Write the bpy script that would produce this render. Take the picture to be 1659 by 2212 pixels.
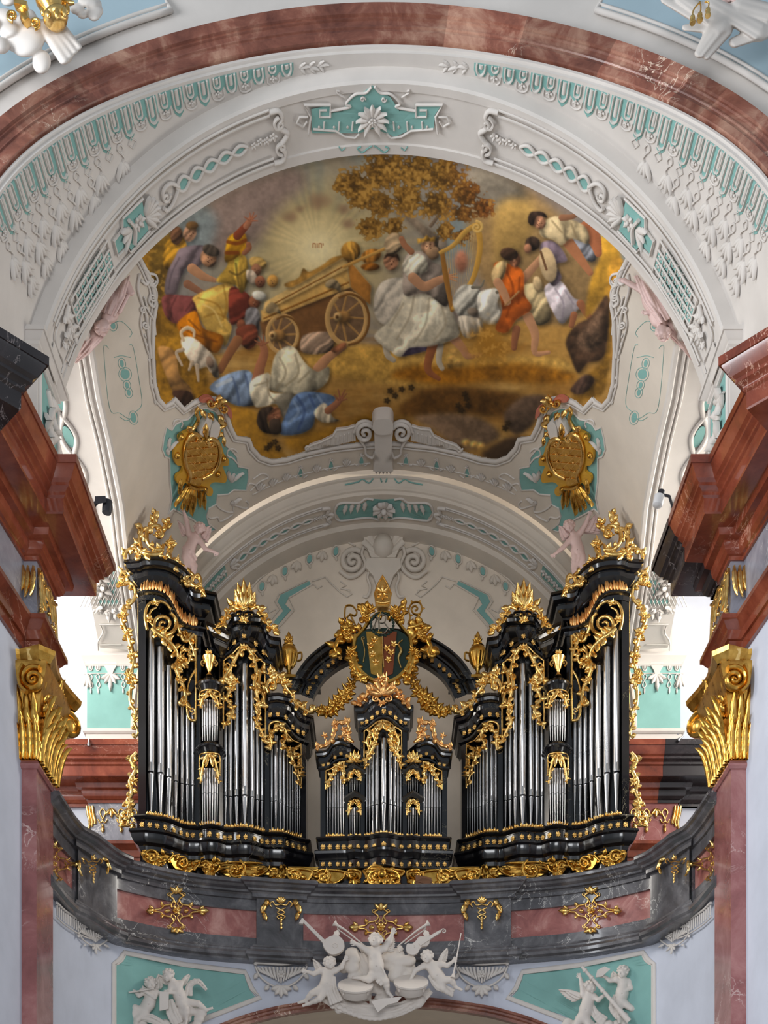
import bpy, bmesh, math, random
import numpy as np
from mathutils import Vector, Matrix
from mathutils.geometry import tessellate_polygon

for _o in list(bpy.data.objects):
    bpy.data.objects.remove(_o)
SC = bpy.context.scene
COL = SC.collection
random.seed(7)

# ------------------------------------------------------------------ camera
F, CX, HY = 2600.0, 829.0, 2850.0          # focal length / principal point, in photo pixels
cam = bpy.data.cameras.new('camera')
cam_o = bpy.data.objects.new('camera', cam)
COL.objects.link(cam_o)
cam_o.location = (0, 0, 0)
cam_o.rotation_euler = (math.pi / 2, 0, 0)
cam.sensor_fit = 'HORIZONTAL'
cam.sensor_width = 36.0
cam.lens = 36.0 * F / 1659.0
cam.shift_x = 0.5 / 1659.0
cam.shift_y = (HY - 1106.0) / 1659.0
cam.clip_end = 200
SC.camera = cam_o

# ------------------------------------------------------------------ light
world = bpy.data.worlds.new('world')
SC.world = world
world.use_nodes = True
bg = world.node_tree.nodes['Background']
bg.inputs['Color'].default_value = (0.80, 0.90, 1.0, 1)
bg.inputs['Strength'].default_value = 0.34
SC.view_settings.view_transform = 'Standard'
SC.view_settings.look = 'None'
SC.view_settings.exposure = 0.0
SC.view_settings.gamma = 1.0
SC.view_settings.use_curve_mapping = False


def area(name, loc, target, size, size_y, power, col):
    l = bpy.data.lights.new(name, 'AREA')
    l.shape = 'RECTANGLE'
    l.size, l.size_y = size, size_y
    l.energy = power
    l.color = col
    o = bpy.data.objects.new(name, l)
    COL.objects.link(o)
    o.location = loc
    d = Vector(target) - Vector(loc)
    o.rotation_euler = d.to_track_quat('-Z', 'Y').to_euler()
    return o


# daylight through the side windows of the organ bay
area('window_light', (-8.0, 19.4, 12.4), (0, 19.6, 12.0), 3.4, 3.4, 530, (1.0, 0.94, 0.85))
area('window_light', (8.0, 19.4, 12.4), (0, 19.6, 12.0), 3.4, 3.4, 560, (1.0, 0.94, 0.85))
area('window_light', (-8.0, 19.4, 7.7), (0, 20.5, 8.4), 3.4, 2.8, 110, (1.0, 0.97, 0.92))
area('window_light', (8.0, 19.4, 7.7), (0, 20.5, 8.4), 3.4, 2.8, 110, (1.0, 0.97, 0.92))
# tall windows of the transepts and nave in front of the gallery
area('transept_window_light', (-12.0, 8.0, 11.0), (2.5, 17.5, 9.5), 5.0, 8.0, 2150, (0.93, 0.96, 1.0))
area('transept_window_light', (12.0, 7.0, 11.0), (-2.5, 17.5, 9.5), 5.0, 8.0, 90, (0.90, 0.95, 1.0))
area('nave_window_light', (0.0, -5.0, 5.0), (0.0, 22.0, 12.0), 8.0, 5.0, 1450, (0.95, 0.97, 1.0))


# ------------------------------------------------------------------ projection helpers
def P(x, y, Y):
    """the point at depth Y seen at photo pixel (x, y)"""
    return np.array(((x - CX) / F * Y, Y, (HY - y) / F * Y))


def nrm(v):
    v = np.asarray(v, float)
    n = np.linalg.norm(v)
    return v / n if n > 1e-12 else v


class Surf:
    """a surface of the building onto which ornament drawn in elevation is laid"""
    s = 1

    def mx(self, x):
        return CX + self.s * (x - CX)

    def mirror(self):
        import copy
        c = copy.copy(self)
        c.s = -self.s
        return c

    def pt(self, x, y, off=0.0):
        p, n = self.hit(self.mx(x), y)
        return p + n * off

    def nr(self, x, y):
        return self.hit(self.mx(x), y)[1]

    def m(self, x, y):
        return self.hit(self.mx(x), y)[0][1] / F


class Plane(Surf):
    def __init__(self, Y):
        self.Y = Y

    def hit(self, x, y):
        return P(x, y, self.Y), np.array((0, -1.0, 0))


class Cyl(Surf):
    """underside of a barrel whose axis runs in depth"""
    def __init__(self, r, zc):
        self.r, self.zc = r, zc

    def hit(self, x, y):
        ax, az = (x - CX) / F, (HY - y) / F
        a = ax * ax + az * az
        b = -2 * az * self.zc
        c = self.zc ** 2 - self.r ** 2
        d = max(b * b - 4 * a * c, 0)
        Y = (-b + math.sqrt(d)) / (2 * a)
        p = np.array((ax * Y, Y, az * Y))
        n = nrm((-p[0], 0, self.zc - p[2]))
        return p, n


class Upright(Surf):
    """vertical surface whose plan is given as depth per pixel column (left half, mirrored)"""
    def __init__(self, xs, Ys, off=0.0):
        self.xs, self.Ys, self.off = np.array(xs, float), np.array(Ys, float), off

    def yy(self, x):
        return float(np.interp(CX - abs(x - CX), self.xs, self.Ys)) - self.off

    def hit(self, x, y):
        Y = self.yy(x)
        p = P(x, y, Y)
        a, b = P(x - 3, y, self.yy(x - 3)), P(x + 3, y, self.yy(x + 3))
        t = nrm((b[0] - a[0], b[1] - a[1], 0))
        return p, np.array((t[1], -t[0], 0))


class Unit(Surf):
    Y = F

    def mx(self, x):
        return x

    def hit(self, x, y):
        return np.array((x, 0, -y)), np.array((0, -1.0, 0))

    def m(self, x, y):
        return 1.0


class Local(Surf):
    """flat local frame: origin o, axes X (right), Z (up), normal n, metres per unit k"""
    def __init__(self, o, X, Z, k):
        self.o, self.X, self.Z, self.k = np.asarray(o, float), nrm(X), nrm(Z), k
        self.N = np.cross(self.X, self.Z)

    def mx(self, x):
        return x

    def hit(self, x, y):
        return self.o + self.X * x * self.k - self.Z * y * self.k, self.N

    def m(self, x, y):
        return self.k


class CylP(Surf):
    """barrel underside unrolled: x = arc in cm from the crown, y = depth in cm from a front edge"""
    def __init__(self, r, zc, y0):
        self.r, self.zc, self.y0 = r, zc, y0

    def mx(self, x):
        return x

    def hit(self, x, y):
        th = x / 100 / self.r
        X = self.r * math.sin(th)
        Y0 = self.y0(X) if callable(self.y0) else self.y0
        return np.array((X, Y0 + y / 100, self.zc + self.r * math.cos(th))), np.array((-math.sin(th), 0, -math.cos(th)))

    def m(self, x, y):
        return .01


# ------------------------------------------------------------------ mesh builder
class MB:
    def __init__(self):
        self.V, self.Fc, self.n = [], [], 0

    def add(self, vf):
        v, f = vf
        v = np.asarray(v, float).reshape(-1, 3)
        self.V.append(v)
        k = self.n
        self.Fc.extend([tuple(int(i) + k for i in q) for q in f])
        self.n += len(v)
        return self

    def build(self, name, mat, parent=None, smooth=True, kind=None, label=None):
        return obj(name, np.concatenate(self.V) if self.V else np.zeros((0, 3)), self.Fc, mat, parent, smooth, kind, label)


def flip(vf):
    v, f = vf
    v = np.array(v, float).reshape(-1, 3)
    v[:, 0] *= -1
    return v, [tuple(reversed(q)) for q in f]


def both(mb, name, mat, parents, smooth=True, **kw):
    """a left-hand piece and its mirror image on the right"""
    V = np.concatenate(mb.V)
    a = obj(name, V, mb.Fc, mat, parents[0], smooth, **kw)
    W, G = flip((V, mb.Fc))
    return a, obj(name, W, G, mat, parents[1], smooth, **kw)


def unit_mesh(name, mat, fn):
    """ornament drawn around (0, 0) in px units: x right, y down, facing -Y"""
    mb = MB()
    fn(Unit(), mb)
    V = np.concatenate(mb.V)
    me = mesh(name, V, mb.Fc, mat)
    auto_smooth(me, 66)
    return me


def mesh(name, V, Fc, mat, smooth=True):
    me = bpy.data.meshes.new(name)
    me.from_pydata([tuple(v) for v in np.asarray(V, float)], [], [tuple(f) for f in Fc])
    if mat is not None:
        me.materials.append(mat)
    if smooth:
        me.polygons.foreach_set('use_smooth', [True] * len(me.polygons))
    me.update()
    return me


def auto_smooth(me, ang=35):
    bm = bmesh.new()
    bm.from_mesh(me)
    bmesh.ops.recalc_face_normals(bm, faces=bm.faces)
    c = math.radians(ang)
    for e in bm.edges:
        e.smooth = not (len(e.link_faces) == 2 and e.calc_face_angle(0) > c)
    bm.to_mesh(me)
    bm.free()


def obj(name, V, Fc, mat, parent=None, smooth=True, kind=None, label=None):
    me = mesh(name, V, Fc, mat, smooth)
    if smooth and len(me.polygons) < 60000:
        auto_smooth(me, 24 if any(w in name for w in ('cornice', 'architrave', 'moulding', 'coping', 'frieze', 'necking', 'cap', 'abacus', 'voussoir', 'plinth', 'pedestal', 'arch_ring')) else 66)
    o = bpy.data.objects.new(name, me)
    COL.objects.link(o)
    if parent is not None:
        o.parent = parent
        o.matrix_parent_inverse = parent_inv(parent)
    if kind:
        o['kind'] = kind
    if label:
        o['label'] = label
    return o


def wmat(o):
    m = Matrix.LocRotScale(o.location, o.rotation_euler, o.scale)
    return m if o.parent is None else wmat(o.parent) @ o.matrix_parent_inverse @ m


def parent_inv(p):
    return wmat(p).inverted()


def inst(me, name, parent, M):
    """another object sharing a mesh, placed by world matrix M"""
    o = bpy.data.objects.new(name, me)
    COL.objects.link(o)
    o.parent = parent
    o.matrix_parent_inverse = parent_inv(parent)
    l, r, s = M.decompose()
    o.location, o.rotation_euler, o.scale = l, r.to_euler(), s
    return o


def frameM(p, xa, ya, za, s=1.0):
    M = Matrix.Identity(4)
    for i, a in enumerate((xa, ya, za)):
        for j in range(3):
            M[j][i] = float(a[j]) * (s if np.isscalar(s) else s[i])
    for j in range(3):
        M[j][3] = float(p[j])
    return M


def thing(name, label, cat, loc=(0, 0, 0), group=None):
    o = bpy.data.objects.new(name, None)
    COL.objects.link(o)
    o.location = [float(v) for v in loc]
    o.empty_display_size = 0.2
    o['label'], o['category'] = label, cat
    if group:
        o['group'] = group
    return o


def tag(o, label, cat, group=None):
    o['label'], o['category'] = label, cat
    if group:
        o['group'] = group
    # move the origin to the base of the thing
    me = o.data
    co = np.empty(len(me.vertices) * 3)
    me.vertices.foreach_get('co', co)
    co = co.reshape(-1, 3)
    b = np.array((co[:, 0].mean(), co[:, 1].mean(), co[:, 2].min()))
    me.transform(Matrix.Translation(-Vector(b)))
    o.location = Vector(b)
    return o


def struct(name, label=None):
    o = bpy.data.objects.new(name, None)
    COL.objects.link(o)
    o['kind'] = 'structure'
    if label:
        o['label'] = label
    return o


# ------------------------------------------------------------------ shapes: all return (verts, faces)
def grid(R, cu=False, cv=False):
    R = np.asarray(R, float)
    nu, nv = R.shape[:2]
    f = []
    for i in range(nu if cu else nu - 1):
        a, b = i * nv, ((i + 1) % nu) * nv
        for j in range(nv if cv else nv - 1):
            k = (j + 1) % nv
            f.append((a + j, b + j, b + k, a + k))
    return R.reshape(-1, 3), f


def box(a, b):
    (x0, y0, z0), (x1, y1, z1) = a, b
    v = [(x, y, z) for x in (x0, x1) for y in (y0, y1) for z in (z0, z1)]
    return v, [(0, 1, 3, 2), (4, 6, 7, 5), (0, 4, 5, 1), (2, 3, 7, 6), (0, 2, 6, 4), (1, 5, 7, 3)]


def hexa(p):
    """8 corners: 4 near then 4 far"""
    return p, [(0, 1, 2, 3), (7, 6, 5, 4), (0, 4, 5, 1), (1, 5, 6, 2), (2, 6, 7, 3), (3, 7, 4, 0)]


def prism(poly, vec):
    """flat closed outline (Nx3), extruded by vec (a vector, or one per point)"""
    poly = np.asarray(poly, float)
    n = len(poly)
    v = np.concatenate((poly, poly + np.asarray(vec)))
    tri = tessellate_polygon([[Vector(q) for q in poly]])
    f = [tuple(t) for t in tri] + [tuple(i + n for i in reversed(t)) for t in tri]
    f += [(i, (i + 1) % n, (i + 1) % n + n, i + n) for i in range(n)]
    return v, f


def smoothline(pts, n=6, closed=False):
    p = np.asarray(pts, float)
    if len(p) < 3:
        return np.array([p[0] + (p[-1] - p[0]) * t for t in np.linspace(0, 1, n + 1)])
    if closed:
        q = np.vstack((p[-1], p, p[0], p[1]))
    else:
        q = np.vstack((2 * p[0] - p[1], p, 2 * p[-1] - p[-2]))
    out = []
    for i in range(1, len(q) - 2):
        for t in np.linspace(0, 1, n, endpoint=False):
            a, b, c, d = q[i - 1], q[i], q[i + 1], q[i + 2]
            out.append(.5 * (2 * b + (c - a) * t + (2 * a - 5 * b + 4 * c - d) * t * t + (3 * b - a - 3 * c + d) * t ** 3))
    if not closed:
        out.append(p[-1])
    return np.array(out)


def spiral(cx, cy, r0, a0, turns, d=1, r1=.12, n=10):
    """pixel points from the outside of a volute to its eye (angles in degrees, y down)"""
    N = max(6, int(abs(turns) * n * 1.6))
    out = []
    for i in range(N + 1):
        t = i / N
        a = math.radians(a0) + d * t * turns * 2 * math.pi
        r = r0 * (1 - t) ** 1.1 + r0 * r1 * t
        out.append((cx + r * math.cos(a), cy + r * math.sin(a)))
    return out


def tube(path, rad, up=None, n=6, flat=1.0, closed=False, caps=True):
    """elliptic tube; rad = width radius per point, flat = height/width, up = surface normal(s)"""
    p = np.asarray(path, float)
    N = len(p)
    r = np.broadcast_to(np.asarray(rad, float), (N,)) if np.ndim(rad) < 1 or len(np.atleast_1d(rad)) == N else np.interp(np.linspace(0, 1, N), np.linspace(0, 1, len(rad)), rad)
    if closed:
        T = np.roll(p, -1, 0) - np.roll(p, 1, 0)
    else:
        T = np.gradient(p, axis=0)
    T /= np.maximum(np.linalg.norm(T, axis=1, keepdims=True), 1e-9)
    if up is None:
        u = np.array((0, 0, 1.0)) if abs(T[0][2]) < .9 else np.array((1.0, 0, 0))
        U = []
        for t in T:
            u = u - t * np.dot(u, t)
            u = u / max(np.linalg.norm(u), 1e-9)
            U.append(u)
        U = np.array(U)
    else:
        U = np.broadcast_to(np.asarray(up, float), (N, 3)).copy()
        U -= T * np.sum(U * T, 1, keepdims=True)
        U /= np.maximum(np.linalg.norm(U, axis=1, keepdims=True), 1e-9)
    S = np.cross(T, U)
    a = np.linspace(0, 2 * np.pi, n, endpoint=False)
    fl = np.broadcast_to(np.asarray(flat, float), (N,)) if np.ndim(flat) < 1 else np.asarray(flat)
    R = p[:, None] + r[:, None, None] * (S[:, None] * np.cos(a)[None, :, None] + (U * fl[:, None])[:, None] * np.sin(a)[None, :, None])
    v, f = grid(R, closed, True)
    if caps and not closed:
        f = f + [tuple(range(n)), tuple(range((N - 1) * n, N * n))[::-1]]
    return v, f


def lathe(prof, o, n=16, axis=(0, 0, 1), ref=(1, 0, 0), arc=None):
    """profile [(radius, height)] about an axis through o"""
    ax = nrm(axis)
    x = np.asarray(ref, float)
    x = nrm(x - ax * np.dot(x, ax))
    y = np.cross(ax, x)
    full = arc is None
    a = np.linspace(0, 2 * np.pi, n, endpoint=False) if full else np.linspace(arc[0], arc[1], n)
    o = np.asarray(o, float)
    R = [[o + ax * h + r * (x * math.cos(t) + y * math.sin(t)) for t in a] for r, h in prof]
    v, f = grid(R, False, full)
    if full:
        m = len(prof)
        f = f + [tuple(range(n))[::-1], tuple(range((m - 1) * n, m * n))]
    return v, f


def ball(c, r, n=8, m=6, ax=None):
    c = np.asarray(c, float)
    r = np.broadcast_to(np.asarray(r, float), (3,))
    A = np.eye(3) if ax is None else np.asarray(ax)
    R = []
    for i in range(m + 1):
        t = math.pi * i / m
        R.append([c + A.T @ (r * np.array((math.sin(t) * math.cos(q), math.sin(t) * math.sin(q), math.cos(t)))) for q in np.linspace(0, 2 * math.pi, n, endpoint=False)])
    return grid(R, False, True)


def sweep(path, prof, closed=False, z0=0.0, cap=True):
    """moulding: plan path [(X, Y)] with mitred corners, profile [(out, z)]; out is to the right of travel"""
    p = np.asarray(path, float)
    N = len(p)
    R = []
    for i in range(N):
        a = p[i] - p[i - 1] if (i > 0 or closed) else p[1] - p[0]
        b = p[(i + 1) % N] - p[i] if (i < N - 1 or closed) else p[-1] - p[-2]
        a, b = nrm(a), nrm(b)
        na, nb = np.array((a[1], -a[0])), np.array((b[1], -b[0]))
        m = (na + nb) / max(1 + np.dot(na, nb), .25)
        R.append([(p[i][0] + m[0] * o, p[i][1] + m[1] * o, z + z0) for o, z in prof])
    v, f = grid(R, closed, False)
    if cap and not closed:
        k = len(prof)
        f = f + [tuple(range(k))[::-1], tuple(range((N - 1) * k, N * k))]
    return v, f


def sweep3(path, prof):
    """moulding along a 3D line (rising and falling), profile [(out, down)], mitred in plan"""
    p = np.asarray(path, float)
    N = len(p)
    R = []
    for i in range(N):
        a = p[i, :2] - p[i - 1, :2] if i > 0 else p[1, :2] - p[0, :2]
        b = p[i + 1, :2] - p[i, :2] if i < N - 1 else p[-1, :2] - p[-2, :2]
        a, b = nrm(a), nrm(b)
        na, nb = np.array((a[1], -a[0])), np.array((b[1], -b[0]))
        m = (na + nb) / max(1 + np.dot(na, nb), .3)
        R.append([(p[i][0] + m[0] * o, p[i][1] + m[1] * o, p[i][2] - d) for o, d in prof])
    v, f = grid(R)
    k = len(prof)
    return v, f + [tuple(range(k))[::-1], tuple(range((N - 1) * k, N * k))]


def band(surf, pts, prof, dn=(0, 1)):
    """moulding that follows a pixel line on a surface: prof [(out m, down px)]"""
    R = []
    for x, y in pts:
        R.append([surf.pt(x + dn[0] * d * 1.0, y + dn[1] * d, o) for o, d in prof])
    v, f = grid(R)
    k, N = len(prof), len(R)
    return v, f + [tuple(range(k))[::-1], tuple(range((N - 1) * k, N * k))]


# ---- ornament drawn in elevation on a surface
def rib(surf, pts, w, h=.5, off=0.0, n=6, taper=None, closed=False, sub=5, sm=True):
    """rounded strap: pts in px, w = width px (or list), h = height as a share of the width"""
    q = smoothline(pts, sub, closed) if sm else np.asarray(pts, float)
    N = len(q)
    W = np.interp(np.linspace(0, 1, N), np.linspace(0, 1, len(np.atleast_1d(w))), np.atleast_1d(w)) if np.ndim(w) else np.full(N, float(w))
    hits = [surf.hit(surf.mx(x), y) for x, y in q]
    pt = np.array([p + nn * off for p, nn in hits])
    up = np.array([nn for p, nn in hits])
    mm = np.array([surf.m(x, y) for x, y in q]) if isinstance(surf, (Local, Unit, CylP)) else pt[:, 1] / F
    return tube(pt, W * .5 * mm, up, n, h * 2, closed)


def plate(surf, pts, h=.01, off=0.0, sm=0):
    """flat piece with real thickness, following the curve of its surface: closed outline in px"""
    q = smoothline(pts, sm, True) if sm else np.asarray(pts, float)
    n = len(q)
    tri = [tuple(t) for t in tessellate_polygon([[Vector((a, -b, 0)) for a, b in q]])]
    V = [tuple(p) for p in q]
    if isinstance(surf, (Cyl, CylP, Upright)):
        lim, mid = 26.0, {}
        for _ in range(4):
            out, again = [], False
            for t in tri:
                e = [(math.dist(V[t[i]], V[t[(i + 1) % 3]]), i) for i in range(3)]
                l, i = max(e)
                if l > lim:
                    a_, b_, c_ = t[i], t[(i + 1) % 3], t[(i + 2) % 3]
                    k = (min(a_, b_), max(a_, b_))
                    if k not in mid:
                        mid[k] = len(V)
                        V.append(((V[a_][0] + V[b_][0]) / 2, (V[a_][1] + V[b_][1]) / 2))
                    m = mid[k]
                    out += [(a_, m, c_), (m, b_, c_)]
                    again = True
                else:
                    out.append(t)
            tri = out
            if not again:
                break
    hit = [surf.hit(surf.mx(x), y) for x, y in V]
    top = np.array([p + nn * (off + h) for p, nn in hit])
    bot = np.array([p + nn * off for p, nn in hit[:n]])
    N = len(V)
    f = tri + [(i, (i + 1) % n, (i + 1) % n + N, i + N) for i in range(n)]
    return np.concatenate((top, bot)), f


def leaf(surf, a, b, w, off=0.0, h=.35, bend=0.0, lobes=3, curl=.5, n=11):
    """acanthus leaf from pixel a to pixel b: lobed edge, raised midrib, tip curling off the surface"""
    a, b = np.asarray(a, float), np.asarray(b, float)
    d = b - a
    L = np.linalg.norm(d)
    if L < 1e-6:
        L = 1.0
    t = d / L
    s = np.array((-t[1], t[0]))
    pa, na = surf.hit(surf.mx(a[0]), a[1])
    mm = surf.m(a[0], a[1])
    X = surf.pt(*(a + t), off) - surf.pt(*a, off)
    X = nrm(X - na * np.dot(X, na))
    S = surf.pt(*(a + s), off) - surf.pt(*a, off)
    S = nrm(S - na * np.dot(S, na))
    o = pa + na * off
    Lm, wm = L * mm, w * mm
    R = []
    for i in range(n):
        u = i / (n - 1)
        prof = (math.sin(math.pi * min(1, u * .93 + .07)) ** .75) * (.78 + .32 * abs(math.cos(u * math.pi * lobes)))
        wd = wm * .5 * prof + wm * .03
        c = o + X * Lm * u + S * (bend * Lm * u * u) + na * (wm * h * (.3 + .7 * math.sin(math.pi * min(u * 1.05, 1))) + curl * wm * u ** 3)
        e = -wm * h * .75
        R.append([c - S * wd + na * e, c - S * wd * .45 + na * e * .15, c + na * wm * h * .12, c + S * wd * .45 + na * e * .15, c + S * wd + na * e])
    v, f = grid(R)
    # a back side so that the leaf has body
    k = len(v)
    vb = v - na * wm * .16
    f2 = [tuple(i + k for i in reversed(q)) for q in f]
    m = 5
    rim = []
    for i in range(n - 1):
        rim.append((i * m, i * m + k, (i + 1) * m + k, (i + 1) * m))
        rim.append((i * m + 4, (i + 1) * m + 4, (i + 1) * m + 4 + k, i * m + 4 + k))
    rim.append((0, 1, 1 + k, k))
    return np.concatenate((v, vb)), f + f2 + rim


def flower(surf, x, y, r, off=0.0, n=5, rot=0.0, mb=None):
    mb = mb or MB()
    for i in range(n):
        a = rot + 2 * math.pi * i / n
        mb.add(leaf(surf, (x + r * .15 * math.cos(a), y + r * .15 * math.sin(a)), (x + r * math.cos(a), y + r * math.sin(a)), r * .75, off, .3, 0, 1, .35, 5))
    p = surf.pt(x, y, off + r * .25 * surf.m(x, y))
    mb.add(ball(p, r * .28 * surf.m(x, y), 6, 4))
    return mb


def scrollwork(surf, pts, w, mb, leaves=6, ll=14, lw=8, off=0.02, vol=None, h=.5, side=0, seed=1):
    """foliage scroll: a tapering stem in px with acanthus leaves on both sides, a volute at the end"""
    rnd = random.Random(seed)
    q = smoothline(pts, 7)
    if vol:
        sx = q[-1] - q[-2]
        ang = math.degrees(math.atan2(sx[1], sx[0]))
        r, d = vol
        c = q[-1] + r * np.array((math.cos(math.radians(ang + 90 * d)), math.sin(math.radians(ang + 90 * d))))
        sp = spiral(c[0], c[1], r, ang - 90 * d, 1.4, d)
        q = np.vstack((q, np.array(sp[1:])))
    N = len(q)
    w, lw = w * 1.3, lw * 1.3
    mb.add(rib(surf, q, [w, w * 1.1, w, w * .6], h, off, 8, sm=False))
    L = np.r_[0, np.cumsum(np.linalg.norm(np.diff(q, axis=0), axis=1))]
    M = len(smoothline(pts, 7))
    for i in range(leaves):
        u = (i + .6) / (leaves + .3)
        k = int(u * (M - 2)) + 1
        t = nrm(q[k] - q[k - 1])
        sd = (1 if i % 2 else -1) if side == 0 else side
        nn = np.array((-t[1], t[0])) * sd
        dr = nrm(t * .75 + nn * (.75 + .3 * rnd.random()))
        l = ll * (.75 + .5 * rnd.random())
        mb.add(leaf(surf, q[k], q[k] + dr * l, lw * (.8 + .4 * rnd.random()), off, .35, .18 * sd * rnd.choice((-1, 1)), 3, .5, 8))
    return mb


def cluster(surf, x, y, r, n, mb, off=.03, seed=1):
    """bunch of leaves and small fruit"""
    rnd = random.Random(seed)
    for i in range(n):
        a = 2 * math.pi * (i + rnd.random() * .6) / n
        l = r * (.7 + .5 * rnd.random())
        mb.add(leaf(surf, (x, y), (x + l * math.cos(a), y + l * math.sin(a)), r * .5, off + .01 * (i % 3), .4, rnd.uniform(-.2, .2), 2, .5, 7))
    for i in range(max(3, n // 2)):
        a = rnd.random() * 6.28
        q = r * .35 * rnd.random()
        mb.add(ball(surf.pt(x + q * math.cos(a), y + q * math.sin(a), off + r * .3 * surf.m(x, y)), r * .2 * surf.m(x, y), 7, 5))
    return mb

# ------------------------------------------------------------------ materials
def lin(c):
    return tuple((v / 255 / 12.92 if v / 255 <= .04045 else ((v / 255 + .055) / 1.055) ** 2.4) for v in c) + (1,)


class NT:
    def __init__(self, name):
        self.m = bpy.data.materials.new(name)
        self.m.use_nodes = True
        self.t = self.m.node_tree
        self.b = self.t.nodes['Principled BSDF']
        self.co = self.t.nodes.new('ShaderNodeTexCoord').outputs['Object']

    def n(self, typ, **kw):
        nd = self.t.nodes.new(typ)
        for k, v in kw.items():
            if k in nd.inputs:
                nd.inputs[k].default_value = v
            else:
                setattr(nd, k, v)
        return nd

    def l(self, a, b):
        self.t.links.new(a, b)

    def noise(self, scale, detail=4, dist=0.0, rough=.55, vec=None):
        n = self.n('ShaderNodeTexNoise', Scale=scale, Detail=detail, Distortion=dist, Roughness=rough)
        self.l(vec or self.co, n.inputs['Vector'])
        return n.outputs['Fac']

    def ramp(self, fac, stops, interp='LINEAR'):
        r = self.n('ShaderNodeValToRGB')
        r.color_ramp.interpolation = interp
        el = r.color_ramp.elements
        while len(el) < len(stops):
            el.new(.5)
        for e, (p, c) in zip(el, stops):
            e.position = p
            e.color = c if len(c) == 4 else tuple(c) + (1,)
        self.l(fac, r.inputs['Fac'])
        return r.outputs['Color']

    def mix(self, fac, a, b, mode='MIX'):
        m = self.n('ShaderNodeMix', data_type='RGBA', blend_type=mode)
        for s, v in ((m.inputs[0], fac), (m.inputs[6], a), (m.inputs[7], b)):
            if hasattr(v, 'is_output'):
                self.l(v, s)
            else:
                s.default_value = v
        return m.outputs[2]

    def bump(self, h, st=.2, dist=.01):
        b = self.n('ShaderNodeBump', Strength=st, Distance=dist)
        self.l(h, b.inputs['Height'])
        self.l(b.outputs['Normal'], self.b.inputs['Normal'])

    def out(self, col=None, rough=.5, metal=0.0, spec=None, coat=0):
        if col is not None:
            if hasattr(col, 'is_output'):
                self.l(col, self.b.inputs['Base Color'])
            else:
                self.b.inputs['Base Color'].default_value = col
        if hasattr(rough, 'is_output'):
            self.l(rough, self.b.inputs['Roughness'])
        else:
            self.b.inputs['Roughness'].default_value = rough
        self.b.inputs['Metallic'].default_value = metal
        if spec is not None:
            self.b.inputs['Specular IOR Level'].default_value = spec
        self.b.inputs['Coat Weight'].default_value = coat
        self.b.inputs['Coat Roughness'].default_value = .08
        return self.m


def plaster(name, c, var=.06, rough=.75):
    t = NT(name)
    a = lin(c)
    d = tuple(v * (1 - var * 2) for v in a[:3]) + (1,)
    t.bump(t.noise(60, 3), .08, .004)
    return t.out(t.ramp(t.noise(1.7, 5), [(.3, d), (.7, a)]), rough, 0, .3)


def marble(name, c0, c1, c2, vein, scale=2.2, vs=3.0, vw=.03, rough=.28, obj_var=0.0, coat=.25, vein_amt=1.0):
    t = NT(name)
    col = t.ramp(t.noise(scale, 8, .5, .66), [(.32, lin(c0)), (.5, lin(c1)), (.68, lin(c2))])
    vn = t.noise(vs, 6, 1.6, .6)
    ab = t.n('ShaderNodeMath', operation='SUBTRACT')
    t.l(vn, ab.inputs[0])
    ab.inputs[1].default_value = .5
    ab2 = t.n('ShaderNodeMath', operation='ABSOLUTE')
    t.l(ab.outputs[0], ab2.inputs[0])
    vm = t.ramp(ab2.outputs[0], [(0, (vein_amt,) * 3), (vw, (0, 0, 0))])
    gate = t.ramp(t.noise(vs * .45, 2), [(.52, (0, 0, 0)), (.62, (1, 1, 1))])
    col = t.mix(t.mix(1.0, vm, gate, 'MULTIPLY'), col, lin(vein))
    if obj_var:
        oi = t.n('ShaderNodeObjectInfo')
        hv = t.n('ShaderNodeMapRange')
        t.l(oi.outputs['Random'], hv.inputs['Value'])
        hv.inputs['To Min'].default_value = 1 - obj_var
        hv.inputs['To Max'].default_value = 1 + obj_var
        hs = t.n('ShaderNodeHueSaturation')
        t.l(hv.outputs[0], hs.inputs['Value'])
        t.l(col, hs.inputs['Color'])
        col = hs.outputs['Color']
    return t.out(col, rough, 0, .5, coat)


M = {}
M['white'] = plaster('white_stucco', (212, 206, 200))
M['cream'] = plaster('cream_stucco', (216, 206, 193))
M['wallwhite'] = plaster('white_limewash', (202, 207, 220))
M['taupe'] = plaster('grey_beige_plaster', (226, 213, 196))
M['teal'] = plaster('turquoise_paint', (132, 180, 174), .1)
M['blue'] = plaster('pale_blue_paint', (164, 186, 196), .05)
M['pinkstucco'] = plaster('pale_pink_stucco', (214, 186, 180), .05)
M['statue'] = plaster('off_white_statue_stucco', (222, 214, 206), .05, .6)
M['redarch'] = marble('red_brown_marble', (92, 50, 40), (136, 84, 68), (186, 146, 124), (222, 200, 180), 1.9, 1.6, .012, .35, .25, .15)
M['redent'] = marble('mahogany_red_marble', (84, 38, 25), (122, 58, 39), (146, 78, 55), (222, 178, 156), 1.4, .9, .006, .2, .1, .6)
M['pilaster'] = marble('dusky_pink_marble', (118, 66, 64), (146, 90, 88), (172, 122, 118), (214, 190, 184), 1.3, 1.4, .012, .22, 0, .35)
M['pinkpanel'] = marble('pink_marble_inlay', (128, 72, 68), (160, 98, 92), (196, 148, 138), (228, 206, 196), 2.4, 2.0, .012, .3, 0, .3)
M['grey'] = marble('dark_grey_marble', (54, 53, 56), (80, 79, 83), (116, 115, 118), (214, 212, 208), 2.2, 1.5, .008, .3, 0, .3)
M['greyfrieze'] = marble('blue_grey_marble', (100, 100, 110), (132, 132, 142), (160, 160, 168), (222, 220, 216), 1.6, 1.4, .01, .3, 0, .3)
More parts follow.
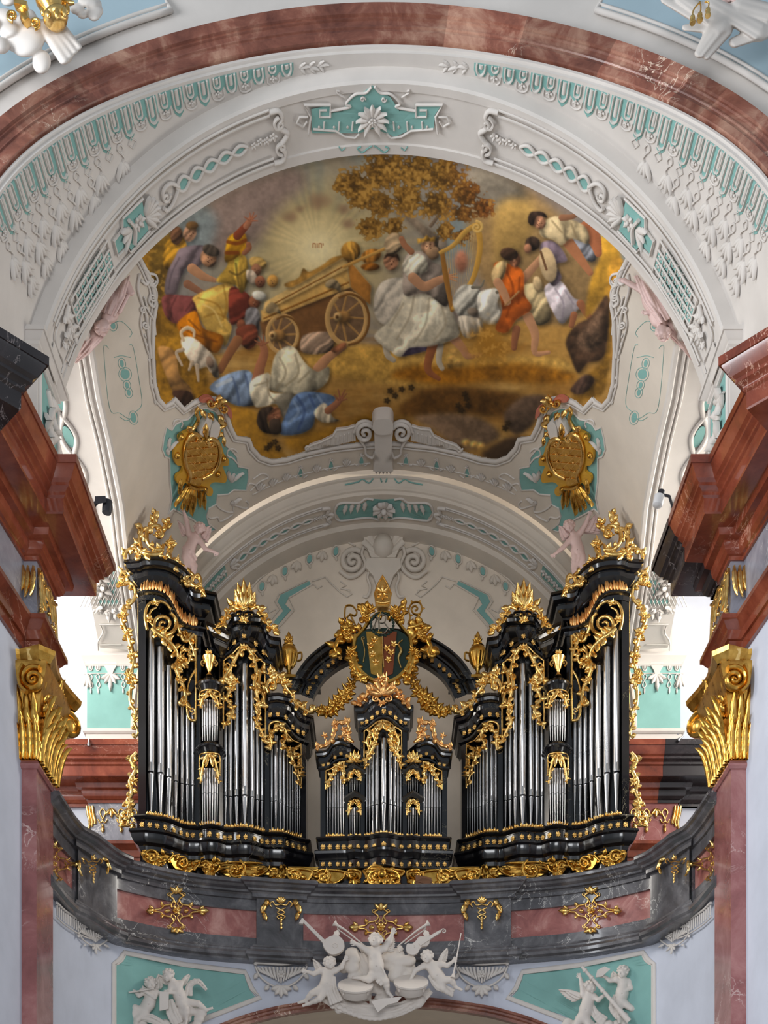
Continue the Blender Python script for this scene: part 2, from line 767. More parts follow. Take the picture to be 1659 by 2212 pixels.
M['blackent'] = marble('near_black_marble_and_shade', (26, 22, 24), (40, 34, 36), (62, 54, 56), (150, 140, 140), 1.4, 1.0, .006, .25, 0, .4)  # dark stone blocks; also paints the shade on the left diagonal cornice
M['case'] = marble('black_marbled_wood', (7, 7, 9), (11, 11, 14), (20, 20, 26), (190, 180, 150), 2.0, 1.5, .0035, .22, 0, .5, .55)
M['darkwood'] = marble('dark_brown_wood', (32, 20, 12), (44, 28, 18), (58, 38, 24), (58, 38, 24), 3, 3, .01, .55, 0, 0)
M['floor'] = marble('pale_stone_floor', (150, 140, 128), (176, 166, 152), (196, 188, 176), (210, 204, 196), 1, 1, .01, .5, 0, 0)


def metal(name, c0, c1, rough, sc=9.0, bump=.15):
    t = NT(name)
    n = t.noise(sc, 4)
    t.bump(t.noise(sc * 6, 3), bump, .006)
    rr = t.n('ShaderNodeMapRange')
    t.l(n, rr.inputs['Value'])
    rr.inputs['To Min'].default_value = rough * .7
    rr.inputs['To Max'].default_value = rough * 1.4
    return t.out(t.ramp(n, [(.3, lin(c0)), (.7, lin(c1))]), rr.outputs[0], 1.0)


M['gold'] = metal('bright_gilding', (222, 170, 84), (250, 218, 146), .27)
M['goldold'] = metal('aged_gilding', (190, 140, 58), (228, 184, 96), .28)
M['goldred'] = metal('red_gold_leaf', (216, 150, 88), (244, 198, 132), .32)
M['goldpaint'] = plaster('ochre_gold_paint', (206, 156, 52), .12, .4)
M['pinkpaint'] = plaster('salmon_paint', (190, 112, 92), .08, .5)
M['tin'] = metal('polished_pipe_tin', (196, 195, 194), (222, 221, 221), .28, 1.2, .0)
M['tindark'] = metal('shaded_pipe_lip', (30, 30, 32), (46, 46, 50), .4, 3.0, .02)
M['lampblack'] = plaster('black_lamp_housing', (42, 42, 48), .1, .45)
M['lampwhite'] = plaster('white_lamp_housing', (200, 200, 202), .04, .45)
M['cardboard'] = plaster('brown_cardboard', (134, 96, 72), .1, .8)
M['chrome'] = metal('small_lamp_metal', (140, 140, 146), (190, 190, 196), .3)
M['silver'] = metal('silver_leaf', (170, 160, 140), (206, 200, 186), .35)
M['dkgreen'] = plaster('dark_green_paint', (30, 52, 46), .1, .5)
M['rust'] = plaster('rust_red_paint', (120, 62, 34), .1, .5)

# ------------------------------------------------------------------ setting: constants of the building
ZC, R1, R2 = 11.23, 4.70, 4.50        # arch centre height, radius of outer soffit and of the transverse arch
RB, ZB = 4.70, 11.13                  # barrel vault
YF, YE = 15.30, 16.25                 # front and far edge of the transverse arch
S_OUT, S_IN, S_VAULT = Cyl(R1, ZC), Cyl(R2, ZC), Cyl(RB, ZB)
S_A3 = Cyl(4.40, 11.0)


def YA(X):
    return 15.17 - .0445 * X * X - .00136 * X ** 4


def ringpt(r, th, dY=0.0):
    X = R1 * math.sin(th)
    return (r * math.sin(th), YA(X) + dY, ZC + r * math.cos(th))


D = math.radians
# floor of the church and of the gallery
obj('floor', *box((-14, -6, -1.7), (14, 30, -1.6)), M['floor'], kind='structure', smooth=False)
obj('ceiling', *box((-8.5, 16.9, 16.6), (8.5, 25, 16.8)), M['white'], kind='structure', smooth=False)

# --- crossing arch: splayed soffit, moulding and red marble archivolt
t1 = struct('trim_1')
ths = np.linspace(D(-90), D(90), 97)
rows = []
for th in ths:
    X = R1 * math.sin(th)
    ya = YA(X)
    rows.append([(X, ya + (YF - ya) * u, ZC + R1 * math.cos(th)) for u in np.linspace(0, 1, 8)])
first = [[(p[0], p[1], 10.6) for p in rows[0]]]
last = [[(p[0], p[1], 10.6) for p in rows[-1]]]
MB().add(grid(first + rows + last)).build('soffit', M['white'], t1)
MB().add(grid([[ringpt(r, th, d) for r, d in ((4.70, .0), (4.70, -.03), (4.735, -.03), (4.745, -.06), (4.775, -.06), (4.80, -.02), (4.80, .1))] for th in ths])).build('white_moulding', M['white'], t1)
prof = [(4.79, .03), (4.80, -.10), (4.885, -.115), (4.895, -.085), (4.95, -.085), (4.96, -.1), (4.975, -.1), (4.985, -.075), (5.05, -.085), (5.06, -.105), (5.085, -.105), (5.095, -.13), (5.21, -.15), (5.215, .05)]
cuts = [-90, -71, -58, -45.5, -33.4, -21, -10, -1.2, 9, 20, 33, 45.5, 51, 62, 74, 90]
for a, b in zip(cuts[:-1], cuts[1:]):
    n = max(3, int((b - a) / 1.5))
    MB().add(grid([[ringpt(r, th, d) for r, d in prof] for th in np.linspace(D(a), D(b), n)])).build('voussoir', M['redarch'], t1)
MB().add(grid([[ringpt(r, th, d) for r, d in ((5.2, 0), (5.9, 0.0), (7.6, 0.0))] for th in ths])).build('spandrel', M['white'], t1)
for s in (-1, 1):
    pan = np.linspace(D(28), D(80), 30) * s
    MB().add(grid([[ringpt(r, th, d) for r, d in ((5.62, -.02), (5.62, -.05), (6.2, -.05), (7.6, -.05))] for th in pan])).build('blue_panel', M['blue'], t1)
    fr = MB()
    for r0, w in ((5.60, .035), (5.68, .022)):
        line = [ringpt(7.6, pan[0])] + [ringpt(r0 + .6, pan[0]), ringpt(r0 + .25, pan[0])] + [ringpt(r0, th, -.05) for th in pan]
        fr.add(tube(np.array(line), w, n=6))
    fr.build('panel_frame', M['white'], t1)

# --- transverse arch
t2 = struct('trim_2')
tha = np.linspace(D(-74), D(74), 75)
pr = [(R1 + .02, YF), (R2 + .03, YF), (R2, YF + .02), (R2, YF + .12), (R2 + .02, YF + .13), (R2 + .02, YE - .14), (R2, YE - .13), (R2, YE), (R2 + .25, YE + .0)]
MB().add(grid([[(r * math.sin(t), y, ZC + r * math.cos(t)) for r, y in pr] for t in tha])).build('arch_ring', M['white'], t2)
for s in (-1, 1):
    # impost with moulded cap
    MB().add(box((s * 5.1, YF, 10.6), (s * 4.40, YE, 12.40))).build('impost_block', M['white'], t2, False)
    cap = [(0, 0), (.03, .02), (.03, .06), (.06, .08), (.10, .13), (.12, .13), (.12, .19), (0, .19)]
    MB().add(sweep([(s * 5.1, YF), (s * 4.40, YF), (s * 4.40, YE), (s * 5.1, YE)] if s < 0 else [(5.1, YE), (4.40, YE), (4.40, YF), (5.1, YF)], cap, z0=12.36)).build('impost_moulding', M['white'], t2)

# --- barrel vault between the arches
ZCUT = ((16.2, 13.5), (16.75, 13.5), (17.5, 13.38), (18.25, 13.33), (18.95, 13.25), (19.5, 13.18), (20.3, 12.97), (21.2, 12.75), (22.42, 12.45))
ceil = struct('ceiling_vault')
ys = np.linspace(16.2, 22.42, 64)


def cutpt(y, s, r=RB, dz=0.0):
    z = np.interp(y, *zip(*ZCUT)) + dz
    return np.array((s * math.sqrt(max(RB ** 2 - (z - ZB) ** 2, 0)), y, z))


rows = []
for y in ys:
    ph = math.acos(min(1, (np.interp(y, *zip(*ZCUT)) - ZB) / RB))
    rows.append([(RB * math.sin(t), y, ZB + RB * math.cos(t)) for t in np.linspace(-ph, ph, 72)])
MB().add(grid(rows)).build('barrel_vault', M['cream'], ceil)
t3 = struct('trim_3')
for s in (-1, 1):
    # soffit of the side arch with its edge mouldings
    e = [cutpt(y, s) for y in ys]
    MB().add(grid([[p, p + np.array((s * .4, 0, .03)), p + np.array((s * .78, 0, .06)), p + np.array((s * .80, 0, .9))] for p in e])).build('side_arch_soffit', M['white'], t3)
    b = MB()
    for dx, w in ((.015, .05), (.13, .03), (.2, .02)):
        b.add(tube(np.array([p + np.array((s * dx, 0, -.0)) for p in e]), w, n=6))
    b.build('side_arch_moulding', M['white'], t3)

# --- arch at the back of the organ bay and the lunette wall
t4 = struct('trim_4')
thb = np.linspace(D(-90), D(90), 73)
pr = [(4.72, 22.42), (4.70, 22.38), (4.66, 22.38), (4.65, 22.42), (4.50, 22.44), (4.49, 22.40), (4.45, 22.40), (4.44, 22.44), (4.40, 22.47), (4.40, 23.25), (4.30, 23.25), (4.30, 23.7)]
MB().add(grid([[(r * math.sin(t), y, 11.0 + r * math.cos(t)) for r, y in pr] for t in thb] )).build('arch_ring', M['cream'], t4)
for s in (-1, 1):
    MB().add(box((s * 4.3, 23.24, 5.0), (s * 4.72, 23.7, 11.05))).build('arch_pier', M['cream'], t4, False)
obj('wall_back', *box((-5, 23.65, 4.0), (5, 23.9, 16.6)), M['taupe'], kind='structure', smooth=False)
for i, s in enumerate((-1, 1)):
    obj('wall_back_%s' % ('left', 'right')[i], *box((s * 4.6, 23.2, 4.0), (s * 8.4, 23.6, 14.5)), M['wallwhite'], kind='structure', smooth=False)
    # outer wall of the bay with its window opening
    w = struct('wall_%s_bay' % ('left', 'right')[i])
    for q in (((s * 8.1, 16.2, 4.0), (s * 8.4, 23.6, 6.2)), ((s * 8.1, 16.2, 9.2), (s * 8.4, 23.6, 10.8)), ((s * 8.1, 16.2, 14.4), (s * 8.4, 23.6, 16.7)), ((s * 8.1, 16.2, 6.2), (s * 8.4, 17.6, 14.4)), ((s * 8.1, 21.2, 6.2), (s * 8.4, 23.6, 14.4))):
        MB().add(box(*q)).build('masonry', M['wallwhite'], w, False)

# --- entablature: plan path of the frieze face, mirrored
ENT_C = [(-.25, 0), (.03, 0), (.03, .05), (.06, .06), (.10, .10), (.12, .16), (.12, .20), (.20, .22), (.22, .30), (.46, .31), (.47, .33), (.47, .50), (.50, .52), (.50, .56), (.52, .58), (.56, .60), (.56, .64), (.60, .67), (.65, .76), (.67, .80), (.69, .80), (.69, .90), (-.25, .93)]
ENT_F = [(-.25, 0), (0, 0), (0, .76), (-.25, .76)]
ENT_A = [(-.25, 0), (.03, 0), (.03, .13), (.06, .14), (.06, .26), (.08, .28), (.12, .34), (.15, .36), (.15, .42), (-.25, .42)]
EPATH = [(-5.9, 12.30), (-4.72, 13.45), (-4.86, 13.59), (-4.68, 15.64), (-4.507, 15.64), (-4.507, 16.45), (-6.0, 16.45)]


def right(path):
    return [(-x, y) for x, y in reversed(path)]


for i, s in enumerate((-1, 1)):
    t = struct('trim_%d' % (5 + i))
    # travel direction must keep the nave on the right-hand side
    pa = EPATH if s < 0 else right(EPATH)
    diag = pa[:3] if s < 0 else pa[-3:]
    rest = pa[2:] if s < 0 else pa[:-2]
    MB().add(sweep(diag, ENT_C, z0=9.85)).build('cornice', M['blackent'] if s < 0 else M['redent'], t)  # left diagonal run is red too; near-black colour paints its shade
    MB().add(sweep(rest, ENT_C, z0=9.85)).build('cornice', M['redent'], t)
    MB().add(sweep(pa, ENT_F, z0=9.09)).build('frieze', M['greyfrieze'], t)
    MB().add(sweep(pa, ENT_A, z0=8.67)).build('architrave', M['redent'], t)
    if s > 0:   # dark stone let into the far end of the right cornice
        MB().add(sweep([(6.0, 16.45), (4.507, 16.45), (4.507, 16.15)], [(o + .005 if o > 0 else o, z) for o, z in ENT_C], z0=9.85)).build('cornice_block', M['blackent'], t)
    # pier wall, pilaster strip with its red necking
    w = struct('wall_%s' % ('left', 'right')[i])
    lo = -1.6
    MB().add(prism([(s * 4.695, 15.70, lo), (s * 4.695, 16.45, lo), (s * 8.4, 16.45, lo), (s * 8.4, 12.2, lo), (s * 5.95, 12.2, lo), (s * 4.86, 13.55, lo)], (0, 0, 12.1))).build('pier', M['wallwhite'], w, False)
    MB().add(box((s * 4.8, 15.62, lo), (s * 4.507, 16.40, 7.16))).build('pilaster_shaft', M['pilaster'], w, False)
    np_ = [(0, 0), (.02, .0), (.045, .03), (.045, .06), (.02, .09), (.02, .1), (0, .1)]
    pth = [(-4.8, 15.62), (-4.507, 15.62), (-4.507, 16.40), (-4.8, 16.40)]
    MB().add(sweep(pth if s < 0 else right(pth), np_, z0=7.14)).build('necking', M['pilaster'], w)
    # back wall entablature of the side bay, breaking forward over the inner pilaster
    t = struct('trim_%d' % (7 + i))
    bp = [(-8.2, 23.15), (-5.62, 23.15), (-5.62, 22.98), (-3.6, 22.98)]
    bp = [(x, y) for x, y in bp] if s < 0 else right(bp)
    MB().add(sweep(bp, ENT_C, z0=9.85)).build('cornice', M['redent'], t)
    q = box((s * 5.62, 22.98, 9.09), (s * 3.6, 23.3, 9.85))
    MB().add(q).build('frieze', M['greyfrieze'] if s < 0 else M['pilaster'], t, False)
    MB().add(sweep(bp, ENT_A, z0=8.67)).build('architrave', M['redent'], t)
    q = box((s * 5.50, 23.0, 4.0), (s * 3.6, 23.3, 8.67))
    MB().add(q).build('pilaster_shaft', M['pilaster'], t, False)
    if s > 0:   # the darker stone let into the right-hand cornice
        MB().add(sweep([(-6.55, 23.15), (-5.62, 23.15), (-5.62, 22.98), (-5.22, 22.98)] if s < 0 else [(5.22, 22.98), (5.62, 22.98), (5.62, 23.15), (6.35, 23.15)], [(o + .004 if o > 0 else o, z) for o, z in ENT_C], z0=9.85)).build('cornice_block', M['blackent'], t)

# ------------------------------------------------------------------ the ceiling fresco (paint as vertex colour on the vault)
W0, H0, WW, HH = 290, 300, 1080, 720
_yy, _xx = np.mgrid[0:HH, 0:WW].astype(float)
_xx += W0
_yy += H0
CAN = np.zeros((HH, WW, 3))
_rs = np.random.RandomState(4)


def vnoise(cell, seed, octv=4, st=1.0):
    out = np.zeros((HH, WW))
    amp, tot = 1.0, 0.0
    for o in range(octv):
        c = max(cell / 2 ** o, 1.5)
        g = np.random.RandomState(seed + o).rand(int(HH / c) + 3, int(WW / c) + 3)
        u, v = (_xx - W0) / c / st, (_yy - H0) / c
        i, j = u.astype(int), v.astype(int)
        fu, fv = u - i, v - j
        fu, fv = fu * fu * (3 - 2 * fu), fv * fv * (3 - 2 * fv)
        out += amp * ((g[j, i] * (1 - fu) + g[j, i + 1] * fu) * (1 - fv) + (g[j + 1, i] * (1 - fu) + g[j + 1, i + 1] * fu) * fv)
        tot += amp
        amp *= .5
    return out / tot


N1, N2, N3, NH, NL = vnoise(90, 1), vnoise(26, 20), vnoise(9, 40, 3), vnoise(16, 60, 4, 5.0), vnoise(6, 80, 2)


def put(mask, col, alpha=1.0):
    m = (mask * alpha)[..., None]
    CAN[:] = CAN * (1 - m) + np.asarray(col, float) * m


def pmask(poly, soft=1.2, sm=5):
    """coverage of a closed outline inside its own box: (mask, box)"""
    q = smoothline(poly, sm, True) if sm else np.asarray(poly, float)
    pd = int(6 + 3 * soft)
    x0, x1 = int(np.clip(q[:, 0].min() - W0 - pd, 0, WW)), int(np.clip(q[:, 0].max() - W0 + pd, 0, WW))
    y0, y1 = int(np.clip(q[:, 1].min() - H0 - pd, 0, HH)), int(np.clip(q[:, 1].max() - H0 + pd, 0, HH))
    X, Y = _xx[y0:y1, x0:x1], _yy[y0:y1, x0:x1]
    ins = np.zeros(X.shape, bool)
    for (ax, ay), (bx_, by) in zip(q, np.roll(q, -1, 0)):
        if ay != by:
            ins ^= ((ay > Y) != (by > Y)) & (X < (bx_ - ax) * (Y - ay) / (by - ay) + ax)
    return blur(ins.astype(float), soft), (slice(y0, y1), slice(x0, x1))


def blur(A, s):
    r = int(round(s))
    if r < 1 or min(A.shape) < 2:
        return A
    for _ in range(2):
        for ax in (0, 1):
            c = np.cumsum(np.pad(A, [(r, r) if i == ax else (0, 0) for i in (0, 1)], mode='edge'), axis=ax)
            c = np.concatenate((np.zeros_like(np.take(c, [0], axis=ax)), c), axis=ax)
            n = 2 * r + 1
            A = (np.take(c, range(n, c.shape[ax]), axis=ax) - np.take(c, range(0, c.shape[ax] - n), axis=ax)) / n
    return A


def fill(poly, col, lit=(-.5, -.7), amt=.42, soft=1, sm=5, tex=.10, drop=.4, fold=1.0):
    """painted form with modelling: lighter towards lit, darker at its far edge, a soft shadow behind it"""
    m, B_ = pmask(poly, soft, sm)
    if m.size == 0:
        return
    q = np.asarray(poly, float)
    c, s = q.mean(0), max(np.ptp(q[:, 0]), np.ptp(q[:, 1])) * .5
    if drop and soft <= 2:
        sh = np.clip(np.roll(np.roll(blur(m, 4), 4, 0), 4, 1) - m, 0, 1)[..., None] * drop
        CAN[B_] *= 1 - sh
    X, Y = _xx[B_], _yy[B_]
    g = ((X - c[0]) * lit[0] + (Y - c[1]) * lit[1]) / s
    if soft <= 2:
        inner = blur(m, max(2, min(5, int(s * .15))))
        g = g - .55 * (1 - np.clip(inner * 1.4 - .4, 0, 1)) + .35 * np.clip((np.roll(np.roll(inner, -4, 0), -3, 1) - inner), -1, 1)
        if s > 16 and fold:
            an = (q[0][0] * 7 + q[0][1] * 3) % 1.6 - .3
            dx, dy = math.cos(an), math.sin(an)
            pe = max(5.0, s * .17)
            wv = (X * dx + Y * dy) / pe + 5 * N1[B_] + 2.6 * N2[B_]
            g = g + fold * (np.sin(wv) ** 3 * .55 + .25 * np.sin(wv * 2.3 + 1))
    k = np.clip(1 + amt * g + tex * (N2[B_] - .5) * 2 + tex * .6 * (N3[B_] - .5) * 2, .3, 1.4)
    mm = m[..., None]
    CAN[B_] = CAN[B_] * (1 - mm) + np.clip(np.asarray(col, float) * k[..., None], 0, 250) * mm


def stroke(pts, w, col, soft=1, alpha=1.0, sm=5, shade=.22):
    q = smoothline(pts, sm) if sm else np.asarray(pts, float)
    w = np.interp(np.linspace(0, 1, len(q)), np.linspace(0, 1, len(np.atleast_1d(w))), np.atleast_1d(w))
    x0, x1 = int(max(q[:, 0].min() - W0 - w.max() - 3, 0)), int(min(q[:, 0].max() - W0 + w.max() + 4, WW))
    y0, y1 = int(max(q[:, 1].min() - H0 - w.max() - 3, 0)), int(min(q[:, 1].max() - H0 + w.max() + 4, HH))
    if x1 <= x0 or y1 <= y0:
        return
    X, Y = _xx[y0:y1, x0:x1], _yy[y0:y1, x0:x1]
    best = np.full(X.shape, 1e9)
    sd = np.zeros(X.shape)
    for i in range(len(q) - 1):
        d = q[i + 1] - q[i]
        L2 = max(d @ d, 1e-9)
        t = np.clip(((X - q[i][0]) * d[0] + (Y - q[i][1]) * d[1]) / L2, 0, 1)
        px, py = q[i][0] + t * d[0], q[i][1] + t * d[1]
        r = (w[i] * (1 - t) + w[i + 1] * t) * .5
        e = np.hypot(X - px, Y - py) - r
        u = e < best
        best = np.where(u, e, best)
        sd = np.where(u, ((X - px) * -.5 + (Y - py) * -.7) / np.maximum(r, .5), sd)
    m = np.clip(.5 - best / max(soft, .3), 0, 1)[..., None] * alpha
    k = np.clip(1 + shade * sd, .5, 1.4)[..., None]
    CAN[y0:y1, x0:x1] = CAN[y0:y1, x0:x1] * (1 - m) + np.clip(np.asarray(col, float) * k, 0, 250) * m


def ell(cx, cy, rx, ry, rot=0.0):
    c, s = math.cos(rot), math.sin(rot)
    return [(cx + rx * math.cos(a) * c - ry * math.sin(a) * s, cy + rx * math.cos(a) * s + ry * math.sin(a) * c) for a in np.linspace(0, 2 * math.pi, 12, endpoint=False)]


def A(*p):
    return [(280 + x / 2.9625, 320 + y / 2.9625) for x, y in p]


def B(*p):
    return [(780 + x / 2.86, 320 + y / 2.86) for x, y in p]


def folds(lines, col, w=3, alpha=.5, soft=3):
    for l in lines:
        stroke(l, w, col, soft, alpha, shade=0)


SKIN, SKIND = (186, 136, 100), (150, 96, 66)
# sky, glory, cliffs
CAN[:] = (146, 140, 130)
put(np.clip((N1 - .42) * 4, 0, 1), (152, 130, 118), .7)
put(np.clip((.5 - N1) * 4, 0, 1) * (_yy < 560), (138, 152, 152), .8)
d = np.hypot((_xx - 688) / 1.15, _yy - 540)
put(np.clip(1 - d / 270, 0, 1) ** .8, (168, 158, 122), .9)
put(np.clip(1 - d / 170, 0, 1), (206, 176, 112))
an = np.arctan2(_yy - 540, _xx - 688)
ray = np.clip(.5 + .5 * np.sin(an * 31 + 3 * np.sin(an * 7)), 0, 1) * np.clip(1 - d / 240, 0, 1) * np.clip(d / 40, 0, 1)
put(ray, (226, 198, 138), .55)
put(np.clip(1.2 - d / 80, 0, 1), (246, 228, 176))
for x, y, r in ((625, 470, 17), (690, 436, 26), (740, 452, 16), (752, 484, 15), (648, 452, 12)):
    put(blur(np.clip(1.3 - np.hypot((_xx - x), (_yy - y) * 1.4) / r + (N3 - .5), 0, 1), 2), (150, 116, 90), .7)
fill([(430, 480), (480, 420), (560, 380), (640, 360), (660, 400), (600, 450), (560, 520), (500, 560), (450, 560)], (150, 128, 116), soft=14, amt=.2)
fill([(300, 540), (360, 470), (430, 440), (470, 480), (440, 560), (380, 600), (300, 640)], (140, 148, 146), soft=10, amt=.1)
fill([(1030, 420), (1120, 400), (1220, 470), (1300, 540), (1345, 600), (1345, 700), (1200, 720), (1060, 640), (1010, 520)], (158, 126, 82), soft=10, amt=.2)
fill([(1020, 360), (1100, 380), (1140, 430), (1070, 460), (1010, 430)], (142, 130, 112), soft=10)
fill([(1070, 450), (1130, 430), (1160, 470), (1120, 560), (1070, 580)], (178, 142, 82), soft=9)
# ground
fill([(290, 640), (380, 680), (460, 760), (560, 740), (700, 730), (860, 745), (1000, 700), (1120, 690), (1230, 700), (1345, 640), (1345, 1010), (290, 1010)], (182, 138, 74), lit=(0, -1), amt=.10, soft=5, tex=.06)
gm = np.clip((_yy - 690) / 60, 0, 1)
put(np.clip((NH - .54) * 5, 0, 1) * gm, (146, 98, 44), .45)
put(np.clip((.44 - NH) * 5, 0, 1) * gm, (216, 178, 112), .45)
fill(B((10, 1280), (250, 1230), (700, 1290), (1200, 1290), (1330, 1390), (900, 1400), (500, 1470), (100, 1450)), (204, 160, 84), soft=6, amt=.1, tex=.2)
fill(B((150, 1400), (340, 1340), (560, 1350), (1000, 1330), (1330, 1400), (1180, 1460), (820, 1440), (560, 1470), (300, 1440)), (158, 104, 38), soft=6, amt=.15, tex=.25)
fill(B((230, 1610), (400, 1490), (650, 1480), (1000, 1530), (900, 1650), (600, 1650), (300, 1660)), (104, 70, 32), soft=6, amt=.2, tex=.25)
fill(B((330, 1660), (600, 1640), (780, 1690), (850, 1790), (640, 1860), (450, 1740)), (132, 106, 82), soft=5, amt=.3, tex=.2)
fill(B((880, 1650), (990, 1540), (1140, 1530), (1100, 1610), (1060, 1710), (950, 1770)), (96, 76, 60), soft=4, amt=.3, tex=.2)
fill(B((740, 1900), (900, 1790), (1000, 1800), (900, 1930)), (74, 56, 40), soft=5)
fill(A((1040, 1260), (1200, 1270), (1400, 1260), (1659, 1300), (1659, 1480), (1400, 1480), (1200, 1420)), (206, 160, 80), soft=6, amt=.15, tex=.2)
fill(A((640, 1650), (800, 1680), (900, 1850), (1000, 1980), (850, 1990), (780, 1900), (680, 1840)), (186, 136, 54), soft=5, amt=.1, tex=.15)
fill(A((1000, 1850), (1300, 1780), (1600, 1700), (1500, 1850), (1100, 1950)), (176, 128, 50), soft=6, amt=.1, tex=.15)
# tree
leafm = np.zeros((HH, WW))
for x, y, r in ((770, 400, 45), (830, 370, 55), (900, 370, 50), (960, 380, 48), (1010, 420, 40), (1040, 450, 28), (820, 440, 36), (880, 430, 40), (940, 440, 40), (1000, 460, 30), (800, 490, 30), (850, 490, 26), (960, 500, 24), (1000, 510, 22), (780, 430, 30), (740, 400, 22)):
    leafm = np.maximum(leafm, np.clip(1.25 - np.hypot(_xx - x, (_yy - y) * 1.15) / r, 0, 1))
lm = np.clip((leafm + (NL - .5) * 1.0 + (N2 - .5) * .9 - .24) * 5, 0, 1) * (leafm > .02)
fill(B((180, 350), (270, 360), (330, 430), (420, 500), (520, 580), (500, 640), (400, 560), (300, 460), (230, 400)), (136, 118, 98), soft=2, amt=.3)
stroke(B((500, 600), (520, 450), (500, 360), (560, 300)), [18, 10, 5], (146, 130, 112), 1)
stroke(B((430, 480), (500, 400), (600, 360)), [8, 4], (120, 100, 80), 1)
tc = np.array((140, 102, 48)) * (1 + .9 * (NL - .5) + .7 * (N2 - .5))[..., None] + np.clip((_xx - 950) / 120, 0, 1)[..., None] * np.array((-6, -22, -6))
CAN[:] = CAN * (1 - lm[..., None]) + np.clip(tc, 30, 230) * lm[..., None]
put(lm * np.clip((NL * .6 + N2 * .4 - .56) * 8, 0, 1), (186, 144, 76), .7)
put(lm * np.clip((.44 - NL * .6 - N2 * .4) * 8, 0, 1), (92, 64, 30), .7)
# left bank
fill(A((60, 680), (240, 620), (260, 940), (440, 1100), (500, 1480), (560, 1640), (200, 1660), (150, 1100)), (168, 122, 46), soft=4, amt=.1, tex=.3)
fill(A((130, 660), (290, 520), (330, 560), (230, 700), (230, 960), (160, 1000)), (136, 104, 44), soft=4, tex=.35)
put(np.clip((N3 - .58) * 7, 0, 1) * (np.hypot(_xx - 345, (_yy - 600) * .6) < 45), (196, 150, 70), .7)
# onlookers, left
fill(A((230, 610), (330, 560), (365, 640), (310, 770), (220, 760)), (172, 126, 48), tex=.3)
fill(A(*ell(300, 560, 40, 60)), (120, 84, 60))
fill(A(*ell(385, 545, 42, 55, .3)), (186, 140, 108))
fill(A(*ell(400, 496, 40, 28)), (134, 98, 58))
fill(A((330, 640), (460, 620), (500, 660), (470, 720), (440, 760), (360, 770), (320, 860), (290, 940), (225, 930), (240, 800), (290, 700)), (124, 108, 112))
folds([A((440, 640), (380, 720), (340, 800)), A((320, 700), (270, 800), (250, 900))], (86, 74, 80))
stroke(A((400, 770), (470, 820), (545, 845)), [22, 18, 10], SKIN)
fill(A(*ell(505, 705, 50, 60, -.4)), SKIN)
fill(A(*ell(520, 655, 56, 36, .4)), (84, 72, 60))
stroke(A((370, 870), (420, 900), (470, 930)), [18, 12], (150, 104, 78))
fill(A((225, 940), (420, 945), (520, 895), (570, 885), (480, 1000), (420, 1110), (280, 1120), (215, 1040)), (134, 74, 70))
folds([A((300, 950), (260, 1040), (280, 1100)), A((420, 960), (360, 1040))], (90, 44, 44), 4)
# man in yellow
fill(A((410, 950), (560, 880), (650, 860), (670, 950), (620, 1080), (655, 1150), (610, 1270), (580, 1200), (500, 1170), (450, 1090), (420, 1000)), (214, 172, 88), amt=.3)
folds([A((440, 960), (560, 1000), (600, 1080)), A((480, 1080), (560, 1060), (640, 1100)), A((600, 880), (620, 1000), (600, 1100))], (160, 112, 42), 4)
folds([A((470, 1000), (540, 1040), (590, 1140))], (240, 210, 140), 4, .5)
fill(A((640, 900), (720, 910), (775, 960), (760, 1060), (690, 1120), (640, 1110)), (122, 56, 44))
fill(A((300, 1130), (420, 1040), (470, 1150), (600, 1205), (560, 1310), (470, 1280), (380, 1230)), (184, 112, 40), amt=.4)
folds([A((330, 1150), (440, 1200), (560, 1240)), A((380, 1100), (450, 1170))], (110, 56, 24), 4)
fill(A((640, 700), (740, 690), (760, 830), (720, 930), (680, 880), (600, 865), (555, 845), (620, 760)), (206, 164, 72))
folds([A((640, 790), (690, 810), (740, 780)), A((680, 740), (690, 820), (700, 880))], (96, 76, 36), 5, .6)
fill(A((640, 560), (735, 540), (745, 640), (690, 700), (615, 730), (612, 650)), (196, 140, 44))
folds([A((630, 600), (690, 610), (740, 590)), A((620, 670), (690, 670))], (134, 66, 30), 8, .8)
stroke(A((690, 560), (725, 520), (760, 480)), [19, 14], (140, 72, 48))
stroke(A((745, 500), (775, 455)), [13, 12], (176, 116, 86))
for q in (A((775, 455), (770, 415)), A((780, 452), (795, 412)), A((785, 455), (812, 430)), A((785, 465), (820, 466)), A((765, 462), (735, 440))):
    stroke(q, [4, 2.4], (170, 108, 80))
stroke(A((735, 670), (765, 640), (760, 615)), [11, 11], (160, 104, 74))
fill(A(*ell(820, 735, 58, 40, .3)), (208, 168, 96))
fill(A(*ell(810, 780, 34, 40)), (166, 114, 84))
fill(A((750, 780), (800, 790), (820, 850), (785, 875), (750, 840)), (196, 176, 152))
# crowd behind the cart
for x, y, r, c in ((835, 855, 34, (150, 96, 70)), (915, 850, 36, (196, 146, 78)), (800, 985, 38, (150, 92, 64)), (715, 1130, 30, (140, 84, 60))):
    fill(A(*ell(x, y, r, r * 1.15)), c)
fill(A(*ell(830, 945, 48, 32, .3)), (204, 198, 182))
fill(A((750, 1030), (820, 1030), (835, 1150), (780, 1200), (740, 1120)), (122, 118, 118))
fill(A((690, 1150), (800, 1130), (820, 1230), (760, 1290), (690, 1220)), (124, 66, 48))
stroke(A((690, 1230), (640, 1310), (580, 1420)), [22, 16], (150, 100, 66))
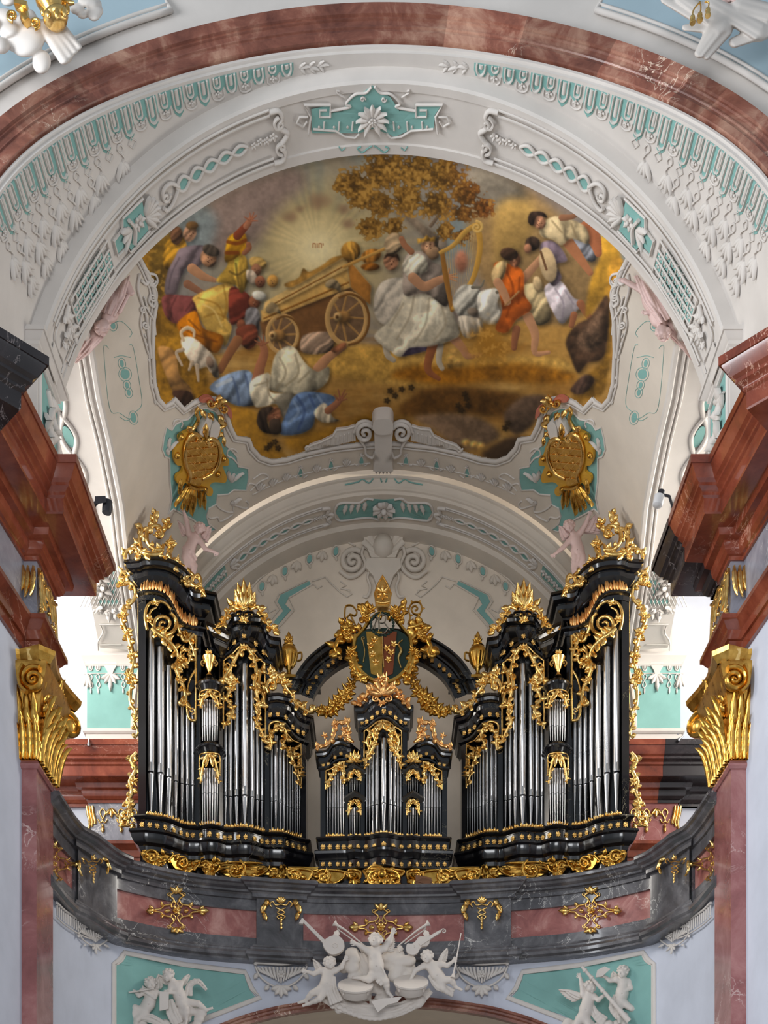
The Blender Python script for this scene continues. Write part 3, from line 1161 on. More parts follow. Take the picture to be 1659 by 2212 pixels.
# cart
fill(A((830, 1110), (1410, 890), (1520, 980), (1300, 1260), (1100, 1310), (960, 1220), (850, 1200)), (128, 88, 52), sm=0, soft=2, fold=0, amt=.2)
fill(A((1110, 1200), (1280, 1180), (1290, 1300), (1110, 1310)), (168, 140, 116))
fill(A((840, 1040), (1392, 760), (1412, 890), (845, 1115)), (222, 176, 102), sm=0, fold=0, amt=.15)
fill(A((1390, 700), (1545, 880), (1540, 1005), (1415, 890)), (186, 126, 62), sm=0, fold=0, amt=.15)
fill(A((865, 985), (1390, 690), (1396, 770), (850, 1050)), (232, 192, 122), sm=0, fold=0, amt=.15)
stroke(A((880, 1020), (1390, 745)), 3, (150, 100, 46), sm=0)
stroke(A((860, 1090), (1400, 860)), 4, (160, 108, 50), sm=0)
fill(A((990, 870), (1080, 830), (1110, 770), (1150, 790), (1230, 750), (1300, 700), (1380, 690), (1200, 800), (1040, 890)), (204, 152, 76))
fill(A(*ell(1415, 660, 62, 66, .6)), (192, 140, 66))
fill(A(*ell(1545, 690, 66, 44, -.3)), (178, 120, 56))
fill(A(*ell(1540, 760, 60, 26)), (140, 88, 38))
stroke(A((1370, 760), (1659, 632)), 7, (206, 156, 84), sm=0)
for c, h, rx, ry, w in (((980, 1190), (920, 1200), 98, 118, 9), ((1392, 1092), (1335, 1080), 126, 162, 11)):
    fill(A(*ell(c[0], c[1], rx, ry)), (122, 94, 68), amt=.1, fold=0)
    for a in np.linspace(0, 2 * math.pi, 8, endpoint=False):
        stroke(A((h[0] + 20, h[1]), (c[0] + (rx) * math.cos(a), c[1] + (ry) * math.sin(a))), [6, 4], (172, 130, 78), sm=0)
    stroke(A(*(ell(c[0], c[1], rx, ry) + ell(c[0], c[1], rx, ry)[:1])), w, (194, 154, 98))
    stroke(A(*(ell(c[0] + 14, c[1] + 4, rx, ry)[8:] + ell(c[0] + 14, c[1] + 4, rx, ry)[:4])), w * .5, (128, 88, 46))
    fill(A(*ell(h[0] + 34, h[1], 44, 40)), (168, 124, 72))
    fill(A(*ell(h[0] - 4, h[1], 26, 30)), (206, 168, 112))
    fill(A(*ell(h[0] - 8, h[1], 11, 13)), (110, 76, 44))
fill(A((870, 1030), (900, 990), (940, 1000), (970, 1060), (930, 1050), (890, 1060)), (150, 128, 92))
fill(A((1255, 860), (1300, 835), (1345, 870), (1350, 920), (1310, 900), (1260, 890)), (140, 122, 92))
# dog and the left man's leg
fill(A((180, 1280), (290, 1300), (320, 1450), (395, 1540), (395, 1620), (330, 1640), (250, 1500)), (160, 118, 70), amt=.4)
fill(A((275, 1560), (390, 1560), (405, 1640), (330, 1660)), (62, 42, 32))
fill(A((330, 1220), (400, 1210), (480, 1270), (545, 1345), (575, 1455), (540, 1465), (500, 1400), (430, 1410), (350, 1310)), (204, 188, 166), amt=.4)
for q in (A((340, 1290), (300, 1310), (335, 1390)), A((430, 1390), (440, 1490)), A((400, 1370), (380, 1420)), A((500, 1380), (520, 1430))):
    stroke(q, [9, 5], (186, 164, 138))
stroke(A((345, 1230), (330, 1180), (370, 1150), (410, 1170), (412, 1205)), [6, 9, 5], (212, 186, 150))
fill(A(*ell(515, 1370, 24, 40, -.3)), (150, 124, 104))
# the fallen man
fill(A((510, 1530), (640, 1440), (775, 1430), (795, 1560), (805, 1640), (690, 1650), (600, 1600)), (128, 146, 170), lit=(-.3, -1), amt=.4)
folds([A((660, 1470), (690, 1560), (700, 1640)), A((740, 1450), (770, 1560))], (70, 88, 128), 5)
folds([A((560, 1520), (650, 1480))], (206, 212, 216), 8, .7)
stroke(A((1210, 1410), (1270, 1340), (1370, 1275)), [24, 20, 12], SKIN)
fill(A((1290, 1290), (1350, 1250), (1385, 1245), (1380, 1275), (1320, 1310)), SKIND)
fill(A((900, 1470), (930, 1330), (1000, 1270), (1060, 1280), (1120, 1370), (1200, 1430), (1275, 1400), (1262, 1500), (1150, 1570), (1000, 1570), (890, 1540)), (208, 196, 166), amt=.35)
folds([A((960, 1340), (1000, 1440), (940, 1540)), A((1060, 1320), (1080, 1440), (1000, 1520)), A((1150, 1430), (1080, 1500))], (150, 134, 104), 5)
stroke(A((815, 1490), (835, 1400), (862, 1310), (850, 1255)), [24, 20, 14], (170, 112, 80))
for q in (A((850, 1258), (800, 1230)), A((852, 1250), (825, 1205)), A((858, 1248), (855, 1195)), A((866, 1252), (890, 1240)), A((845, 1262), (812, 1255))):
    stroke(q, [4.5, 2.6], (156, 100, 72))
fill(A((770, 1500), (895, 1440), (900, 1560), (1050, 1570), (1020, 1650), (985, 1730), (940, 1640), (860, 1655), (795, 1645)), (202, 190, 164))
folds([A((880, 1480), (890, 1570), (930, 1620)), A((800, 1520), (870, 1500))], (140, 122, 94), 4)
fill(A((960, 1825), (1000, 1700), (1060, 1580), (1180, 1560), (1310, 1590), (1290, 1640), (1200, 1685), (1170, 1785), (1080, 1832)), (104, 128, 164), amt=.35)
folds([A((1070, 1590), (1120, 1680), (1080, 1800)), A((1150, 1580), (1180, 1650))], (60, 80, 126), 6)
folds([A((1050, 1620), (1080, 1690), (1020, 1760)), A((1200, 1580), (1240, 1640))], (162, 182, 206), 6)
fill(A((1180, 1690), (1250, 1630), (1300, 1720), (1345, 1745), (1230, 1755)), (198, 184, 158))
stroke(A((1270, 1680), (1320, 1640), (1350, 1605)), [16, 12], (166, 110, 80))
for q in (A((1348, 1606), (1335, 1545)), A((1352, 1602), (1378, 1545)), A((1358, 1606), (1388, 1570)), A((1358, 1614), (1390, 1606)), A((1335, 1610), (1310, 1580))):
    stroke(q, [4.5, 2.6], (156, 100, 72))
fill(A(*ell(925, 1712, 46, 56, .2)), (160, 106, 78))
fill(A((830, 1680), (880, 1655), (920, 1665), (880, 1720), (900, 1800), (960, 1830), (860, 1820), (815, 1760)), (58, 46, 38))
fill(A((900, 1740), (960, 1740), (970, 1820), (900, 1820)), (70, 56, 46))
# king with the harp
fill(B((80, 930), (140, 820), (285, 810), (275, 950), (200, 1090), (100, 1060)), (190, 178, 160), amt=.3)
for q in (B((150, 1210), (165, 1280), (200, 1310)), B((490, 1220), (480, 1310), (500, 1360))):
    stroke(q, [15, 11], (182, 168, 146))
fill(B((240, 1285), (320, 1200), (520, 1170), (470, 1220), (380, 1260)), (84, 72, 96))
stroke(B((450, 1190), (415, 1320), (420, 1380), (480, 1425)), [22, 17, 15, 9], (156, 96, 62))
stroke(B((570, 1170), (630, 1240), (660, 1285), (740, 1275)), [22, 17, 14, 8], (186, 134, 100))
fill(B((270, 900), (350, 870), (520, 950), (610, 1130), (560, 1185), (430, 1225), (300, 1235), (240, 1290), (170, 1245), (80, 1165), (160, 1080), (230, 990)), (216, 204, 178), amt=.3)
folds([B((330, 900), (300, 1040), (220, 1180)), B((420, 930), (400, 1080), (330, 1200)), B((500, 980), (520, 1090), (450, 1190)), B((260, 960), (180, 1100))], (160, 144, 118), 5)
folds([B((370, 900), (350, 1060), (280, 1190)), B((470, 960), (470, 1080))], (240, 232, 208), 5)
fill(B((280, 660), (380, 640), (440, 700), (500, 740), (545, 900), (520, 980), (400, 900), (270, 910), (260, 780)), (154, 138, 124))
fill(B((255, 720), (330, 650), (400, 680), (405, 760), (290, 790)), (214, 204, 180))
stroke(B((320, 800), (390, 855), (470, 820), (540, 795)), [22, 20, 14], (192, 142, 106))
for q in (B((540, 790), (590, 775)), B((545, 796), (598, 798)), B((540, 802), (590, 822)), B((535, 785), (545, 745))):
    stroke(q, [5, 3], (184, 130, 96))
fill(B(*ell(415, 605, 46, 56, -.3)), (188, 142, 108))
fill(B((370, 600), (390, 560), (360, 580), (380, 650)), (176, 160, 136))
fill(B((400, 630), (470, 610), (480, 670), (430, 690)), (150, 118, 88))
fill(B((345, 560), (350, 590), (400, 575), (455, 575), (460, 545), (425, 555), (405, 535), (385, 560)), (204, 154, 70), sm=0)
# harp
for k in range(12):
    u = k / 11
    a, b_ = B((510 + u * 190, 640 - u * 120))[0], B((545 + u * 120, 960 - u * 110))[0]
    stroke([a, b_], 1.2, (206, 168, 104), .8, .8, sm=0)
fill(B(*ell(620, 700, 40, 70)), (176, 116, 90), soft=4)
stroke(B((500, 640), (525, 800), (562, 1000)), [10, 12, 9], (158, 110, 54))
stroke(B((490, 645), (570, 600), (640, 520), (700, 480)), [8, 11, 12], (200, 154, 78))
stroke(B((720, 475), (735, 620), (690, 810), (610, 915), (570, 990)), [13, 12, 10, 9], (196, 148, 70))
stroke(B(*[((p[0]), p[1]) for p in spiral(715, 490, 38, -90, 1.6, 1)]), [6, 4], (220, 178, 104), sm=0)
# tambourine player behind
fill(B(*ell(185, 700, 46, 56)), (180, 128, 96))
fill(B((140, 690), (160, 650), (220, 650), (240, 700), (220, 680), (170, 670)), (70, 50, 36))
fill(B(*ell(200, 590, 56, 70, .3)), (188, 160, 122))
stroke(B((250, 560), (270, 600), (310, 640)), [12, 14], (170, 116, 84))
# oxen
fill(B((565, 950), (620, 850), (720, 860), (740, 950), (690, 1045), (610, 1045)), (176, 170, 156))
fill(B((720, 910), (790, 870), (870, 875), (840, 960), (875, 1045), (840, 1085), (740, 1070)), (196, 188, 172))
fill(B((600, 1040), (740, 1060), (740, 1150), (640, 1170)), (170, 158, 140))
stroke(B((690, 860), (740, 855), (760, 815)), [8, 3], (120, 112, 96))
stroke(B((840, 890), (890, 880)), [7, 3], (110, 100, 84))
fill(B(*ell(690, 1010, 34, 26)), (128, 112, 96))
put(blur(np.clip(1.3 - np.hypot(_xx - 1060, (_yy - 745) * 1.1) / 52 + (N3 - .5), 0, 1), 2), (172, 120, 48), .95)
put(np.clip((N3 - .55) * 6, 0, 1) * (np.hypot(_xx - 1060, (_yy - 745) * 1.1) < 50), (206, 156, 80), .6)
# boy in orange, drummers
fill(B((990, 860), (1110, 850), (1175, 1040), (1090, 1095), (1040, 1000)), (184, 162, 120))
fill(B((1130, 870), (1230, 820), (1310, 920), (1375, 960), (1290, 1040), (1250, 1085), (1205, 1050)), (186, 174, 176), amt=.35)
folds([B((1200, 870), (1250, 960), (1240, 1060)), B((1260, 880), (1310, 960))], (128, 116, 126), 4)
stroke(B((1355, 960), (1385, 1010), (1415, 1050)), [17, 12], SKIND)
stroke(B((1315, 1030), (1300, 1095)), [15, 12], SKIND)
fill(B((1110, 590), (1200, 580), (1275, 690), (1205, 720), (1240, 800), (1180, 850), (1120, 700)), (126, 108, 118))
fill(B(*ell(1060, 590, 46, 44)), (64, 48, 38))
fill(B(*ell(1030, 620, 24, 30)), (176, 122, 92))
stroke(B((1000, 810), (1060, 740), (1120, 670)), [20, 14], SKIN)
fill(B(*ell(1090, 840, 28, 50, -.2)), (196, 168, 124), fold=0)
fill(B(*ell(1155, 720, 52, 110, -.2)), (206, 176, 132), fold=0, amt=.2)
stroke(B((1110, 640), (1145, 750)), 5, (120, 84, 56))
stroke(B((960, 1120), (950, 1180), (945, 1235)), [18, 12], SKIND)
stroke(B((1030, 1040), (1075, 1150), (1075, 1265), (1160, 1262)), [22, 18, 12, 8], SKIN)
fill(B((820, 720), (900, 710), (1000, 760), (1010, 900), (1055, 990), (960, 1060), (900, 1140), (830, 1115), (870, 1010), (850, 880)), (192, 98, 48), amt=.35)
folds([B((900, 760), (940, 880), (900, 1040)), B((980, 800), (970, 960))], (126, 56, 26), 5)
fill(B((805, 780), (840, 710), (900, 700), (880, 800), (830, 850)), (202, 170, 118))
stroke(B((845, 830), (880, 890), (905, 950)), [20, 15], SKIN)
stroke(B((890, 970), (975, 885)), 4, (168, 124, 80), sm=0)
fill(B(*ell(950, 690, 36, 46)), (160, 106, 76))
fill(B(*ell(915, 655, 56, 40, .2)), (74, 52, 38))
# youth on the rock
fill(B((1470, 540), (1600, 640), (1580, 900), (1500, 920), (1390, 1050), (1400, 900), (1430, 780), (1480, 660)), (190, 142, 58), soft=3, tex=.2)
fill(B((1540, 700), (1620, 700), (1560, 900), (1540, 1280), (1500, 1500), (1400, 1560), (1300, 1560), (1400, 1400), (1500, 1280), (1510, 900)), (176, 128, 54), soft=3, tex=.25)
fill(B((1265, 1190), (1330, 1090), (1420, 1040), (1515, 910), (1535, 1000), (1505, 1280), (1400, 1330), (1340, 1390), (1290, 1280)), (72, 52, 38), soft=2, tex=.35)
fill(B((1330, 1190), (1420, 1070), (1490, 1010), (1470, 1200), (1400, 1260)), (112, 86, 66), soft=5, tex=.5)
fill(B((1295, 1490), (1380, 1400), (1445, 1430), (1400, 1500), (1340, 1525)), (78, 58, 48), soft=2, tex=.3)
fill(B((1270, 530), (1340, 520), (1445, 640), (1440, 700), (1380, 680)), (142, 142, 148))
stroke(B((1390, 500), (1440, 560), (1465, 650)), [34, 30, 16], (176, 108, 74))
stroke(B((1260, 555), (1330, 650), (1415, 770)), [26, 22, 13], (176, 116, 80))
fill(B((1105, 490), (1200, 420), (1380, 480), (1405, 590), (1300, 560), (1240, 600), (1180, 565), (1115, 545)), (188, 166, 126))
folds([B((1180, 450), (1240, 520)), B((1300, 470), (1330, 550))], (130, 108, 76), 4)
fill(B(*ell(1100, 455, 40, 48, -.5)), (176, 124, 94))
fill(B((1030, 450), (1050, 395), (1120, 395), (1150, 430), (1090, 420), (1060, 480)), (58, 42, 34))
stroke(B((1240, 430), (1300, 425), (1340, 400)), [14, 9], (150, 104, 76))
# plants
for x, y in B((180, 1500), (210, 1530), (160, 1560), (250, 1490), (640, 1520), (600, 1590), (660, 1590), (620, 1620), (650, 1550), (890, 1730), (910, 1700), (310, 1480)) + A((900, 1900), (930, 1880), (950, 1920), (880, 1920)):
    for k in range(5):
        a = k * 1.26
        fill(ell(x + 4 * math.cos(a), y + 4 * math.sin(a), 3.4, 2.4, a), (62, 46, 24), soft=.6, amt=.1)
for x, y in B((570, 1260), (560, 1300), (600, 1330), (540, 1340)) + B((650, 1820), (700, 1830), (740, 1840)):
    fill(ell(x, y, 9, 7), (214, 166, 92), soft=3, tex=.4)
# features of the faces
for (x, y), r, tl in [(A(p)[0], r, t) for p, r, t in (((395, 545), 11, .3), ((512, 712), 12, .6), ((812, 782), 10, .4), ((835, 858), 9, 0), ((800, 988), 10, .2), ((915, 853), 9, 0), ((930, 1722), 12, 2.6))] + [(B(p)[0], r, t) for p, r, t in (((420, 605), 13, -.5), ((950, 692), 11, .3), ((1104, 460), 12, .7), ((190, 704), 11, .1))]:
    c, s_ = math.cos(tl), math.sin(tl)
    for u, v, w, h in ((-.36, -.12, .16, .08), (.32, -.12, .16, .08), (0, .5, .26, .07), (.02, .18, .10, .12)):
        fill(ell(x + r * (u * c - v * s_), y + r * (u * s_ + v * c), r * w, r * h, tl), (84, 46, 32), soft=.5, amt=0, drop=0)
    fill(ell(x + r * (-.1 * c - .1 * s_), y + r * (-.1 * s_ + .05), r * .1, r * .24, tl), (216, 170, 134), soft=1, amt=0, drop=0)
# four letters in the glory
for k, q in enumerate(([(0, 0), (0, 4)], [(0, 9), (0, 0), (-5, 0), (-5, 9)], [(0, 0), (0, 9)], [(0, 9), (0, 0), (-5, 0), (-5, 9)])):
    x0 = 698 - (0, 4, 13, 17)[k]
    stroke([(x0 + a, 526 + b_) for a, b_ in q], 1.8, (176, 104, 58), .8, sm=0)
CAN[:] *= (1 + .10 * (N3 - .5) + .12 * (N1 - .5))[..., None]
_g = CAN.mean(2, keepdims=True)
CAN[:] = (_g + (CAN - _g) * .88)
CAN[:] = 255 * (CAN / 255) ** 1.08
CAN = np.clip(CAN, 8, 250)

# outline of the painted field (left half, mirrored); the upper edge runs behind the transverse arch
OUTL = A((300, 0), (60, 560), (70, 690), (112, 770), (160, 880), (182, 1000), (166, 1100), (160, 1300), (170, 1500), (196, 1600), (228, 1640), (262, 1618), (290, 1590), (350, 1660), (395, 1618), (480, 1578), (560, 1592), (618, 1660), (656, 1780), (682, 1838), (768, 1852), (792, 1912), (840, 1966), (905, 1990), (1000, 1978), (1120, 1940), (1300, 1900), (1500, 1878), (1626, 1872))
OUTR = [(2 * CX - x, y) for x, y in reversed(OUTL[:-1])]
OUTF = OUTL + OUTR
_m, _b = pmask([(x, max(y, 301)) for x, y in OUTF], 0, 0)
msk = np.zeros((HH, WW), bool)
msk[_b] = _m > .5
st = 1.55
gx, gy = np.arange(W0 + 4, W0 + WW - 6, st), np.arange(318, 1002, st)
GX, GY = np.meshgrid(gx, gy)
ins = msk[(GY - H0).astype(int), (GX - W0).astype(int)]
RF = RB - .012
ax_, az_ = (GX - CX) / F, (HY - GY) / F
a_ = ax_ ** 2 + az_ ** 2
b_ = -2 * az_ * ZB
c_ = ZB ** 2 - RF ** 2
YY = (-b_ + np.sqrt(np.maximum(b_ ** 2 - 4 * a_ * c_, 0))) / (2 * a_)
PT = np.stack((ax_ * YY, YY, az_ * YY), -1)
cell = ins[:-1, :-1] & ins[1:, :-1] & ins[:-1, 1:] & ins[1:, 1:] & (YY[:-1, :-1] > 16.2)
used = np.zeros(ins.shape, bool)
for dy in (0, 1):
    for dx in (0, 1):
        used[dy:used.shape[0] - 1 + dy, dx:used.shape[1] - 1 + dx] |= cell
idx = np.full(ins.shape, -1)
idx[used] = np.arange(used.sum())
j, i = np.nonzero(cell)
FC = np.stack((idx[j, i], idx[j + 1, i], idx[j + 1, i + 1], idx[j, i + 1]), 1)
me = bpy.data.meshes.new('ceiling_fresco')
nv, nf = int(used.sum()), len(FC)
me.vertices.add(nv)
me.vertices.foreach_set('co', PT[used].astype(np.float32).ravel())
me.loops.add(nf * 4)
me.loops.foreach_set('vertex_index', FC.astype(np.int32).ravel())
me.polygons.add(nf)
me.polygons.foreach_set('loop_start', np.arange(0, nf * 4, 4, dtype=np.int32))
me.polygons.foreach_set('loop_total', np.full(nf, 4, np.int32))
me.polygons.foreach_set('use_smooth', np.ones(nf, bool))
me.update(calc_edges=True)
u, v = GX[used] - W0, GY[used] - H0
ui, vi = u.astype(int), v.astype(int)
fu, fv = (u - ui)[:, None], (v - vi)[:, None]
cs = (CAN[vi, ui] * (1 - fu) + CAN[vi, ui + 1] * fu) * (1 - fv) + (CAN[vi + 1, ui] * (1 - fu) + CAN[vi + 1, ui + 1] * fu) * fv
cs = cs / 255
cl = np.where(cs <= .04045, cs / 12.92, ((cs + .055) / 1.055) ** 2.4)
at = me.color_attributes.new('paint', 'FLOAT_COLOR', 'POINT')
at.data.foreach_set('color', np.concatenate((cl, np.ones((nv, 1))), 1).astype(np.float32).ravel())
t = NT('fresco_paint')
an_ = t.n('ShaderNodeAttribute', attribute_name='paint')
hs = t.n('ShaderNodeHueSaturation', Saturation=1.05, Value=1.12)
t.l(an_.outputs['Color'], hs.inputs['Color'])
t.bump(t.noise(40, 4), .05, .004)
me.materials.append(t.out(hs.outputs['Color'], .7, 0, .25))
fr = bpy.data.objects.new('ceiling_fresco', me)
COL.objects.link(fr)
tag(fr, 'painted ceiling fresco of a procession with a golden cart and a harp player', 'painting')
del PT, GX, GY, YY, ax_, az_, a_, b_

# ------------------------------------------------------------------ gallery parapet
PX = (40, 90, 116, 137, 172, 200, 245, 307, 369, 430, 492, 554, 620, 700, 829)
PY = (15.6, 16.2, 16.74, 17.2, 17.8, 18.2, 18.72, 19.06, 19.34, 19.54, 19.68, 19.79, 19.88, 19.96, 20.0)
_q = smoothline(list(zip(PX, PY)), 8)
S_PAR = Upright(_q[:, 0], _q[:, 1])


def plan(x0, x1, n, surf=None, out=0.0):
    surf = surf or S_PAR
    xs = np.linspace(x0, x1, n)
    return [tuple(P(x, 0, surf.yy(x) - out)[:2]) for x in xs]


full = plan(96, 1562, 120)
par = thing('gallery_parapet', 'curved organ gallery parapet of dark grey marble with pink inlaid panels', 'parapet', (0, 20, 5.9))
COPE = [(-.35, 7.16), (.20, 7.16), (.21, 7.14), (.21, 7.10), (.17, 7.085), (.15, 7.05), (.10, 7.02), (.09, 6.99), (.05, 6.98), (.03, 6.955), (.03, 6.90), (.0, 6.89), (-.35, 6.89)]
BASE = [(-.35, 6.12), (.02, 6.12), (.03, 6.09), (.06, 6.07), (.06, 6.04), (.10, 6.02), (.13, 5.98), (.13, 5.93), (.09, 5.90), (.09, 5.87), (-.35, 5.86)]
MB().add(sweep(full, COPE)).build('coping', M['grey'], par)
MB().add(sweep(full, BASE)).build('base_moulding', M['grey'], par)
MB().add(sweep(full, [(-.3, 6.72), (-.0, 6.72), (0, 6.92), (-.3, 6.92)])).build('upper_rail', M['grey'], par)
MB().add(sweep(full, [(-.3, 6.1), (-.0, 6.1), (0, 6.27), (-.3, 6.27)])).build('lower_rail', M['grey'], par)
for a, b in ((98, 166), (222, 557), (652, 1006), (1101, 1436), (1492, 1560)):
    MB().add(sweep(plan(a - 6, b + 6, 30), [(-.3, 6.2), (-.045, 6.2), (-.045, 6.8), (-.3, 6.8)])).build('panel', M['pinkpanel'], par)
for a, b in ((163, 224), (554, 655), (1003, 1104), (1434, 1495)):
    MB().add(sweep(plan(a, b, 12), [(-.3, 6.2), (.002, 6.2), (.002, 6.8), (-.3, 6.8)])).build('stile', M['grey'], par)
for a, b, o in ((170, 250, .2), (557, 651, .11), (1007, 1101, .11), (1408, 1488, .2)):
    p = plan(a, b, 10, out=o * .5)
    n0 = plan(a, b, 10, out=-.15)
    path = [n0[0]] + p + [n0[-1]]
    MB().add(sweep(path, [(c + .06 if c > 0 else -.05, z) for c, z in COPE])).build('pedestal_coping', M['grey'], par)
    MB().add(sweep(path, [(c + .06 if c > 0 else -.05, z) for c, z in BASE])).build('pedestal_base', M['grey'], par)
    MB().add(sweep(path, [(-.05, 6.1), (.02, 6.1), (.02, 6.93), (-.05, 6.93)])).build('pedestal', M['grey'], par)
# gallery floor behind it
obj('floor_gallery', *prism([(x, y + .1, 6.0) for x, y in full] + [(8.3, 16.8, 6.0), (8.3, 23.6, 6.0), (-8.3, 23.6, 6.0), (-8.3, 16.8, 6.0)], (0, 0, .12)), M['darkwood'], kind='structure', smooth=False)

# --- gilded mounts on the parapet
S_G = Upright(_q[:, 0], _q[:, 1], .02)


def tracery(cx, cy, surf, k=1.0, top=True, bottom=True):
    """pierced quatrefoil of gilded straps"""
    mb = MB()
    T = lambda pts: [(cx + a * k, cy + b * k) for a, b in pts]
    for sx in (-1, 1):
        for sy in ((-1, 1) if top and bottom else (-1,)):
            M2 = lambda pts: T([(sx * a, sy * b) for a, b in pts])
            mb.add(rib(surf, M2([(4, -40), (14, -32), (6, -24), (12, -14), (26, -11), (34, -4), (47, -2)]), 4.2 * k, .5))
            mb.add(rib(surf, M2([(6, -24), (2, -14), (10, -7), (12, -14)]), 3.2 * k, .5))
            mb.add(rib(surf, M2(spiral(16, -34, 5, 180, 1.1)), 2.6 * k, .5, sm=False))
            mb.add(leaf(surf, *M2([(30, -8), (34, -18)]), 8 * k, .01))
            mb.add(leaf(surf, *M2([(50, -2), (60, -10)]), 8 * k, .01))
        mb.add(leaf(surf, *T([(sx * 46, 0), (sx * 70, 2)]), 13 * k, .01))
        mb.add(leaf(surf, *T([(sx * 26, 0), (sx * 14, 2)]), 9 * k, .01))
    for sy in ((-1, 1) if bottom else (-1,)):
        mb.add(leaf(surf, *T([(0, sy * 36), (0, sy * 52)]), 12 * k, .012))
        for sx in (-1, 1):
            mb.add(leaf(surf, *T([(0, sy * 38), (sx * 14, sy * 49)]), 9 * k, .012))
    flower(surf, cx, cy, 10 * k, .015, 6, mb=mb)
    return mb


L16 = {}
for nm, cx in (('left', 381), ('right', 1277)):
    tracery(cx, 1967, S_G).build('gilt_tracery', M['gold'], par)
tracery(823, 2003, S_G, 1.0).build('gilt_tracery', M['gold'], par)
both(tracery(116, 1866, S_G, .95), 'gilt_tracery', M['gold'], (par, par))


def drop_mount(cx, cy, surf, k=1.0):
    """shell with strap knot and leaf drops hung on a pedestal"""
    mb = MB()
    T = lambda pts: [(cx + a * k, cy + b * k) for a, b in pts]
    for a in (-60, -30, 0, 30, 60):
        mb.add(leaf(surf, *T([(0, -18), (13 * math.sin(D(a)), -18 - 13 * math.cos(D(a)))]), 7 * k, .01))
    for s in (-1, 1):
        mb.add(rib(surf, T([(0, -14), (s * 12, -12), (s * 18, -20), (s * 24, -14), (s * 20, -8)]), 3.4 * k, .5))
        mb.add(rib(surf, T([(s * 10, -6), (-s * 8, 4), (s * 8, 12), (s * 4, 18)]), 3.2 * k, .5))
        mb.add(leaf(surf, *T([(s * 26, -22), (s * 38, -12)]), 13 * k, .015, bend=.2 * s))
        mb.add(leaf(surf, *T([(s * 36, -16), (s * 38, 8)]), 13 * k, .015, bend=-.2 * s))
        mb.add(leaf(surf, *T([(s * 38, 2), (s * 33, 24)]), 10 * k, .015, bend=.1 * s))
    for i, y in enumerate((16, 25, 33)):
        mb.add(ball(surf.pt(*T([(0, y)])[0], .012), (6 - i) * .5 * k * surf.m(cx, cy), 7, 5))
        mb.add(leaf(surf, *T([(0, y), (0, y + 9)]), 6 * k, .012))
    return mb


_SP = Upright(_q[:, 0], _q[:, 1], .15)
for cx in (607, 1041):
    drop_mount(cx, 1967, _SP).build('gilt_drop', M['gold'], par)
both(drop_mount(200, 1872, Upright(_q[:, 0], _q[:, 1], .30), .85), 'gilt_drop', M['gold'], (par, par))

# ------------------------------------------------------------------ wall below the gallery with its arch
S_LOW = Upright(_q[:, 0], _q[:, 1] + .10)
ARC = smoothline([(380, 2300), (440, 2238), (500, 2209), (560, 2190), (617, 2177), (720, 2163), (829, 2158)], 6)


def arc_y(x):
    x = CX - abs(x - CX)
    return float(np.interp(x, ARC[:, 0], ARC[:, 1])) if x > 380 else 3200.0


low = struct('wall_gallery_front')
rows = []
for x in np.linspace(96, 1562, 140):
    Y = S_LOW.yy(x)
    zt, zb = 5.9, max((HY - arc_y(x) - 6) / F * Y, -1.6)
    rows.append([P(x, 0, Y) * (1, 1, 0) + np.array((0, 0, z)) for z in np.linspace(zt, zb, 6)])
MB().add(grid(rows)).build('plaster_face', M['wallwhite'], low)
rows = []
for x in np.linspace(381, 1277, 90):
    Y = S_LOW.yy(x)
    p = P(x, arc_y(x) + 6, Y)
    rows.append([p, p + np.array((0, .4, 0)), p + np.array((0, 2.4, .05))])
MB().add(grid(rows)).build('arch_soffit', M['taupe'], low)
b = MB()
axs = np.linspace(385, 1273, 90)
R_ = []
for x in axs:
    y = arc_y(x)
    e = .55 * (x - CX) / 480
    R_.append([S_LOW.pt(x - e * d, y + d, o) for o, d in ((0, -6), (.07, -5), (.08, 0), (.05, 2), (.05, 6), (.02, 9), (.02, 15), (-.1, 16))])
b.add(grid(R_))
b.build('arch_moulding', M['redarch'], low)
obj('wall_under_gallery', *box((-6, 22.9, -1.6), (6, 23.2, 5.9)), M['taupe'], kind='structure', smooth=False)

TEAL = [(248, 2290), (249, 2086), (255, 2083), (262, 2077), (267, 2071), (270, 2064), (400, 2090), (527, 2106), (530, 2116), (538, 2137), (553, 2157), (500, 2174), (445, 2192), (400, 2214), (350, 2250), (320, 2290)]
mb = MB().add(plate(S_LOW, TEAL, .012, .0))
both(mb, 'teal_field', M['teal'], (low, low), False)
out = [(244, 2290), (244, 2082), (252, 2078), (259, 2072), (264, 2064), (267, 2058), (400, 2084), (530, 2100), (535, 2114), (543, 2134), (562, 2155), (502, 2178), (450, 2198), (405, 2219), (356, 2256), (330, 2290)]
mb = MB().add(rib(S_LOW, out, 11, .3, .01, 8, sm=False))
mb.add(rib(S_LOW, [(a + (4 if a < 300 else -2), b + 4) for a, b in out], 4, .4, .02, 6, sm=False))
both(mb, 'panel_frame', M['white'], (low, low))

# --- white stucco brackets (gadrooned) under the gallery


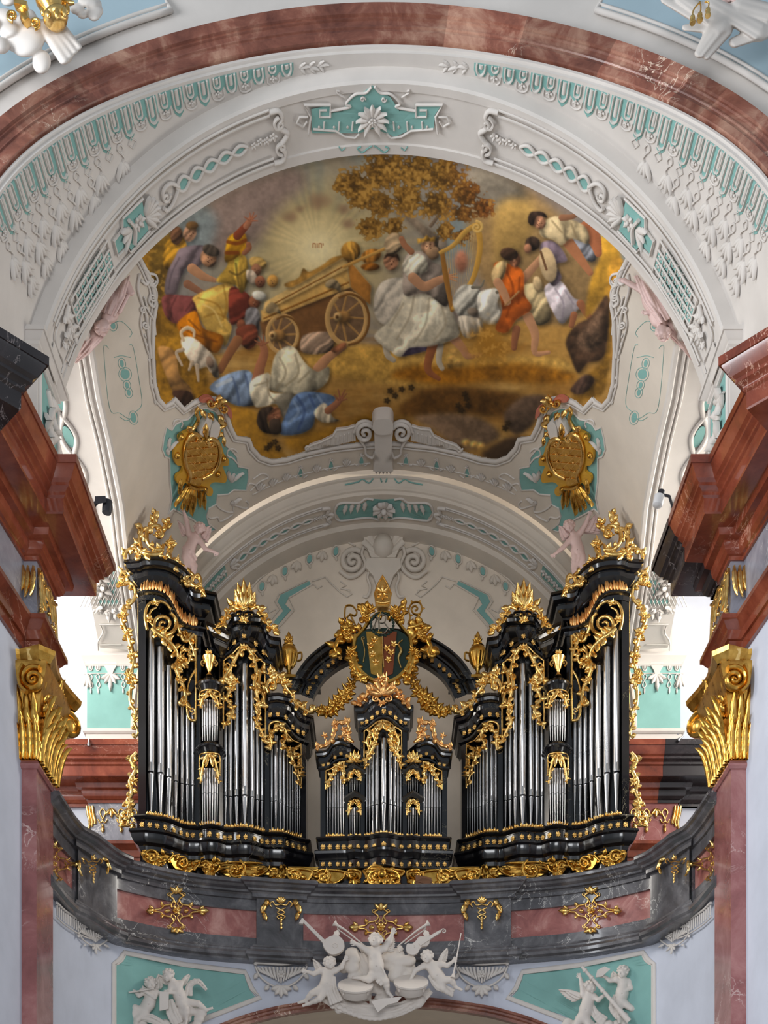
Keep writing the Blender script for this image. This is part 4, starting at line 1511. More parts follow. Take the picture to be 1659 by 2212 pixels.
def bracket(cx, cy, surf, k=1.0, wd=56):
    mb = MB()
    T = lambda pts: [(cx + a * k, cy + b * k) for a, b in pts]
    mb.add(rib(surf, T([(-wd, -18), (-wd + 6, -24), (0, -21), (wd - 6, -24), (wd, -18)]), 8 * k, .5, .02))
    for i in range(-6, 7):
        u = i / 6
        L = 34 - 18 * abs(u)
        mb.add(rib(surf, T([(u * (wd - 6), -14), (u * (wd - 12), -14 + L * .5), (u * (wd - 26), -14 + L)]), [6 * k, 7 * k, 3 * k], .55, .02))
    mb.add(rib(surf, T([(-wd, -16), (-wd * .8, 6), (-wd * .45, 22), (0, 30), (wd * .45, 22), (wd * .8, 6), (wd, -16)]), 4.5 * k, .5, .015))
    for a in (-70, -35, 0, 35, 70):
        mb.add(leaf(surf, *T([(0, 26), (24 * math.sin(D(a)), 26 + 26 * math.cos(D(a)))]), 11 * k, .015))
        mb.add(leaf(surf, *T([(0, -22), (20 * math.sin(D(a)), -24 - 22 * math.cos(D(a)))]), 11 * k, .03))
    for s in (-1, 1):
        mb.add(leaf(surf, *T([(s * wd * .9, -2), (s * wd * 1.05, 12)]), 10 * k, .01))
        mb.add(leaf(surf, *T([(s * 26, 24), (s * 36, 36)]), 10 * k, .01))
    flower(surf, cx, cy + 2 * k, 9 * k, .05, 6, mb=mb)
    return mb


S_B = Upright(_q[:, 0], _q[:, 1] + .02)
for cx, nm in ((607, 'left of the drummer cherubs'), (1041, 'right of the drummer cherubs')):
    tag(bracket(cx, 2104, S_B).build('stucco_bracket', M['white']), 'white gadrooned stucco shell bracket under the parapet, ' + nm, 'bracket', 'shell brackets')
a, b2 = both(bracket(204, 2020, S_B, .8, 48), 'stucco_bracket', M['white'], (None, None))
tag(a, 'small white stucco bracket under the parapet beside the left red pilaster', 'bracket', 'shell brackets')
tag(b2, 'small white stucco bracket under the parapet beside the right red pilaster', 'bracket', 'shell brackets')
# gadrooned strip beside it
mb = MB()
for i in range(14):
    x = 120 + i * 4.6
    y = np.interp(x, (116, 137, 172, 190), (1952, 1972, 1994, 2004))
    mb.add(rib(S_B, [(x, y), (x + .6, y + 22)], [4.5, 3], .5, .02))
mb.add(rib(S_B, [(118, 1950), (137, 1968), (172, 1990), (192, 2000)], 6, .5, .03))
mb.add(rib(S_B, [(118, 1980), (137, 1998), (172, 2020), (192, 2028)], 3.5, .5, .02))
both(mb, 'gadroon_strip', M['white'], (low, low))

# ------------------------------------------------------------------ the organ
OL = [(290, 1763), (299.6, 1763.4), (314.8, 1762.8), (331.5, 1764.8), (351, 1767.5), (370, 1773), (390, 1781.4), (406, 1785.6), (428, 1786), (434, 1787), (443, 1784.4), (453.5, 1783.6), (464, 1784.4), (473, 1787), (484, 1791), (503, 1791.6), (517, 1789.7), (534, 1789.7), (545, 1792.5), (567, 1799.4), (581, 1800.8), (589, 1800), (611, 1800.8), (628, 1807.7), (650, 1813.3), (663, 1816), (680, 1818)]
OZ = 8.526
OXs = [p[0] for p in OL]
OYs = [OZ * F / (HY - p[1]) for p in OL]


def oy(x):
    return float(np.interp(x, OXs, [p[1] for p in OL]))


S_O = Upright(OXs, OYs)
S_O1 = Upright(OXs, OYs, .05)      # just proud of the case front
S_O2 = Upright(OXs, OYs, .16)
orgL = thing('organ_case', 'tall black organ case with silver pipes and gilded carving, left of the centre', 'organ', P(480, 1890, 21), 'main organ cases')
orgR = thing('organ_case', 'tall black organ case with silver pipes and gilded carving, right of the centre', 'organ', P(1178, 1890, 21), 'main organ cases')
OO = (orgL, orgR)
YBK = 22.25


def body(x0, x1, ytop, ybot, surf, back, n=10, inset=.22):
    """upright block whose front follows the plan of the case"""
    fr = plan(x0, x1, n, surf, -inset)
    ztop = P(x0, ytop, surf.yy(x0))[2]
    zb = P(x0, ybot, surf.yy(x0))[2]
    poly = [(x, y, zb) for x, y in fr] + [(fr[-1][0], back, zb), (fr[0][0], back, zb)]
    return prism(poly, (0, 0, ztop - zb))


def front_path(pts, surf, back0=None, back1=None, sub=5, sm=True, lip=0.0):
    """3D line on the case front, with returns to the back at its ends; lip: the line was read on an edge that far proud"""
    q = smoothline(pts, sub) if sm else np.asarray(pts, float)
    p = [P(x, y, surf.yy(x) - lip) + np.array((0, lip, 0)) for x, y in q]
    if back0:
        p = [np.array((p[0][0], p[0][1] + back0, p[0][2]))] + p
    if back1:
        p = p + [np.array((p[-1][0], p[-1][1] + back1, p[-1][2]))]
    return p


both(MB().add(body(303, 432, 1300, 1900, S_O, YBK)), 'tower_carcass', M['case'], OO, False)
both(MB().add(body(432, 481, 1480, 1900, S_O, YBK, inset=.2)), 'turret_carcass', M['case'], OO, False)
both(MB().add(body(432, 484, 1372, 1490, S_O, YBK, inset=.42)), 'turret_back_panel', M['case'], OO, False)
both(MB().add(body(478, 580, 1400, 1900, S_O, YBK)), 'bay_carcass', M['case'], OO, False)
both(MB().add(body(576, 660, 1560, 1900, S_O, YBK)), 'bay_carcass', M['case'], OO, False)
for x0, x1, y0 in ((299, 315, 1296), (424, 434, 1352), (473, 482, 1422), (572, 582, 1440), (650, 661, 1606)):
    b = MB()
    fr = plan(x0, x1, 3, S_O, .02)
    zt, zb = P(x0, y0, S_O.yy(x0))[2], P(x0, oy(x0) + 2, S_O.yy(x0))[2]
    bk = plan(x0, x1, 3, S_O, -.30)
    b.add(prism([(x, y, zb) for x, y in fr] + [(x, y, zb) for x, y in reversed(bk)], (0, 0, zt - zb)))
    both(b, 'stile', M['case'], OO, False)

CORN = [(-.30, -.02), (.24, -.02), (.25, .03), (.22, .045), (.20, .10), (.15, .13), (.12, .14), (.12, .17), (.14, .18), (.13, .24), (.07, .31), (.03, .34), (.03, .38), (.0, .40), (-.30, .40)]


def scaled(prof, so, sd):
    return [(o * so if o > 0 else o, d * sd) for o, d in prof]


c1 = [(300, 1209), (312, 1203), (331, 1202), (351, 1206), (370, 1218), (390, 1243), (401, 1257), (409, 1267), (417, 1273), (434, 1275)]
both(MB().add(sweep3(front_path(c1, S_O, 1.2, 1.0, lip=.26), scaled(CORN, 1.05, 1.0))), 'cornice', M['case'], OO)
# arched inner moulding of the tower
a1 = [(300, 1290), (316, 1285), (340, 1287), (356, 1296), (369, 1318), (376, 1336), (386, 1350), (400, 1358), (418, 1362), (434, 1364)]
both(MB().add(sweep3(front_path(a1, S_O, 0, .6), [(-.25, -.05), (.03, -.05), (.10, -.03), (.10, .0), (.05, .03), (.03, .10), (-.25, .10)])), 'arch_moulding', M['case'], OO)
c2 = [(476, 1363), (480, 1361), (488, 1352), (497, 1338), (506, 1328), (519, 1325), (529, 1326), (540, 1325), (553, 1328), (561, 1342), (568, 1360), (575, 1372), (580, 1376)]
both(MB().add(sweep3(front_path(c2, S_O, .5, .7, lip=.21), scaled(CORN, .85, .95))), 'cornice', M['case'], OO)
a2 = [(478, 1424), (488, 1420), (500, 1412), (512, 1400), (528, 1392), (544, 1402), (556, 1420), (568, 1432), (582, 1438)]
both(MB().add(sweep3(front_path(a2, S_O, 0, .5), [(-.25, -.06), (.02, -.06), (.06, -.04), (.06, .0), (.02, .03), (-.25, .04)])), 'arch_moulding', M['case'], OO)
c3 = [(578, 1501), (597, 1498), (612, 1501), (622, 1510), (632, 1527), (642, 1538), (650, 1542), (656, 1544)]
both(MB().add(sweep3(front_path(c3, S_O, 0, .9, lip=.17), scaled(CORN, .7, .85))), 'cornice', M['case'], OO)
a3 = [(582, 1566), (597, 1563), (610, 1566), (620, 1577), (630, 1590), (642, 1600), (661, 1608)]
both(MB().add(sweep3(front_path(a3, S_O, 0, .5), [(-.25, -.06), (.02, -.06), (.06, -.04), (.06, .0), (.02, .03), (-.25, .04)])), 'arch_moulding', M['case'], OO)
# turret caps: half-round mouldings
tp = lambda r: [(x, y) for x, y in [(430, r + 10), (436, r + 3), (445, r - .5), (453, r - 1.5), (461, r - .5), (470, r + 3), (477, r + 10)]]
S_T = Upright([425, 430, 436, 445, 453, 461, 470, 477, 482], [20.80, 20.80, 20.70, 20.63, 20.61, 20.63, 20.70, 20.80, 20.80])
for y, h in ((1470, 1.0), (1606, .85)):
    prof = [(-.3, -.02), (.06, -.02), (.08, .02), (.07, .05), (.04, .08), (.02, .13), (-.01, .17), (-.01, .21), (-.3, .21)]
    xs = np.linspace(430, 477, 17)
    pth = [P(x, 0, S_T.yy(x)) * (1, 1, 0) + np.array((0, 0, P(453, y, S_T.yy(453))[2])) for x in xs]
    pth = [pth[0] + np.array((0, .4, 0))] + pth + [pth[-1] + np.array((0, .4, 0))]
    both(MB().add(sweep3(pth, scaled(prof, h, h))), 'turret_cap', M['case'], OO)
both(MB().add(lathe([(0, .02), (.12, .0), (.10, .06), (.03, .09), (0, .09)], P(453, 1474, 20.75), 14)), 'turret_top', M['case'], OO)
# base: top moulding, frieze, bowed lower mouldings
bx = np.r_[np.linspace(299, 662, 90)]


def base_path(dz, surf=S_O, xs=bx, z=OZ, b0=.8, b1=.6):
    p = [P(x, 0, surf.yy(x)) * (1, 1, 0) + np.array((0, 0, z + dz)) for x in xs]
    return [p[0] + np.array((0, b0, 0))] + p + [p[-1] + np.array((0, b1, 0))]


both(MB().add(sweep3(base_path(0), [(-.3, -.01), (.06, -.01), (.08, .02), (.06, .05), (.03, .07), (.03, .08), (-.3, .08)])), 'base_moulding', M['case'], OO)
both(MB().add(sweep3(base_path(0), [(-.3, .07), (.02, .07), (.02, .24), (-.3, .24)])), 'base_frieze', M['case'], OO)
both(MB().add(sweep3(base_path(0), [(-.3, .23), (.05, .23), (.13, .25), (.14, .29), (.11, .32), (.10, .38), (.06, .46), (.0, .50), (-.02, .56), (-.08, .60), (-.3, .60)])), 'base_plinth', M['case'], OO)
both(MB().add(sweep3(base_path(0), [(-.5, .55), (-.12, .55), (-.12, 1.5), (-.5, 1.5)])), 'plinth_wall', M['case'], OO)


# --- pipes
def pipe_mesh(p, r, ztop, zm, zb):
    """tin pipe: body, mouth, conical foot"""
    v = lathe([(r * .86, ztop - .004), (r, ztop), (r, zm + .0), (r * .93, zm - .004), (r * .9, zm - r * .5), (r * .24, zb)], (p[0], p[1], 0), 12)
    return v


def lip_mesh(p, r, zm):
    """upper lip (raised shield) and dark windway"""
    m = MB()
    R = []
    for u in np.linspace(-.75, .75, 7):
        h = r * 2.3 * math.sqrt(max(0, 1 - (u / .78) ** 2)) + r * .5
        a = u
        R.append([(p[0] + r * 1.02 * math.sin(a), p[1] - r * 1.02 * math.cos(a), zm + r * .32), (p[0] + r * 1.05 * math.sin(a), p[1] - r * 1.05 * math.cos(a), zm + h * .6), (p[0] + r * 1.0 * math.sin(a), p[1] - r * 1.0 * math.cos(a), zm + h)])
    m.add(grid(R))
    return m


def slot_mesh(p, r, zm):
    R = [[(p[0] + r * 1.03 * math.sin(a), p[1] - r * 1.03 * math.cos(a), zm + z) for z in (-r * .12, r * .3)] for a in np.linspace(-.95, .95, 7)]
    return MB().add(grid(R))


def pipes(rows, surf, dep, owners, mirror=True):
    """rows: (x, width, y of top, y of mouth, y of foot)"""
    for x, w, yt, ym, yb in rows:
        Y = surf.yy(x) + dep
        p = P(x, ym, Y)
        r = w * .5 * Y / F
        zt, zm, zb = (P(x, yt, Y)[2], p[2], P(x, yb, Y)[2])
        sl = slot_mesh(p, r, zm)
        lp = lip_mesh(p, r, zm)
        pm = MB().add(pipe_mesh(p, r, zt, zm, zb))
        if mirror:
            a = both(pm, 'organ_pipe', M['tin'], owners)
            both(sl, 'pipe_mouth', M['tindark'], a)
            if w > 6:
                both(lp, 'pipe_lip', M['tin'], a)
        else:
            a = pm.build('organ_pipe', M['tin'], owners)
            sl.build('pipe_mouth', M['tindark'], a)
            if w > 6:
                lp.build('pipe_lip', M['tin'], a)


rows = []
for x, w, yt, ym in ((326, 16, 1365, 1671), (347, 15.5, 1400, 1673), (365, 14, 1440, 1681), (380, 11, 1470, 1690), (393, 9.5, 1495, 1695), (405, 9.5, 1515, 1697), (417, 8.5, 1530, 1698)):
    rows.append((x, w, yt, ym, oy(x) - 4))
for x, w, yt, ym in ((487, 7.5, 1560, 1721), (498, 10, 1520, 1723), (511, 11.5, 1470, 1722), (529, 15, 1436, 1721), (545, 10.5, 1480, 1724), (556, 9, 1540, 1730), (566, 8.5, 1580, 1731)):
    rows.append((x, w, yt, ym, oy(x) - 4))
for x, w, yt, ym in ((586.5, 7, 1600, 1733), (596, 8.5, 1590, 1732), (606, 7.0, 1600, 1736), (614, 5.8, 1618, 1740), (620.6, 5.0, 1630, 1743), (626.6, 4.4, 1642, 1745), (632.2, 4.2, 1655, 1746), (637.6, 4.0, 1668, 1747), (642.8, 3.8, 1680, 1748), (647.8, 3.6, 1690, 1748)):
    rows.append((x, w, yt, ym, oy(x) - 4))
pipes(rows, S_O, .10, OO)
tr = []
for i, x in enumerate((438, 443, 448.2, 453.5, 458.8, 464, 469)):
    tr.append((x, 4.0, 1512, 1571 - 3 * (i % 2), 1600))
    tr.append((x, 4.0, 1660, 1716 - 3 * (i % 2), 1780))
pipes(tr, S_T, .06, OO)

# --- gilded carving
def cresting(pts, surf, n, h, w, off=.05):
    """row of small upright leaves along a line"""
    q = smoothline(pts, 8)
    L = np.r_[0, np.cumsum(np.linalg.norm(np.diff(q, axis=0), axis=1))]
    mb = MB()
    mb.add(rib(surf, q, 2.6, .6, off, 6, sm=False))
    for i in range(n):
        l = (i + .5) / n * L[-1]
        x, y = np.interp(l, L, q[:, 0]), np.interp(l, L, q[:, 1])
        hh = h * (1.0 if i % 2 else .72)
        mb.add(leaf(surf, (x, y), (x, y - hh), w, off, .35, 0, 1, .2, 6))
    return mb


for x0, x1, n in ((315, 424, 19), (434, 473, 8), (482, 545, 12), (546, 572, 5), (583, 650, 14)):
    xs = np.linspace(x0, x1, 12)
    both(cresting([(x, oy(x) - 1) for x in xs], S_O, n, 9, 6.5), 'gilt_cresting', M['gold'], OO)
# flame border of the outer tower
mb = MB()
fl = smoothline([(307, 1286), (320, 1281), (338, 1281), (353, 1288), (366, 1305), (374, 1326), (384, 1342), (398, 1352), (414, 1357), (428, 1358)], 8)
for i in range(26):
    k = int((i + .5) / 26 * (len(fl) - 1))
    h = 17 + 8 * ((i * 7) % 5) / 4
    mb.add(leaf(S_O, fl[k], fl[k] + np.array((1.5, -h)), 8, .09, .3, 0, 1, .15, 6))
both(mb, 'gilt_flames', M['goldred'], OO)


# small acanthus mounts in rows on the friezes: shared meshes
def _rosette(U, mb):
    for a in (-75, -38, 0, 38, 75):
        mb.add(leaf(U, (0, 3), (5.6 * math.sin(D(a)), 1 - 6.5 * math.cos(D(a))), 4.2, .2, .4, 0, 1, .4, 5))
    mb.add(ball((0, -1.4, -1), 1.9, 7, 5))
    for s in (-1, 1):
        mb.add(leaf(U, (0, 2), (s * 5, 6), 3.4, .2, .4, 0, 1, .3, 5))
    mb.add(leaf(U, (0, 2), (0, 7.5), 3, .2, .4, 0, 1, .3, 5))


ROS = unit_mesh('gilt_mount', M['gold'], _rosette)


def mount(me, name, parent, surf, x, y, k=1.0, off=.03, s=1):
    p, n = surf.hit(x, y)
    mm = p[1] / F * k
    p = p + n * off
    X = nrm(np.cross((0, 0, 1), -n))
    X = np.array((-n[1], n[0], 0))
    if X[0] < 0:
        X = -X
    if s < 0:
        p = p * (-1, 1, 1)
        n = n * (-1, 1, 1)
        X = np.array((X[0], -X[1], 0))
    return inst(me, name, parent, frameM(p, X, -n, (0, 0, 1), mm))


def mounts(me, name, owners, surf, xs, yfn, k=1.0, off=.03):
    for x in xs:
        y = yfn(x)
        mount(me, name, owners[0], surf, x, y, k, off)
        if owners[1] is not None:
            mount(me, name, owners[1], surf, x, y, k, off, -1)


mounts(ROS, 'gilt_mount', OO, S_O, (308, 323, 339, 355, 373, 388, 403, 417, 437, 453, 469, 484, 497, 516, 531, 548, 563, 577, 591, 605, 618, 631, 644, 656), lambda x: oy(x) + 19, 1.0, .03)
mounts(ROS, 'gilt_mount', OO, S_O, (474, 490, 509, 528, 548, 566, 577), lambda x: np.interp(x, (474, 490, 509, 528, 548, 566, 577), (1404, 1403, 1391, 1377, 1393, 1412, 1417)), .95, .06)
mounts(ROS, 'gilt_mount', OO, S_O, (586, 600, 613, 628, 640, 652), lambda x: np.interp(x, (586, 600, 613, 628, 640, 652), (1547, 1546, 1552, 1573, 1582, 1586)), .9, .06)

# pipe shades
sh = MB()
sh.add(rib(S_O1, spiral(352, 1350, 29, -60, 2.1, 1, .1), [9, 9, 7, 5], .5, .02, 8, sm=False))
sh.add(rib(S_O1, [(318, 1362), (314, 1335), (318, 1312), (330, 1301), (345, 1300), (358, 1306), (368, 1318)], 7, .5, .02))
sh.add(rib(S_O1, [(330, 1352), (322, 1338), (326, 1320), (338, 1312)], 5, .5))
scrollwork(S_O1, [(328, 1358), (338, 1368), (352, 1378), (366, 1390), (378, 1406), (384, 1424)], 8, sh, 9, 20, 11, .02, seed=3)
scrollwork(S_O1, [(378, 1336), (384, 1360), (396, 1386), (404, 1372), (398, 1362)], 6, sh, 5, 16, 9, .02, seed=4)
scrollwork(S_O1, [(384, 1424), (378, 1440), (384, 1462), (394, 1482), (400, 1505), (397, 1520)], 7, sh, 9, 17, 10, .02, vol=(6, 1), seed=5)
scrollwork(S_O1, [(420, 1372), (410, 1384), (416, 1400), (421, 1420)], 6, sh, 6, 13, 8, .02, seed=6)
scrollwork(S_O1, [(386, 1412), (398, 1404), (410, 1412), (408, 1430), (396, 1440)], 5, sh, 7, 14, 8, .03, seed=7)
sh.add(rib(S_O1, [(424, 1374), (423, 1440), (424, 1500), (423, 1558)], 6, .5, .02))
sh.add(rib(S_O1, [(423, 1558), (412, 1556), (404, 1540), (402, 1505), (410, 1470), (421, 1450)], [7, 7, 5, 5], .5, .02))
sh.add(rib(S_O1, spiral(415, 1537, 8, 90, 1.2, -1), 4, .5, .02, sm=False))
sh.add(rib(S_O1, [(394, 1365), (404, 1385), (420, 1392)], 6, .5, .02))
cluster(S_O1, 388, 1430, 16, 9, sh, .05, 3)
cluster(S_O1, 336, 1306, 11, 6, sh, .04, 4)
flower(S_O1, 322, 1340, 9, .04, 6, mb=sh)
cluster(S_O1, 383, 1470, 12, 7, sh, .05, 12)
both(sh, 'pipe_shade', M['gold'], OO)

sh = MB()
sh.add(rib(S_O1, [(481, 1576), (481, 1500), (481, 1428), (492, 1422), (505, 1412), (516, 1400), (524, 1394)], 4, .5, .02, sm=False))
scrollwork(S_O1, [(524, 1396), (514, 1416), (500, 1440), (488, 1460), (486, 1472), (498, 1478), (506, 1468)], 6.5, sh, 9, 16, 10, .02, vol=(5, -1), seed=8)
scrollwork(S_O1, [(510, 1480), (498, 1492), (490, 1510), (500, 1526), (504, 1540), (494, 1556), (484, 1570)], 6, sh, 12, 14, 9, .02, seed=9)
sh.add(rib(S_O1, [(484, 1440), (492, 1434), (500, 1444), (494, 1462), (486, 1470)], 4.5, .5, .02))
sh.add(rib(S_O1, [(506, 1540), (500, 1552), (490, 1556)], 4, .5, .02))
cluster(S_O1, 513, 1474, 10, 6, sh, .04, 5)
cluster(S_O1, 527, 1403, 11, 7, sh, .05, 6)
sh.add(rib(S_O1, [(532, 1394), (544, 1408), (556, 1424), (572, 1434), (573, 1500), (573, 1606)], 4, .5, .02, sm=False))
scrollwork(S_O1, [(534, 1402), (545, 1420), (552, 1450), (548, 1480), (556, 1512), (560, 1540)], 6.5, sh, 12, 17, 10, .02, seed=10)
scrollwork(S_O1, [(570, 1436), (560, 1456), (558, 1484), (568, 1502), (570, 1520), (560, 1526)], 6, sh, 8, 15, 9, .02, vol=(5, 1), seed=11)
scrollwork(S_O1, [(560, 1540), (552, 1558), (560, 1576), (568, 1592), (572, 1606)], 5.5, sh, 9, 12, 8, .02, seed=12)
cluster(S_O1, 552, 1530, 11, 7, sh, .04, 7)
both(sh, 'pipe_shade', M['gold'], OO)

sh = MB()
sh.add(rib(S_O1, [(583, 1622), (584, 1590), (582, 1570), (590, 1561), (604, 1561), (612, 1572), (616, 1582)], 5, .5, .02))
scrollwork(S_O1, [(596, 1566), (592, 1580), (586, 1590), (588, 1606), (585, 1622)], 5, sh, 6, 11, 8, .02, seed=13)
scrollwork(S_O1, [(598, 1566), (612, 1576), (616, 1594), (610, 1608), (622, 1624), (632, 1645), (640, 1670), (648, 1698)], 6, sh, 16, 14, 9, .02, seed=14)
sh.add(rib(S_O1, [(616, 1583), (630, 1600), (649, 1608), (650, 1650), (650, 1704)], 3.6, .5, .02, sm=False))
scrollwork(S_O1, [(646, 1612), (634, 1620), (636, 1634), (646, 1642), (642, 1658), (646, 1676)], 4.5, sh, 9, 11, 7, .02, seed=15)
cluster(S_O1, 622, 1622, 11, 7, sh, .04, 8)
cluster(S_O1, 597, 1575, 9, 6, sh, .04, 9)
both(sh, 'pipe_shade', M['gold'], OO)
S_T1 = Upright(S_T.xs, S_T.Ys, .03)
for y0, hh in ((1491, 40), (1627, 66)):
    sh = MB()
    k = hh / 40
    sh.add(rib(S_T1, [(434, y0 + 30 * k), (434, y0 + 8), (444, y0 + 1), (453, y0), (462, y0 + 1), (472, y0 + 8), (472, y0 + 30 * k)], 3.6, .6, .02))
    for s in (-1, 1):
        X = lambda d: 453 + s * d
        scrollwork(S_T1, [(X(2), y0 + 4), (X(8), y0 + 12), (X(13), y0 + 20 * k), (X(16), y0 + 32 * k), (X(18), y0 + 40 * k)], 4.5, sh, 7, 10, 7, .02, seed=16 + int(y0) % 7)
        sh.add(leaf(S_T1, (X(2), y0 + 6), (X(5), y0 + 20 * k), 7, .03))
    cluster(S_T1, 453, y0 + 8, 7, 6, sh, .04, 10)
    both(sh, 'pipe_shade', M['gold'], OO)


# crests on the cornices
S_C = Upright(OXs, OYs, .24)
cr = MB()
scrollwork(S_C, [(270, 1208), (274, 1194), (286, 1187), (297, 1190), (302, 1204)], 6, cr, 5, 12, 9, .02, vol=(5, 1), seed=20)
scrollwork(S_C, [(300, 1186), (310, 1196), (328, 1200), (346, 1196), (352, 1178)], 8, cr, 5, 14, 9, .02, seed=21)
scrollwork(S_C, [(352, 1190), (332, 1188), (318, 1172), (318, 1150), (330, 1138), (344, 1140), (350, 1152)], 7, cr, 7, 13, 9, .02, vol=(8, 1), seed=22)
scrollwork(S_C, [(306, 1186), (302, 1165), (308, 1148), (304, 1134)], 6, cr, 5, 13, 9, .02, seed=23)
scrollwork(S_C, [(338, 1140), (332, 1124), (336, 1106)], 5, cr, 5, 12, 9, .02, seed=24)
scrollwork(S_C, [(356, 1172), (368, 1186), (362, 1200), (372, 1216), (386, 1226), (396, 1244), (400, 1262)], 8, cr, 10, 16, 10, .02, vol=(7, -1), seed=25)
scrollwork(S_C, [(352, 1150), (360, 1136), (358, 1124)], 5, cr, 4, 12, 8, .02, seed=26)
scrollwork(S_C, [(404, 1252), (410, 1240), (418, 1246), (414, 1262), (424, 1268), (434, 1258), (430, 1246)], 6, cr, 5, 10, 8, .02, vol=(4, -1), seed=27)
scrollwork(S_C, [(424, 1270), (436, 1274), (446, 1290)], 6, cr, 4, 12, 8, .02, seed=28)
cluster(S_C, 365, 1176, 14, 9, cr, .05, 21)
cluster(S_C, 338, 1160, 8, 6, cr, .05, 22)
cluster(S_C, 378, 1212, 10, 7, cr, .05, 23)
cluster(S_C, 300, 1200, 7, 5, cr, .05, 24)
both(cr, 'gilt_crest', M['gold'], OO)

S_C = Upright(OXs, OYs, .20)
cr = MB()
for a, l in ((-80, 30), (-55, 36), (-28, 44), (0, 50), (28, 44), (55, 36), (80, 30)):
    cr.add(leaf(S_C, (528 + 6 * math.sin(D(a)), 1312), (528 + l * .62 * math.sin(D(a)), 1312 - l * 1.05 * math.cos(D(a) * .75)), 17, .03, .35, 0, 3, .8))
for a in (-40, -14, 14, 40):
    cr.add(leaf(S_C, (528, 1318), (528 + 26 * math.sin(D(a)), 1318 - 34 * math.cos(D(a))), 13, .07, .35, 0, 2, .6))
for s in (-1, 1):
    X = lambda d: 528 + s * d
    scrollwork(S_C, [(X(10), 1318), (X(26), 1312), (X(34), 1326), (X(44), 1342), (X(56), 1356), (X(74), 1364)], 6, cr, 10, 15, 10, .03, seed=30 + s)
    cluster(S_C, X(42), 1336, 11, 7, cr, .05, 31)
    cluster(S_C, X(64), 1360, 10, 6, cr, .05, 32)
    cr.add(rib(S_C, spiral(X(9), 1326, 8, 200 if s > 0 else -20, 1.2, -s), 5, .6, .05, sm=False))
cluster(S_C, 528, 1345, 12, 8, cr, .09, 33)
cluster(S_C, 528, 1322, 10, 8, cr, .09, 34)
both(cr, 'gilt_crest', M['gold'], OO)
both(MB().add(rib(S_C, spiral(520, 1336, 8, 0, 1.3, -1), 4.5, .8, .12, sm=False)).add(rib(S_C, spiral(536, 1336, 8, 180, 1.3, 1), 4.5, .8, .12, sm=False)), 'volute_pair', M['case'], OO)

S_C = Upright(OXs, OYs, .16)
cr = MB()
scrollwork(S_C, [(580, 1498), (576, 1484), (584, 1470), (594, 1474), (594, 1486)], 6, cr, 4, 11, 8, .02, vol=(5, 1), seed=35)
scrollwork(S_C, [(584, 1464), (596, 1456), (606, 1466), (614, 1486), (628, 1504), (636, 1520), (650, 1530), (668, 1540), (676, 1532)], 7, cr, 14, 16, 10, .02, vol=(4, -1), seed=36)
cluster(S_C, 613, 1476, 14, 9, cr, .05, 37)
cluster(S_C, 630, 1512, 10, 7, cr, .05, 38)
cluster(S_C, 584, 1454, 9, 6, cr, .05, 39)
both(cr, 'gilt_crest', M['gold'], OO)

# small urn on the turret
u0 = P(452, 1460, 20.56)
k = 20.56 / F
ur = MB().add(lathe([(0, 0), (7 * k, 0), (6 * k, 2 * k), (2.5 * k, 6 * k), (3 * k, 10 * k), (8 * k, 20 * k), (9 * k, 27 * k), (14 * k, 36 * k), (15 * k, 40 * k), (9 * k, 43 * k), (7 * k, 45 * k), (0, 45 * k)], u0, 14))
for s in (-1, 1):
    ur.add(rib(Plane(20.54), spiral(452 + s * 12, 1432, 7, 90, 1.2, -s), 3.5, .8, sm=False))
cluster(Plane(20.54), 452, 1410, 8, 9, ur, .0, 41)
both(ur, 'turret_urn', M['gold'], OO)

# ear of gilded foliage along the outer edge of the tower
S_E = Plane(20.48)
er = MB()
scrollwork(S_E, [(286, 1246), (272, 1238), (262, 1246), (264, 1262), (284, 1262), (294, 1284), (284, 1304), (272, 1310)], 7, er, 9, 13, 9, .02, seed=50)
scrollwork(S_E, [(270, 1310), (264, 1340), (274, 1366), (284, 1398), (290, 1430), (282, 1460), (288, 1476)], 7, er, 15, 13, 9, .02, seed=51)
scrollwork(S_E, [(288, 1476), (282, 1496), (284, 1524), (294, 1540), (290, 1560), (298, 1582), (292, 1596)], 6, er, 10, 11, 8, .02, seed=52)
scrollwork(S_E, [(296, 1628), (284, 1644), (294, 1664), (282, 1690), (286, 1712), (276, 1734), (284, 1752), (276, 1780)], 8, er, 16, 13, 9, .02, seed=53)
scrollwork(S_E, [(270, 1756), (262, 1764), (262, 1778), (274, 1784), (290, 1782)], 6, er, 6, 12, 9, .02, seed=54)
er.add(rib(S_E, [(299, 1250), (299, 1400), (299, 1600)], 3.4, .5, .0))
for x, y, r in ((270, 1330, 11), (278, 1372, 13), (286, 1418, 10), (280, 1462, 11), (294, 1556, 9), (290, 1690, 12), (280, 1740, 12), (266, 1262, 9)):
    cluster(S_E, x, y, r, 8, er, .04, int(x + y))
both(er, 'gilt_side_carving', M['gold'], OO)


